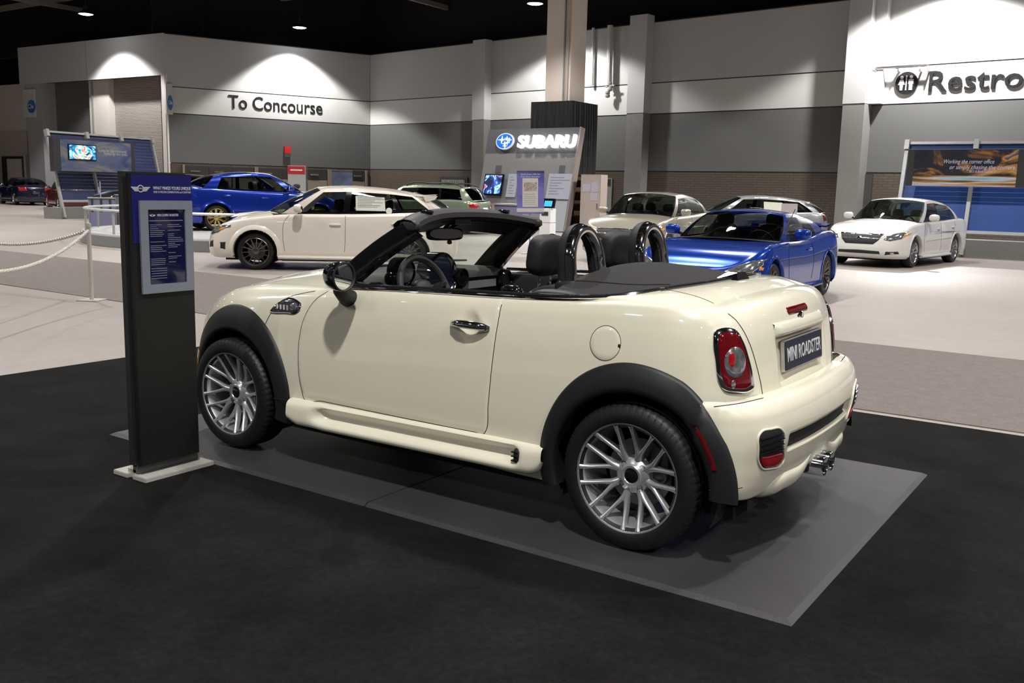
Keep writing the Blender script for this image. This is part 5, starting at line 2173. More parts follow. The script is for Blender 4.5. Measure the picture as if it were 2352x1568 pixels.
# ---- white hatchback with roof spoiler
wrx = dict(name='hatchback_car', label='white five-door hatchback with roof spoiler and dark multi-spoke wheels behind the cream convertible', W=.890, wb=2.625, fo=.90, ro=.89, r=.318, tw=.235, rim=.232,
           zb=.20, paint=WHITEP2, rimmat=GUN, spokes=14, sw=.016, loc=(-8.77, 6.83, 0), rz=0, sill=True, lip=.03, lipw=.09,
           zs=[(-.9, .70), (-.7, .76), (-.4, .84), (0, .91), (.4, .955), (.7, .97), (1.6, .985), (2.5, 1.02), (3.0, 1.05), (3.51, 1.0)],
           zc=[(-.9, .72), (-.7, .82), (-.4, .91), (0, .975), (.35, 1.03), (.7, 1.04), (3, 1.06), (3.51, 1.02)],
           gh=dict(wsb=.12, wsb_s=.42, wst=1.02, wst_s=1.12, side=[(.70, 1.22), (1.47, 1.55), (1.59, 1.65), (2.42, 2.28), (2.52, 2.34), (3.02, 2.62)], kinds=['g', 'k', 'g', 'k', 'g', 'p'],
                   rgb=3.46, rgb_s=3.34, rgt=2.98, rgt_s=2.90, roof=[(1.0, 1.385), (1.3, 1.418), (1.7, 1.428), (2.2, 1.40), (2.6, 1.345), (3.0, 1.27)], wR=.60, wtap=.05, crown=.05, bow=.035),
           seats=(1.2, 2.1),
           seams=[[(.50, .33), (.47, .6), (.50, .85), (.58, .95)], [(1.52, .33), (1.53, .65), (1.53, .96)], [(2.28, .45), (2.42, .72), (2.56, .85), (2.58, 1.0)]],
           handles=[(1.36, .80), (2.42, .83)],
           panels=[('head_lamp', [(.40, .57), (.60, .565), (.78, .62), (.855, .72), (.84, .77), (.62, .74), (.46, .68)], CLEARLENS, 'f', .006, True),
                   ('turn_signal', [(.74, .645), (.80, .67), (.835, .72), (.78, .715)], AMBER, 'f', .010, True),
                   ('grille', [(.0, .50), (.30, .50), (.40, .60), (.36, .66), (.0, .66)], BLACKPL, 'f', .006, False),
                   ('lower_intake', [(.0, .28), (.45, .28), (.42, .42), (.0, .42)], BLACKPL, 'f', .006, False),
                   ('fog_pocket', [(.58, .36), (.74, .38), (.72, .50), (.60, .47)], BLACKPL, 'f', .004, True),
                   ('tail_lamp', [(.55, .82), (.80, .80), (.79, .97), (.62, .97)], REDLENS, 'r', .008, True)],
           sidepanels=[('bumper_pocket', [(-.60, .36), (-.50, .34), (-.49, .48), (-.60, .47)], BLACKPL, .002)])
h1, h2 = U(588, 575, 2, .33), U(948, 581, 2, .33)
dirx = (h2 - h1)[:2] / np.linalg.norm((h2 - h1)[:2])
ang = math.atan2(dirx[1], dirx[0])
off = wrx['W'] - .10
# the near (left) side hubs give the axle line; the car centre lies to its right
wrx['loc'] = (h1[0] - math.sin(ang) * off, h1[1] + math.cos(ang) * off, 0)
wrx['rz'] = ang
wr, WS, weat = make_car(wrx)
# roof spoiler
G = []
for y in np.linspace(-.56, .56, 20):
    k = 1 - (abs(y) / .56) ** 4 * .15
    zt = 1.352 - .03 * (y / .56) ** 2
    G.append([(2.72, y * .98, zt - .006), (2.9, y, zt - .012), (3.10 * k, y * 1.01, zt + .002), (3.14 * k, y * 1.01, zt - .002), (3.08 * k, y * 1.01, zt - .030), (2.9, y, zt - .07), (2.75, y * .97, zt - .05)])
MB().grid(G).build('roof_spoiler', WHITEP2, wr, angle=40)
for sg in (-1, 1):
    MB().prism([(2.86, sg * .55, 1.33), (2.68 * 1.0 + .45, sg * .555, 1.325), (3.08, sg * .555, 1.26), (2.92, sg * .555, 1.22)], (0, 0, 0), (0, -sg * .03, 0)).build('spoiler_end', WHITEP2, wr, smooth=False)
# bonnet scoop
G = []
for y in np.linspace(-.26, .26, 14):
    t = 1 - abs(y / .26) ** 4
    G.append([(-.52, y, .872), (-.46, y, .885 + .05 * t), (-.38, y, .90 + .048 * t), (-.1, y, .962 + .02 * t), (.08, y, .985)])
MB().grid(G).build('bonnet_scoop', WHITEP2, wr)
PAPER = mat('window_sticker', (0.66, 0.66, 0.55), 0.7, noise=0.06, nscale=14)
PRINT = mat('sticker_print', (0.22, 0.23, 0.25), 0.7)
STB = mat('sticker_blue', (0.10, 0.13, 0.30), 0.7)
# window sticker on the rear door glass with printed lines
stk = MB()
def wpt(x, z, y=-.797):
    return (x, y + (z - 1.0) * .36, z)
st_o = MB().add([wpt(1.71, 1.05), wpt(2.22, 1.05), wpt(2.20, 1.285), wpt(1.70, 1.30)], [(0, 1, 2, 3)]).build('window_sticker', PAPER, wr, smooth=False)
for k in range(7):
    z = 1.27 - k * .027
    l = [.42, .46, .3, .44, .25, .4, .35][k]
    MB().add([wpt(1.735, z, -.7985), wpt(1.735 + l, z, -.7985), wpt(1.735 + l, z + .009, -.7985), wpt(1.735, z + .009, -.7985)], [(0, 1, 2, 3)]).build('print_line', STB if k == 5 else PRINT, st_o, smooth=False)
MB().add([wpt(2.28 + .055 * math.cos(2 * math.pi * k / 20), 1.055 + .055 * math.sin(2 * math.pi * k / 20)) for k in range(20)], [tuple(range(20))]).build('round_sticker', PAPER, wr, smooth=False)

# ---- blue coupe
brz = dict(name='coupe_car', label='bright blue two-door coupe with swept headlamps and a front aerial behind the cream convertible', W=.872, wb=2.57, fo=.84, ro=.83, r=.312, tw=.215, rim=.228, zb=.17, paint=BLUEP, rimmat=GUN, spokes=10, sw=.02, pair=.12,
           zs=[(-.84, .56), (-.65, .66), (-.4, .76), (-.1, .835), (.25, .865), (.7, .87), (1.3, .86), (1.8, .885), (2.4, .945), (2.9, .97), (3.4, .93)],
           zc=[(-.84, .58), (-.65, .70), (-.4, .765), (0, .835), (.4, .885), (.7, .90), (2.6, .99), (3.1, 1.0), (3.4, .97)],
           gh=dict(wsb=.22, wsb_s=.56, wst=1.08, wst_s=1.16, side=[(.80, 1.26), (1.66, 1.72), (1.74, 1.78), (2.24, 2.12)], kinds=['g', 'k', 'g', 'p'],
                   rgb=2.92, rgb_s=2.66, rgt=2.15, rgt_s=2.28, roof=[(1.0, 1.195), (1.3, 1.225), (1.6, 1.23), (1.9, 1.218), (2.3, 1.17)], wR=.55, wtap=.03, crown=.055, bow=.03),
           seats=(1.25,), intmat=BLACKPL, sill=True,
           seams=[[(.62, .30), (.58, .55), (.62, .78), (.72, .86)], [(1.70, .32), (1.78, .60), (1.74, .87)]], handles=[(1.58, .74)],
           panels=[('head_lamp', [(.40, .52), (.60, .50), (.76, .53), (.83, .61), (.84, .69), (.74, .68), (.60, .62)], CLEARLENS, 'f', .006, True),
                   ('grille', [(.0, .22), (.36, .22), (.42, .34), (.34, .42), (.0, .44)], BLACKPL, 'f', .006, False),
                   ('fog_pocket', [(.56, .26), (.76, .30), (.74, .40), (.58, .36)], BLACKPL, 'f', .004, True),
                   ('nose_emblem', [(.0, .51), (.06, .515), (.08, .54), (.06, .565), (.0, .57)], CHROME, 'f', .010, False),
                   ('tail_lamp', [(.50, .72), (.80, .72), (.80, .86), (.56, .86)], REDLENS, 'r', .008, True)],
           sidepanels=[('side_marker', [(-.50, .555), (-.43, .55), (-.40, .585), (-.47, .60)], AMBER, .006), ('fender_vent', [(.30, .80), (.50, .81), (.52, .835), (.34, .83)], BLACKPL, .004)])
n1, n2 = U(1883, 677, 2, 0), U(1757, 714, 2, 0)
dx = (n1 - n2)[:2] / np.linalg.norm((n1 - n2)[:2])
ang = math.atan2(dx[1], dx[0])
off = brz['W'] - .10
brz['loc'] = (n1[0] - dx[0] * 2.57 - math.sin(ang) * off, n1[1] - dx[1] * 2.57 + math.cos(ang) * off, 0)
brz['rz'] = ang
bz, BS_, beat = make_car(brz)
h = Vector((1.95, -.50, 1.235))
# aerial at the left front pillar, short tail spoiler
MB().tube([(.66, -.70, .90), (1.02, -.76, 1.30)], .007, 6).build('aerial', BLACKPL, bz)
G = []
for y in np.linspace(-.66, .66, 16):
    z = 1.06 - .03 * (y / .66) ** 2
    G.append([(3.05, y, z), (3.30, y, z + .03), (3.31, y, z + .01), (3.06, y, z - .02)])
MB().grid(G).build('tail_spoiler', BLUEP, bz)
for sg in (-1, 1):
    MB().bar((3.15, sg * .5, .95), (3.15, sg * .5, 1.06), .12, .03).build('spoiler_leg', BLUEP, bz, smooth=False)

# ---- two four-door saloons of one model
def legacy(label, paint_, loc, rz, intm, rimm=SILVER, extra=()):
    return dict(name='saloon_car', label=label, W=.900, wb=2.75, fo=.93, ro=1.055, r=.325, tw=.22, rim=.225, zb=.20, paint=paint_, rimmat=rimm, spokes=10, sw=.03, loc=loc, rz=rz,
                zs=[(-.93, .72), (-.7, .78), (-.4, .87), (0, .93), (.4, .96), (.8, .97), (1.8, .99), (2.8, 1.03), (3.3, 1.04), (3.8, .98)],
                zc=[(-.93, .74), (-.7, .84), (-.4, .93), (0, .99), (.3, 1.03), (.8, 1.04), (3.0, 1.09), (3.5, 1.09), (3.8, 1.03)],
                gh=dict(wsb=.20, wsb_s=.50, wst=1.10, wst_s=1.18, side=[(.76, 1.28), (1.60, 1.66), (1.70, 1.74), (2.55, 2.42), (2.62, 2.46), (2.95, 2.62)], kinds=['g', 'k', 'g', 'k', 'g', 'p'],
                        rgb=3.32, rgb_s=3.12, rgt=2.62, rgt_s=2.75, roof=[(1.0, 1.40), (1.3, 1.438), (1.7, 1.452), (2.2, 1.43), (2.75, 1.35)], wR=.60, wtap=.02, crown=.055, bow=.035),
                seats=(1.25, 2.15), intmat=intm, sill=True, lip=.012,
                seams=[[(.55, .32), (.52, .6), (.56, .85), (.62, .95)], [(1.66, .32), (1.67, .65), (1.67, .97)], [(2.35, .45), (2.52, .75), (2.64, .90), (2.66, 1.0)]],
                handles=[(1.48, .82), (2.48, .85)],
                panels=[('grille', [(.0, .50), (.30, .50), (.40, .59), (.45, .70), (.0, .71)], BLACKPL, 'f', .012, False),
                        ('grille_bar', [(.0, .615), (.41, .615), (.415, .632), (.0, .632)], CHROME, 'f', .018, False),
                        ('nose_emblem', [(.0, .60), (.05, .605), (.07, .625), (.05, .645), (.0, .65)], CHROME, 'f', .024, False),
                        ('grille_surround', [(.0, .700), (.455, .690), (.47, .722), (.0, .730)], CHROME, 'f', .014, False),
                        ('head_lamp', [(.49, .60), (.62, .57), (.80, .62), (.90, .74), (.86, .79), (.66, .735), (.52, .68)], CLEARLENS, 'f', .006, True),
                        ('turn_signal', [(.80, .645), (.875, .71), (.88, .76), (.83, .73)], AMBER, 'f', .011, True),
                        ('lower_intake', [(.0, .30), (.46, .30), (.44, .36), (.0, .375)], BLACKPL, 'f', .008, False),
                        ('fog_pocket', [(.54, .28), (.80, .31), (.78, .37), (.56, .36)], BLACKPL, 'f', .004, True),
                        ('fog_lamp', [(.68 + .035 * math.cos(2 * math.pi * k / 12), .325 + .033 * math.sin(2 * math.pi * k / 12)) for k in range(12)], CLEARLENS, 'f', .010, True),
                        ('tail_lamp', [(.50, .78), (.81, .78), (.81, .94), (.60, .97)], REDLENS, 'r', .008, True)],
                sidepanels=list(extra))


n1 = U(2088, 614, 2, 0)
sp = legacy('pearl white four-door saloon in front of the blue slatted display', WHITEP, (0, 0, 0), 0, IVORY, SILVER, extra=[('side_moulding', [(.60, .56), (2.3, .59), (2.3, .63), (.60, .60)], WHITEP, .012)])
ang = math.radians(83)
off = sp['W'] - .11
sp['loc'] = (n1[0] - math.sin(ang) * off, n1[1] + math.cos(ang) * off, 0)
sp['rz'] = ang
make_car(sp)
sp = legacy('champagne four-door saloon beside the leaflet cabinet behind the blue coupe', CHAMP, (0, 0, 0), 0, BLACKPL)
ang = math.radians(97)
fc = DP(1412, 19.5, 500)
sp['loc'] = (fc[0] + math.cos(ang) * .93, fc[1] + math.sin(ang) * .93, 0)
sp['rz'] = ang
make_car(sp)
# ---- silver hatchback behind
w2 = dict(wrx)
fc = DP(1715, 27, 480)
ang = math.radians(25)
w2.update(name='hatchback_car', label='pale silver hatchback parked against the brown wall behind the blue coupe', paint=SILVERP, loc=(fc[0] - 1.3 * math.cos(ang), fc[1] - 1.3 * math.sin(ang), 0), rz=ang, nu=16, nv=24, rimmat=SILVER, lip=.01, lipw=.045)
hb, _, _ = make_car(w2)
MB().add([wpt(1.71, 1.05), wpt(2.22, 1.05), wpt(2.20, 1.285), wpt(1.70, 1.30)], [(0, 1, 2, 3)]).build('window_sticker', PAPER, hb, smooth=False)
# ---- green estate with roof rails
est = dict(name='estate_car', label='sage green estate car with dark roof rails and red tail lamps beyond the white hatchback', W=.905, wb=2.74, fo=.95, ro=1.08, r=.345, tw=.225, rim=.225, zb=.28, paint=GREENP, rimmat=SILVER, spokes=6, sw=.05, dark=True,
           zs=[(-.95, .80), (-.6, .90), (-.2, .98), (.3, 1.03), (1.0, 1.06), (2.0, 1.08), (3.0, 1.11), (3.82, 1.06)],
           zc=[(-.95, .82), (-.6, .96), (-.2, 1.04), (.3, 1.10), (3.0, 1.12), (3.82, 1.08)],
           gh=dict(wsb=.15, wsb_s=.45, wst=.98, wst_s=1.06, side=[(.72, 1.16), (1.55, 1.6), (1.64, 1.68), (2.48, 2.44), (2.56, 2.52), (3.34, 3.14)], kinds=['g', 'k', 'd', 'k', 'd', 'p'],
                   rgb=3.74, rgb_s=3.60, rgt=3.36, rgt_s=3.30, roof=[(.9, 1.475), (1.3, 1.515), (2.0, 1.53), (2.8, 1.505), (3.4, 1.45)], wR=.62, wtap=.02, crown=.045, bow=.035),
           seats=(1.2, 2.1), loc=(0, 0, 0), rz=0, archmat=BLACKPL,
           seams=[[(1.6, .40), (1.6, 1.06)], [(2.5, .6), (2.62, 1.08)]], handles=[(2.42, .93)],
           panels=[('tail_lamp', [(.42, .88), (.60, .84), (.82, .86), (.82, .98), (.64, 1.0), (.48, .97)], REDLENS2, 'r', .010, True),
                   ('reversing_lens', [(.45, .83), (.60, .81), (.62, .84), (.47, .86)], CLEARLENS, 'r', .012, True),
                   ('number_plate', [(.0, .72), (.17, .72), (.17, .86), (.0, .86)], WHITEPL, 'r', .012, False),
                   ('bumper_cladding', [(.0, .34), (.80, .34), (.84, .52), (.0, .55)], BLACKPL, 'r', .010, False)])
n1 = U(1022, 537, 2, 0)
ang = math.radians(11)
off = est['W'] - .11
lx = (n1[0] - math.sin(ang) * off, n1[1] + math.cos(ang) * off)
est['loc'] = (lx[0] - math.cos(ang) * 2.74, lx[1] - math.sin(ang) * 2.74, 0)
est['rz'] = ang
eo, ES, eeat = make_car(est)
for sg in (-1, 1):
    P_ = [(1.2, sg * .60, 1.53), (1.3, sg * .605, 1.575), (2.2, sg * .605, 1.60), (3.1, sg * .595, 1.565), (3.25, sg * .59, 1.50)]
    MB().tube(curve_pts(P_, 20), .025, 8).build('roof_rail', BLACKPL, eo)
# ---- deep blue sports saloon on the turntable
sti = dict(name='saloon_car', label='deep blue sports saloon with gold wheels on the round turntable', W=.895, wb=2.65, fo=.92, ro=1.0, r=.32, tw=.235, rim=.232, zb=.20, paint=BLUEP2, rimmat=GOLD, spokes=9, sw=.022, pair=.09,
           zs=[(-.92, .70), (-.6, .80), (-.2, .90), (.3, .96), (1.0, .98), (2.0, 1.01), (2.9, 1.05), (3.65, 1.0)],
           zc=[(-.92, .72), (-.6, .86), (-.2, .97), (.3, 1.03), (2.8, 1.10), (3.3, 1.12), (3.65, 1.06)],
           gh=dict(wsb=.18, wsb_s=.46, wst=1.10, wst_s=1.18, side=[(.74, 1.26), (1.55, 1.62), (1.66, 1.70), (2.60, 2.42)], kinds=['g', 'k', 'g', 'p'],
                   rgb=3.15, rgb_s=2.95, rgt=2.50, rgt_s=2.62, roof=[(1.0, 1.385), (1.3, 1.42), (1.7, 1.43), (2.2, 1.40), (2.65, 1.33)], wR=.59, wtap=.02, crown=.05, bow=.035),
           seats=(1.2, 2.1), loc=(0, 0, 0), rz=0, lip=.03, lipw=.08,
           seams=[[(.52, .33), (.49, .6), (.55, .95)], [(1.60, .33), (1.62, .97)]], handles=[(1.42, .83), (2.38, .87)],
           panels=[('tail_lamp', [(.50, .80), (.62, .77), (.82, .80), (.82, .93), (.60, .95)], REDLENS2, 'r', .010, True)])
n1 = U(497, 530, 2, .28)
ang = math.radians(-112)
off = sti['W'] - .11
# the right-hand (local +y) wheels are the near ones
lx = (n1[0] + math.sin(ang) * off, n1[1] - math.cos(ang) * off)
sti['loc'] = (lx[0] - math.cos(ang) * 2.65, lx[1] - math.sin(ang) * 2.65, .28)
sti['rz'] = ang
so_, SS_, seat_ = make_car(sti)
STI_LOC = sti['loc']
# ---- dark cars further off
w3 = legacy('dark navy saloon seen from behind near the far doorway', NAVYP, (0, 0, 0), 0, TUB)
n1 = U(108, 471, 2, 0)
ang = math.radians(-14)
off = w3['W'] - .11
lx = (n1[0] + math.sin(ang) * off, n1[1] - math.cos(ang) * off)
w3.update(loc=(lx[0] - math.cos(ang) * 2.75, lx[1] - math.sin(ang) * 2.75, 0), rz=ang, nu=14, nv=22)
w3['panels'] = [('tail_lamp', [(.42, .78), (.81, .78), (.81, .94), (.50, .97)], REDLENS2, 'r', .008, True), ('number_plate', [(.0, .62), (.17, .62), (.17, .74), (.0, .74)], DARKLENS, 'r', .010, False)]
make_car(w3)
w4 = legacy('maroon saloon half hidden behind the leaning display frame', REDP, (0, 0, 0), 0, TUB)
fc = DP(180, 44, 440)
ang = math.radians(-20)
w4.update(loc=(fc[0] - 2.9 * math.cos(ang), fc[1] - 2.9 * math.sin(ang), 0), rz=ang, nu=14, nv=22)
w4['panels'] = [('tail_lamp', [(.36, .60), (.82, .60), (.82, .88), (.44, .90)], REDLENS2, 'r', .008, True)]
make_car(w4)
w5 = dict(est)
fc = DP(352, 31, 430)
ang = math.radians(80)
w5.update(name='estate_car', label='black estate car standing behind the dark blue leaflet stand and info sign', paint=BLACKP, loc=(fc[0] - .4, fc[1] - .9, 0), rz=ang, nu=14, nv=22)
make_car(w5)[0].scale = (1, 1, 1.1)
w6 = dict(sti)
fc = DP(925, 39, 440)
w6.update(name='hatchback_car', label='black saloon mostly hidden between the white hatchback and the green estate', paint=BLACKP, loc=(fc[0], fc[1], 0), rz=math.radians(60), nu=14, nv=22)
make_car(w6)

# ------------------------------------------------------------------ stands, signs and displays
class PL:
    """leaning plane: origin O, unit axis A along, B up the plane, N towards the hall"""

    def __init__(s, O, A, B):
        s.O = np.array(O, float)
        s.A = np.array(A, float) / np.linalg.norm(A)
        B = np.array(B, float)
        B = B - s.A * np.dot(B, s.A)
        s.B = B / np.linalg.norm(B)
        s.N = np.cross(s.A, s.B)
        if np.dot(CAM_POS - s.O, s.N) < 0:
            s.N = -s.N

    def px(s, px, py, out=0.0):
        d = CF + CR * (px - 1176) / FPX - CU * (py - 784) / FPX
        o = s.O + s.N * out
        t = np.dot(o - CAM_POS, s.N) / np.dot(d, s.N)
        q = CAM_POS + t * d - o
        return float(np.dot(q, s.A)), float(np.dot(q, s.B))

    def at(s, a, b, out=0.0):
        return tuple(float(v) for v in s.O + s.A * a + s.B * b + s.N * out)

    def poly(s, pts, o0, o1, name, m, parent=None):
        P = [s.at(a, b, o0) for a, b in pts]
        return MB().prism(P, (0, 0, 0), tuple(s.N * (o1 - o0))).build(name, m, parent, smooth=False)

    def slab(s, name, a0, a1, b0, b1, o0, o1, m, parent=None):
        return s.poly([(a0, b0), (a1, b0), (a1, b1), (a0, b1)], o0, o1, name, m, parent)

    def text(s, name, txt, size, m, a, b, out, parent, **k):
        A = s.A if np.dot(s.A, CR) > 0 else -s.A
        return text_obj(name, txt, size, m, s.at(a, b, out), tuple(A), tuple(s.B), parent, **k)


def noisepic(name, stops, scale=(3, 3, 3), emit=0.0, rough=0.4, dist=1.5):
    m = bpy.data.materials.new(name)
    m.use_nodes = True
    nt = m.node_tree
    b = nt.nodes['Principled BSDF']
    b.inputs['Roughness'].default_value = rough
    tc = nt.nodes.new('ShaderNodeTexCoord')
    mp = nt.nodes.new('ShaderNodeMapping')
    mp.inputs['Scale'].default_value = scale
    n = nt.nodes.new('ShaderNodeTexNoise')
    n.inputs['Scale'].default_value = 1.0
    n.inputs['Detail'].default_value = 3
    n.inputs['Distortion'].default_value = dist
    r = nt.nodes.new('ShaderNodeValToRGB')
    while len(r.color_ramp.elements) < len(stops):
        r.color_ramp.elements.new(0.5)
    for e, (p, c) in zip(r.color_ramp.elements, stops):
        e.position = p
        e.color = (*c, 1)
    nt.links.new(tc.outputs['Object'], mp.inputs['Vector'])
    nt.links.new(mp.outputs['Vector'], n.inputs['Vector'])
    nt.links.new(n.outputs['Fac'], r.inputs['Fac'])
    nt.links.new(r.outputs['Color'], b.inputs['Base Color'])
    if emit:
        nt.links.new(r.outputs['Color'], b.inputs['Emission Color'])
        b.inputs['Emission Strength'].default_value = emit
    MATS[name] = m
    return m


FRAMEGREY = mat('brushed_frame', (0.42, 0.42, 0.41), 0.4, 0.4, noise=0.05)
DARKPANEL = mat('charcoal_panel', (0.035, 0.034, 0.034), 0.6, noise=0.06)
PLINTH = mat('grey_plinth', (0.20, 0.195, 0.185), 0.6, noise=0.06)
SLATBLUE = mat('slat_blue', (0.012, 0.060, 0.27), 0.45, noise=0.06)
SLATDIM = mat('slat_navy', (0.020, 0.032, 0.11), 0.45, noise=0.06)
NAVY = mat('sign_navy', (0.008, 0.009, 0.11), 0.35, coat=0.3, noise=0.04)

# ---- tall info sign beside the convertible
sx, sy0, sy1, H = .115, -1.465, -1.125, 1.495
info = thing('info_sign', 'tall black info sign with navy header and framed spec sheet beside the cream convertible', 'sign', (0, 0, 0))
ISG = PL((sx, sy0, .06), (0, 1, 0), (0, 0, 1))
WI = sy1 - sy0
ISG.slab('sign_board', 0, WI, 0.02, H - .06 + .02, -.035, 0, mat('sign_black', (0.007, 0.007, 0.007), 0.45, noise=0.05), info)
ISG.slab('back_board', -.012, WI, 0.02, H - .06 + .028, -.082, -.045, BLACKPL, info)
pa_, pb_ = ISG.px(300, 560)
hd = ISG.slab('header_panel', 0.002, WI - .002, ISG.px(300, 560)[1], H - .045, 0, .002, NAVY, info)
f0, f1 = ISG.px(303, 680), ISG.px(442, 459)
fr = MB()
a0, b0, a1, b1 = .036, f0[1] + .006, WI - .008, f1[1] - .004
wf = .043
frm = ISG.poly([(a0, b0), (a1, b0), (a1, b1), (a0, b1)], .002, .004, 'spec_frame', mat('frame_grey', (0.22, 0.24, 0.28), 0.4, 0.2, noise=0.04), info)
for (u0, v0, u1, v1) in ((a0, b0, a1, b0 + wf), (a0, b1 - wf, a1, b1), (a0, b0 + wf, a0 + wf, b1 - wf), (a1 - wf, b0 + wf, a1, b1 - wf)):
    ISG.slab('frame_rail', u0, u1, v0, v1, .004, .014, MATS['frame_grey'], frm)
u0, u1, v0, v1 = a0 + wf, a1 - wf, b0 + wf, b1 - wf
sh = ISG.slab('spec_sheet', u0, u1, v0, v1, .004, .006, mat('sheet_navy', (0.008, 0.008, 0.045), 0.08, coat=1.0, noise=0.05), frm)
SHT = mat('sheet_print', (0.20, 0.20, 0.23), 0.6)
random.seed(3)
v = v1 - .075
while v > v0 + .09:
    for c0 in (u0 + .012, u0 + (u1 - u0) * .53):
        if random.random() < .84:
            l = (u1 - u0) * .44 * random.uniform(.35, 1.0)
            ISG.slab('text_line', c0, c0 + l, v, v + .0028, .006, .0064, SHT, sh)
    v -= .0092
for k in range(5):
    ISG.slab('text_line', u0 + .012, u0 + .10, v0 + .075 - k * .012, v0 + .078 - k * .012, .006, .0064, SHT, sh)
ISG.slab('rule_line', u0 + .01, u1 - .01, v1 - .056, v1 - .052, .006, .0064, SHT, sh)
LT = mat('sheet_white', (0.55, 0.55, 0.58), 0.6)
ISG.text('sheet_heading', 'MINI COOPER S ROADSTER', .0155, LT, u0 + .055, v1 - .028, .0062, sh, extrude=.0003, bold=.01, width=(u1 - u0) * .57)
# winged badge
def winged(P_, ca, cb, w, m, out, parent, txt=True):
    pts = []
    mb = MB()
    R = w * .17
    for sg in (-1, 1):
        for k in range(3):
            t0, t1 = R * (.45 - .55 * k * .75), R * (.45 - .55 * (k + 1) * .75 + .05)
            L = w * (.5 - k * .075)
            q = [(ca + sg * R * .8, cb + t0), (ca + sg * L, cb + t0 + R * .05), (ca + sg * (L - w * .04), cb + t1 + R * .04), (ca + sg * R * .8, cb + t1)]
            mb.prism([P_.at(a, b, out) for a, b in q], (0, 0, 0), tuple(P_.N * .0008))
    n = 28
    for k in range(n):
        t, t2 = 2 * math.pi * k / n, 2 * math.pi * (k + 1) / n
        q = [(ca + R * math.cos(t), cb + R * math.sin(t)), (ca + R * math.cos(t2), cb + R * math.sin(t2)), (ca + R * .72 * math.cos(t2), cb + R * .72 * math.sin(t2)), (ca + R * .72 * math.cos(t), cb + R * .72 * math.sin(t))]
        mb.prism([P_.at(a, b, out) for a, b in q], (0, 0, 0), tuple(P_.N * .0012))
    o = mb.build('winged_badge', m, parent, smooth=False)
    if txt:
        P_.text('badge_lettering', 'MINI', R * .62, m, ca, cb, out + .0005, o, extrude=.0003, align='CENTER', bold=.01)
    return o


ca, cb = ISG.px(322, 433)
winged(ISG, ca, cb, .105, mat('badge_silver', (0.42, 0.42, 0.45), 0.5, noise=0.05), .0025, hd)
winged(ISG, u0 + .028, v1 - .028, .036, LT, .0063, sh, False)
HW = mat('header_white', (0.50, 0.50, 0.55), 0.6)
t0, t1 = ISG.px(351, 432), ISG.px(437, 434)
ISG.text('header_lettering', 'WHAT MAKES YOURS UNIQUE', .022, HW, t0[0], t0[1], .0025, hd, extrude=.0004, bold=.012, width=t1[0] - t0[0])
ISG.text('header_lettering', 'OVER 15 MILLION COMBINATIONS and COUNTING', .014, HW, t0[0], ISG.px(351, 441)[1], .0025, hd, extrude=.0004, width=t1[0] - t0[0])
STEEL = mat('base_steel', (0.42, 0.41, 0.37), 0.5, 0.2, noise=0.08)
boxo('base_plate', (-.10, -1.485, .0065), (.02, -1.11, .03), STEEL, info, .003)
boxo('base_plate', (.055, -1.48, .0065), (.165, -1.07, .03), STEEL, info, .003)
boxo('base_bar', (.03, -1.46, .03), (.075, -1.10, .085), mat('base_bar_grey', (0.085, 0.083, 0.080), 0.5, noise=0.06), info, .004)
boxo('base_bar', (-.01, -1.46, .0065), (.055, -1.10, .05), STEEL, info)

# ---- stanchion posts with white plastic chain
WHCHAIN = mat('white_chain', (0.55, 0.53, 0.46), 0.5, noise=0.08)
def stanchion(x, y, lab):
    t = thing('stanchion_post', lab, 'barrier post', (x, y, 0))
    MB().tube([(0, 0, .01), (0, 0, .90)], .026, 12).build('post', mat('post_grey', (0.45, 0.42, 0.38), 0.45, noise=0.05), t)
    MB().lathe([(.0, .955), (.03, .95), (.034, .92), (.03, .90), (.0, .89)], 14, 'Z').build('cap', MATS['post_grey'], t)
    MB().box((0, 0, .008), (.26, .26, .014), rz=.5).build('foot', STEEL, t, smooth=False)
    return t


s1 = U(211, 690, 2, 0)
stanchion(s1[0], s1[1], 'pale barrier post standing on the concrete with both chains hooked on')
e1 = U(-330, 470, 2, .86)
e1 = np.array([-9.6, 1.9, 0])
e2 = U(0, 615, 2, .60)


def chain(a, b, sag, lab, n=150):
    P_ = []
    rad = []
    a, b = np.array(a), np.array(b)
    u_ = (b - a) / np.linalg.norm(b - a)
    a, b = a + u_ * .034, b - u_ * .034
    for k in range(n * 3):
        t = k / (n * 3 - 1)
        p = a * (1 - t) + b * t
        p[2] -= sag * 4 * t * (1 - t)
        # twist of the links
        p = p + np.array([0, .006 * math.sin(k * 1.05), .006 * math.cos(k * 1.05)])
        P_.append(tuple(p))
        rad.append(.014 + .007 * math.sin(k * 1.05))
    return tag(MB().tube(P_, rad, 6).build('barrier_chain', WHCHAIN), lab, 'chain')


A_ = np.array([s1[0], s1[1], .86])
d1 = U(0, 553, 2, .66) - A_
d2 = U(0, 620, 2, .58) - A_
E1 = np.array([A_[0] + d1[0] * 2.0, A_[1] + d1[1] * 2.0, .86])
E2 = np.array([A_[0] + d2[0] * 1.75, A_[1] + d2[1] * 1.75, .86])
stanchion(E1[0], E1[1], 'pale barrier post at the far end of the upper chain')
stanchion(E2[0], E2[1], 'pale barrier post at the end of the lower chain')
chain(A_, E1, .24, 'white barrier chain sagging toward the blue display frame')
chain(A_, E2, .30, 'white barrier chain sagging toward the black carpet')

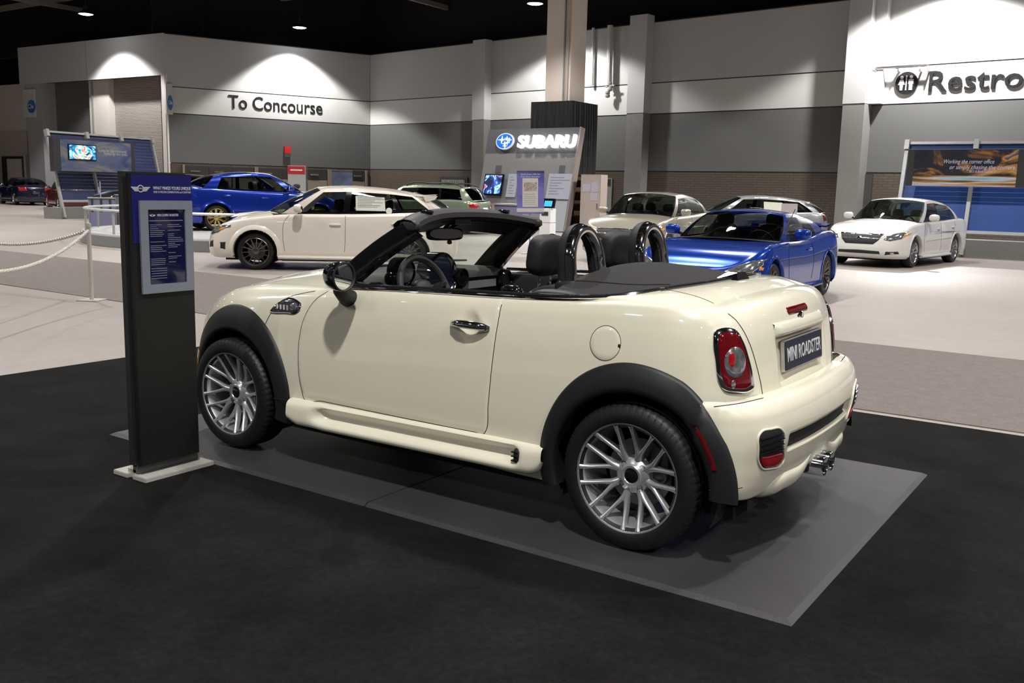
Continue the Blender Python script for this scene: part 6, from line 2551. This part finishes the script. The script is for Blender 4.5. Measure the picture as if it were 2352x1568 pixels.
# ---- turntable with rail
TC_ = np.array([-15.0, 12.5])
TR_ = 4.4
tt = thing('turntable', 'round grey turntable platform with pale top under the blue sports saloon', 'platform', (TC_[0], TC_[1], 0))
MB().lathe([(TR_, 0.0), (TR_, .25), (TR_ - .02, .28), (0, .28)], 64, 'Z').build('platform', mat('turntable_top', (0.42, 0.41, 0.40), 0.4, noise=0.05), tt, angle=40)
MB().lathe([(TR_ + .012, 0.01), (TR_ + .012, .235)], 64, 'Z').build('platform_side', mat('turntable_side', (0.20, 0.205, 0.20), 0.5, noise=0.05), tt)
ring = [((TR_ - .12) * math.cos(a), (TR_ - .12) * math.sin(a), .80) for a in np.linspace(0, 2 * math.pi, 80, endpoint=False)]
MB().tube(ring, .05, 8, closed=True, flat=.6).build('rail', mat('rail_white', (0.55, 0.56, 0.54), 0.35, 0.2), tt)
for k in range(14):
    a = 2 * math.pi * k / 14 + .2
    MB().tube([((TR_ - .12) * math.cos(a), (TR_ - .12) * math.sin(a), .28), ((TR_ - .12) * math.cos(a), (TR_ - .12) * math.sin(a), .80)], .028, 8).build('rail_post', FRAMEGREY, tt)

# ---- leaning display frames
def lean_frame(O, A, back, width, Hh, label, slat, top_slat, posts, plinth_h=.42):
    """back: unit vector away from the hall"""
    t = thing('display_frame', label, 'display', (0, 0, 0))
    lean = .24
    Pn = PL(O, A, np.array([0, 0, 1.0]) + np.array(back) * lean)
    Lh = Hh / math.cos(math.atan(lean))
    for s_ in posts:
        Pn.slab('post', s_ - .045, s_ + .045, 0.05, Lh + .06, 0.0, .09, FRAMEGREY, t)
        Pn.slab('post_top', s_ - .06, s_ + .06, Lh - .18, Lh + .08, .0, .16, FRAMEGREY, t)
    Pn.slab('top_rail', posts[0] - .05, posts[-1] + .05, Lh - .03, Lh + .04, .01, .08, FRAMEGREY, t)
    Pn.slab('bottom_rail', posts[0], posts[-1], .62, .70, .01, .08, FRAMEGREY, t)
    for i in range(len(posts) - 1):
        h = .72
        while h < Lh - .08:
            Pn.slab('slat', posts[i] + .05, posts[i + 1] - .05, h, h + .115, -.03, .0, slat if h < 1.62 else top_slat, t)
            h += .128
    # plinth box behind the feet
    V0 = PL(O, A, (0, 0, 1))
    V0.slab('plinth', posts[0] - .25, posts[-1] + .25, 0, plinth_h, -.75, -.02, PLINTH, t)
    return t, Pn, Lh


O_ = U(148, 503, 2, 0)
Aa = np.array([-.18, 1.0, 0])
lf, LP, Lh = lean_frame(O_, Aa, (-1, -.18, 0), 5, 3.15, 'leaning display frame of navy slats with a snow banner and a video screen', SLATDIM, SLATDIM, [0, 1.78, 3.45, 5.1])
# banner in front of the left frame
LBN = PL(np.array(O_) + np.array([.32, 0, 0]) * 0 + LP.N * .35, Aa, (0, 0, 1))
c0, c1 = LBN.px(126, 400), LBN.px(308, 330)
g0, g1 = LBN.px(142, 398), LBN.px(300, 322)
bn = LBN.slab('banner_box', c0[0], LBN.px(310, 360)[0], LBN.px(215, 396)[1], LBN.px(215, 322)[1], -.22, -.02, DARKPANEL, lf)
SNOW = noisepic('snow_print', [(.30, (.035, .05, .14)), (.46, (.10, .12, .20)), (.56, (.20, .19, .18)), (.70, (.05, .048, .045))], (.5, .5, 1.3))
ph = LBN.slab('banner_print', g0[0], g1[0], LBN.px(215, 394)[1], LBN.px(215, 324)[1], -.02, -.01, SNOW, lf)
s0_, s1_ = LBN.px(157, 366), LBN.px(219, 334)
SCR = noisepic('screen_film', [(.32, (.005, .02, .03)), (.42, (.02, .12, .30)), (.50, (.10, .45, .55)), (.56, (.55, .50, .42)), (.64, (.45, .10, .05)), (.74, (.02, .03, .05))], (2.2, 2.2, 3.0), 1.3)
sc_ = LBN.slab('video_screen', s0_[0], s1_[0], s0_[1], s1_[1], -.01, .03, BLACKGLOSS, lf)
LBN.slab('screen_picture', s0_[0] + .03, s1_[0] - .03, s0_[1] + .03, s1_[1] - .03, .03, .034, SCR, sc_)
BW = mat('banner_white', (0.40, 0.40, 0.40), 0.6)
LBN.text('banner_lettering', 'Love by the moment.', .16, BW, LBN.px(226, 345)[0], LBN.px(226, 345)[1], -.008, lf, extrude=.002, shear=.25)
LBN.text('banner_lettering', 'Saved by the mile.', .16, BW, LBN.px(238, 352)[0], LBN.px(238, 352.5)[1], -.008, lf, extrude=.002, shear=.25)

O_ = U(2182, 593, 2, 0)
O_ = np.array([-1.9, 22.9, 0])
rf, RP, Lh2 = lean_frame(O_, (1, 0, 0), (0, 1, 0), 7, 2.95, 'leaning display frame of bright blue slats with a night city banner behind the white saloon', SLATBLUE, SLATBLUE, [0, 1.72, 3.44, 5.16, 6.9], .46)
RBN = PL(O_ + np.array([0, -.10, 0]), (1, 0, 0), (0, 0, 1))
c0, c1 = RBN.px(2081, 428), RBN.px(2352, 345)
g0 = RBN.px(2096, 428)
zlo, zhi = RBN.px(2220, 428)[1], RBN.px(2220, 344)[1]
RBN.slab('banner_box', c0[0], c0[0] + 4.9, zlo, zhi, -.1, .08, DARKPANEL, rf)
gw = RBN.px(2338, 380)[0]
CITY = noisepic('city_print', [(.34, (.008, .008, .014)), (.50, (.018, .018, .026)), (.58, (.22, .09, .02)), (.66, (.45, .24, .07)), (.74, (.03, .06, .14))], (1.1, 1.1, 1.9), .12)
STREAK = noisepic('light_streaks', [(.34, (.03, .02, .015)), (.48, (.40, .22, .08)), (.58, (.45, .46, .55)), (.68, (.22, .45, .55)), (.8, (.2, .1, .05))], (.35, .35, 5.0), .12)
RBN.slab('banner_print', g0[0], gw, zlo + .27, zhi, .08, .09, CITY, rf)
RBN.slab('banner_streaks', g0[0], gw, zlo, zlo + .27, .08, .09, STREAK, rf)
BW2 = mat('banner_lilac', (0.48, 0.47, 0.62), 0.6, emit=(.5, .5, .65), estr=.15)
for tx, pxx, pyy, w_ in (('Working the corner office', 2166, 371, 116), ('or simply chasing the corners.', 2180, 384, 152), ('2013 SUBARU LEGACY', 2225, 394, 62)):
    a, b = RBN.px(pxx, pyy, .1)
    a2, _ = RBN.px(pxx + w_, pyy, .1)
    RBN.text('banner_lettering', tx, .15 if w_ > 100 else .09, BW2, a, b, .092, rf, extrude=.002, shear=.25, width=a2 - a)

# ---- leaflet counters left
KI = mat('kiosk_lilac', (0.20, 0.195, 0.30), 0.5, noise=0.04)
k0 = U(236, 528, 2, 0)
kt = thing('leaflet_counter', 'lilac grey leaflet counter with slots and an upright card beside the turntable', 'counter', (k0[0], k0[1], 0), math.radians(60))
boxo('counter_body', (-.35, -.55, 0), (.35, .55, .92), KI, kt, .02)
boxo('counter_top', (-.37, -.57, .92), (.37, .57, .95), PLINTH, kt)
for k in range(3):
    boxo('leaflet_slot', (.35, -.36 + k * .24, .55), (.36, -.30 + k * .24, .92), DARKPANEL, kt)
    boxo('leaflet_slot', (-.30 + k * .24, -.56, .55), (-.24 + k * .24, -.55, .92), DARKPANEL, kt)
boxo('display_card', (-.02, .05, .95), (.0, .32, 1.42), mat('card_lilac', (0.36, 0.36, 0.52), 0.5), kt)
k1 = U(300, 524, 2, 0)
k2t = thing('info_counter', 'grey box counter standing beside the lilac leaflet counter', 'counter', (k1[0], k1[1], 0), math.radians(60))
boxo('counter_body', (-.4, -.4, 0), (.4, .4, 1.0), PLINTH, k2t, .03)
boxo('counter_top', (-.42, -.42, 1.0), (.42, .42, 1.03), KI, k2t)

# ---- main stand with lit lettering
BOOTH = mat('booth_grey', (0.20, 0.19, 0.19), 0.55, noise=0.04)
BOOTHD = mat('booth_header', (0.085, 0.083, 0.092), 0.5, noise=0.05)
BOOTHL = mat('booth_pale', (0.33, 0.345, 0.36), 0.5, noise=0.04)
R_ = U(1296, 534, 2, 0)
Wd = 4.25
Oz = np.array([R_[0] - Wd, R_[1] + .3, 0])
Ab = np.array([Wd, -.3, 0])
bt = thing('brand_stand', 'grey leaning stand wall with lit white lettering and an oval star badge', 'display', (0, 0, 0))
lean = .22
BP = PL(Oz, Ab, (0, lean, 1.0))
LB = BP.px(1333, 292)[1]
zH = BP.px(1250, 352)[1]
wr_ = BP.px(1310, 430)[0]
ww = float(np.linalg.norm(Ab))
BP.slab('stand_wall', 0, ww, 0, zH, -.18, 0, BOOTH, bt)
BP.slab('stand_header', -.0, ww, zH, LB, -.18, .0, BOOTHD, bt)
BP.slab('side_cheek', ww, ww + .06, 0, LB, -.20, .06, mat('booth_edge', (0.23, 0.19, 0.175), 0.5, noise=0.04), bt)
for (pa0, pa1) in ((1137, 1153), (1283, 1299)):
    a0_, b0_ = BP.px(pa0, 397)
    a1_, b1_ = BP.px(pa1, 380)
    BP.slab('speaker_panel', a0_, a1_, b0_, b1_, 0, .012, BOOTHD, bt)
EMW = mat('lit_letter', (1, 1, 1), 0.5, emit=(1, 1, 1), estr=3.0)
LETS = mat('letter_side', (0.10, 0.10, 0.16), 0.5)
a0_, b0_ = BP.px(1188, 326, .2)
a1_, b1_ = BP.px(1320, 322, .2)
lt = BP.text('lit_lettering', 'SUBARU', .62, EMW, a0_, (b0_ + b1_) / 2 - .02, .14, bt, extrude=.06, bold=.028, width=a1_ - a0_)
# oval badge
ca, cb = BP.px(1159, 324, .1)
rx, ry = .42, .31
def ell(k, n, sx_, sy_, cx_=0, cy_=0):
    t = 2 * math.pi * k / n
    return (ca + cx_ + rx * sx_ * math.cos(t), cb + cy_ + ry * sy_ * math.sin(t))
bd = BP.poly([ell(k, 40, 1, 1) for k in range(40)], .02, .10, 'oval_badge', mat('badge_rim', (0.7, 0.72, 0.7), 0.3, 0.5, emit=(.9, .95, .9), estr=.4), bt)
BP.poly([ell(k, 40, .9, .88) for k in range(40)], .10, .105, 'badge_field', mat('badge_blue', (0.01, 0.09, 0.55), 0.3, emit=(.01, .12, .8), estr=.8), bd)
def star(cx_, cy_, r1, r2):
    pts = []
    for k in range(4):
        t = math.pi / 2 * k
        pts.append((ca + cx_ + r1 * 1.3 * math.cos(t), cb + cy_ + r1 * math.sin(t)))
        t += math.pi / 4
        pts.append((ca + cx_ + r2 * math.cos(t), cb + cy_ + r2 * math.sin(t)))
    BP.poly(pts, .105, .12, 'badge_star', EMW, bd)
star(-.13, .05, .15, .04)
for (x_, y_) in ((.10, .10), (.02, -.10), (.16, -.06), (.24, .04), (.06, -.19)):
    star(x_, y_, .085, .024)
# screen, text panels, lower panels
a0_, b0_ = BP.px(1108, 445, .15)
a1_, b1_ = BP.px(1157, 400, .15)
sc_ = BP.slab('video_screen', a0_, a1_, b0_ - .05, b1_, .08, .16, BLACKGLOSS, bt)
SCR2 = noisepic('screen_show', [(.40, (.006, .006, .02)), (.50, (.02, .05, .30)), (.55, (.25, .70, .95)), (.59, (.01, .015, .04)), (.66, (.55, .03, .06)), (.8, (.1, .2, .6))], (2.4, 2.4, 2.4), 2.2)
BP.slab('screen_picture', a0_ + .04, a1_ - .05, b0_ + .02, b1_ - .04, .16, .165, SCR2, sc_)
TXP = mat('text_panel', (0.36, 0.37, 0.42), 0.5, noise=0.03)
TXD = mat('panel_print', (0.22, 0.23, 0.30), 0.6)
for (p0_, p1_, q0_, q1_) in ((1160, 1190, 452, 399), (1252, 1316, 456, 399)):
    a0_, b0_ = BP.px(p0_, q0_, .05)
    a1_, b1_ = BP.px(p1_, q1_, .05)
    tp_ = BP.slab('text_panel', a0_, a1_, b0_, b1_, .0, .04, TXP, bt)
    for k in range(7):
        BP.slab('text_line', a0_ + .1, a0_ + .1 + (a1_ - a0_ - .2) * random.uniform(.4, 1), b1_ - .15 - k * .1, b1_ - .12 - k * .1, .04, .044, TXD, tp_)
a0_, _ = BP.px(1262, 490, .05)
BP.slab('lower_panel', a0_, ww - .02, 0.02, BP.px(1280, 461, .05)[1], 0, .05, BOOTHL, bt)
# counters before the stand
c0 = DP(1175, 31.5, 470)
ct = thing('stand_counter', 'lilac grey counter before the lit stand wall', 'counter', (c0[0], c0[1], 0), 0)
boxo('counter_body', (-.5, -.3, 0), (.6, .3, .95), KI, ct, .02)
boxo('counter_top', (-.55, -.35, .95), (.65, .35, 1.0), BOOTHL, ct)
c0 = DP(1258, 30.0, 500)
ct = thing('tablet_kiosk', 'white pedestal kiosk with a small blue tablet screen on top', 'kiosk', (c0[0], c0[1], 0), 0)
boxo('pedestal', (-.2, -.18, 0), (.2, .18, .45), WHITEPL, ct, .01)
boxo('pedestal', (-.2, -.17, .46), (.2, .17, .90), WHITEPL, ct, .01)
boxo('printer', (-.12, -.19, .68), (.12, -.17, .80), DARKPANEL, ct)
tb = MB().box((.05, -.02, 1.06), (.42, .08, .30), M3=Matrix.Rotation(-.3, 3, 'X')).build('tablet', BLACKGLOSS, ct, smooth=False)
MB().box((.05, -.068, 1.055), (.28, .01, .18), M3=Matrix.Rotation(-.3, 3, 'X')).build('tablet_screen', mat('tablet_blue', (.02, .2, .6), .3, emit=(.05, .35, .9), estr=1.2), tb, smooth=False)
# poster on a pole
p0_ = DP(1216, 22.0, 560)
PZ = PL((p0_[0], p0_[1], 0), CR, (0, 0, 1))
po = thing('poster_stand', 'purple framed poster with a cream sheet on a thin pole before the lit stand', 'poster', (0, 0, 0))
PBL = noisepic('poster_violet', [(.3, (.05, .05, .24)), (.6, (.16, .15, .42)), (.8, (.06, .06, .28))], (.6, .6, 1.0))
a0_, b0_ = PZ.px(1187, 491)
a1_, b1_ = PZ.px(1250, 394)
bdp = PZ.slab('poster_board', a0_, a1_, b0_, b1_, -.02, .0, PBL, po)
PZ.slab('poster_edge', a0_, a1_, b1_, b1_ + .02, -.03, .01, SILVER, bdp)
CREAMP = mat('cream_paper', (0.52, 0.48, 0.44), 0.6, noise=0.04)
u0, v0 = PZ.px(1200, 475)
u1, v1 = PZ.px(1236, 409)
cs_ = PZ.slab('cream_sheet', u0, u1, v0, v1, 0, .003, CREAMP, bdp)
PICS = noisepic('small_photos', [(.35, (.12, .06, .05)), (.5, (.5, .45, .42)), (.6, (.25, .12, .10)), (.75, (.6, .6, .6))], (16, 16, 16))
PZ.slab('photo_block', u0 + .03, u1 - .03, v0 + .36, v0 + .56, .003, .004, PICS, cs_)
for k in range(6):
    PZ.slab('text_line', u0 + .03, u1 - .03 - .02 * (k % 3), v0 + .06 + k * .045, v0 + .068 + k * .045, .003, .004, TXD, cs_)
PZ.slab('cream_band', a0_, a1_, PZ.px(1216, 487)[1], PZ.px(1216, 478)[1], 0, .004, CREAMP, bdp)
for tx, yy in (('Special Subaru Offer for', 400), ('Auto Show Attendees', 405.5)):
    a, b = PZ.px(1196, yy)
    PZ.text('poster_lettering', tx, .05, mat('poster_white', (.62, .62, .66), .6), a, b, .002, bdp, extrude=.001, width=PZ.px(1240, yy)[0] - a, shear=.2)
PZ.slab('pole', PZ.px(1217, 450)[0] - .02, PZ.px(1217, 450)[0] + .02, .02, b0_, -.05, -.02, FRAMEGREY, po)
PZ.slab('pole_foot', PZ.px(1217, 450)[0] - .2, PZ.px(1217, 450)[0] + .2, 0, .02, -.2, .13, FRAMEGREY, po)
# leaflet shelves and cabinet beside the stand
WOOD = mat('shelf_wood', (0.14, 0.075, 0.04), 0.5, noise=0.15, nscale=5)
s0_ = DP(1323, 34.5, 500)
shf = thing('leaflet_shelf', 'brown wooden leaflet shelf beside the lit stand wall', 'shelf', (s0_[0], s0_[1], 0), 0)
boxo('back_panel', (-.30, .30, 0), (.45, .34, 2.05), WOOD, shf)
boxo('side_panel', (-.32, -.1, 0), (-.29, .34, 2.05), WOOD, shf)
boxo('side_panel', (.42, -.1, 0), (.45, .34, 2.05), WOOD, shf)
for k in range(5):
    z = .15 + k * .42
    boxo('shelf_board', (-.29, -.1, z), (.42, .30, z + .03), WOOD, shf)
    boxo('leaflet_stack', (-.05, -.08, z + .03), (.25, .25, z + .14 + .05 * (k % 2)), mat('leaflet_paper', (.45, .30, .16), .6, noise=.1), shf)
s0_ = DP(1363, 33.5, 500)
cab = thing('beige_cabinet', 'tall beige locker cabinet with papers taped on beside the leaflet shelf', 'cabinet', (s0_[0], s0_[1], 0), 0)
boxo('cabinet_body', (-.42, -.25, 0), (.38, .25, 2.05), mat('cabinet_beige', (0.40, 0.33, 0.29), 0.5, noise=0.04), cab, .01)
boxo('door_panel', (-.40, -.262, .05), (.36, -.25, 2.0), mat('cabinet_door', (0.43, 0.36, 0.32), 0.5, noise=0.04), cab)
boxo('door_handle', (.26, -.29, .85), (.30, -.262, 1.05), SILVER, cab)
PAPL = mat('taped_paper', (.45, .42, .50), .7, noise=.04)
for (x_, z_, w_, h_) in ((-.32, 1.45, .30, .28), (.02, 1.45, .26, .34), (.0, 1.15, .28, .26)):
    boxo('taped_paper', (x_, -.266, z_), (x_ + w_, -.262, z_ + h_), PAPL, cab)
# red and white panel with two dark stands, blue roll-up banner (by wall A)
s0_ = DP(683, 43, 450)
rw = thing('exhibit_panel', 'white exhibit panel with a red header and grey mannequin shapes', 'sign', (s0_[0], s0_[1], 0), math.radians(34))
boxo('panel_board', (-.42, 0, 0.05), (.42, .06, 2.3), mat('panel_white', (0.48, 0.46, 0.46), 0.5, noise=0.04), rw)
boxo('red_header', (-.42, -.012, 1.92), (.36, 0, 2.27), mat('header_red', (0.50, 0.03, 0.03), 0.5, noise=0.04), rw)
boxo('panel_frame', (.40, -.03, 0), (.46, .09, 2.3), SILVER, rw)
boxo('panel_foot', (-.5, -.3, 0), (.5, .35, .05), DARKPANEL, rw)
for x_ in (-.45, .06):
    MB().tube([(x_, -.35, 0), (x_, -.35, 1.3)], [.10, .08], 10).build('dark_stand', DARKPANEL, rw)
    MB().superell((x_, -.35, 1.38), (.16, .08, .10), .7, .7).build('stand_head', DARKPANEL, rw)
boxo('white_print', (-.30, -.016, 2.07), (.24, -.012, 2.13), WHITEPR, rw)
s0_ = DP(786, 42, 440)
rb_ = thing('rollup_banner', 'slate blue roll-up banner with a pale top bar before the door bank', 'banner', (s0_[0], s0_[1], 0), math.radians(34))
boxo('banner_sheet', (-.46, 0, .08), (.46, .01, 2.1), noisepic('banner_slate', [(.3, (.06, .075, .13)), (.6, (.13, .15, .24)), (.8, (.18, .20, .28))], (.5, .5, .8)), rb_)
boxo('top_bar', (-.48, -.02, 2.08), (.48, .03, 2.14), SILVER, rb_)
boxo('foot', (-.5, -.15, 0), (.5, .15, .08), SILVER, rb_)
# placard by the silver hatchback
s0_ = DP(1813, 24.5, 480)
pc = thing('placard_stand', 'pale paper placard on a stand beside the silver hatchback', 'sign', (s0_[0], s0_[1], 0), math.radians(18))
boxo('placard', (-.2, -.01, .82), (.2, .01, 1.28), mat('placard_paper', (.50, .45, .47), .6, noise=.04), pc)
boxo('placard_post', (-.02, .01, 0), (.02, .04, .9), SILVER, pc)
boxo('placard_foot', (-.15, -.1, 0), (.15, .15, .02), SILVER, pc)
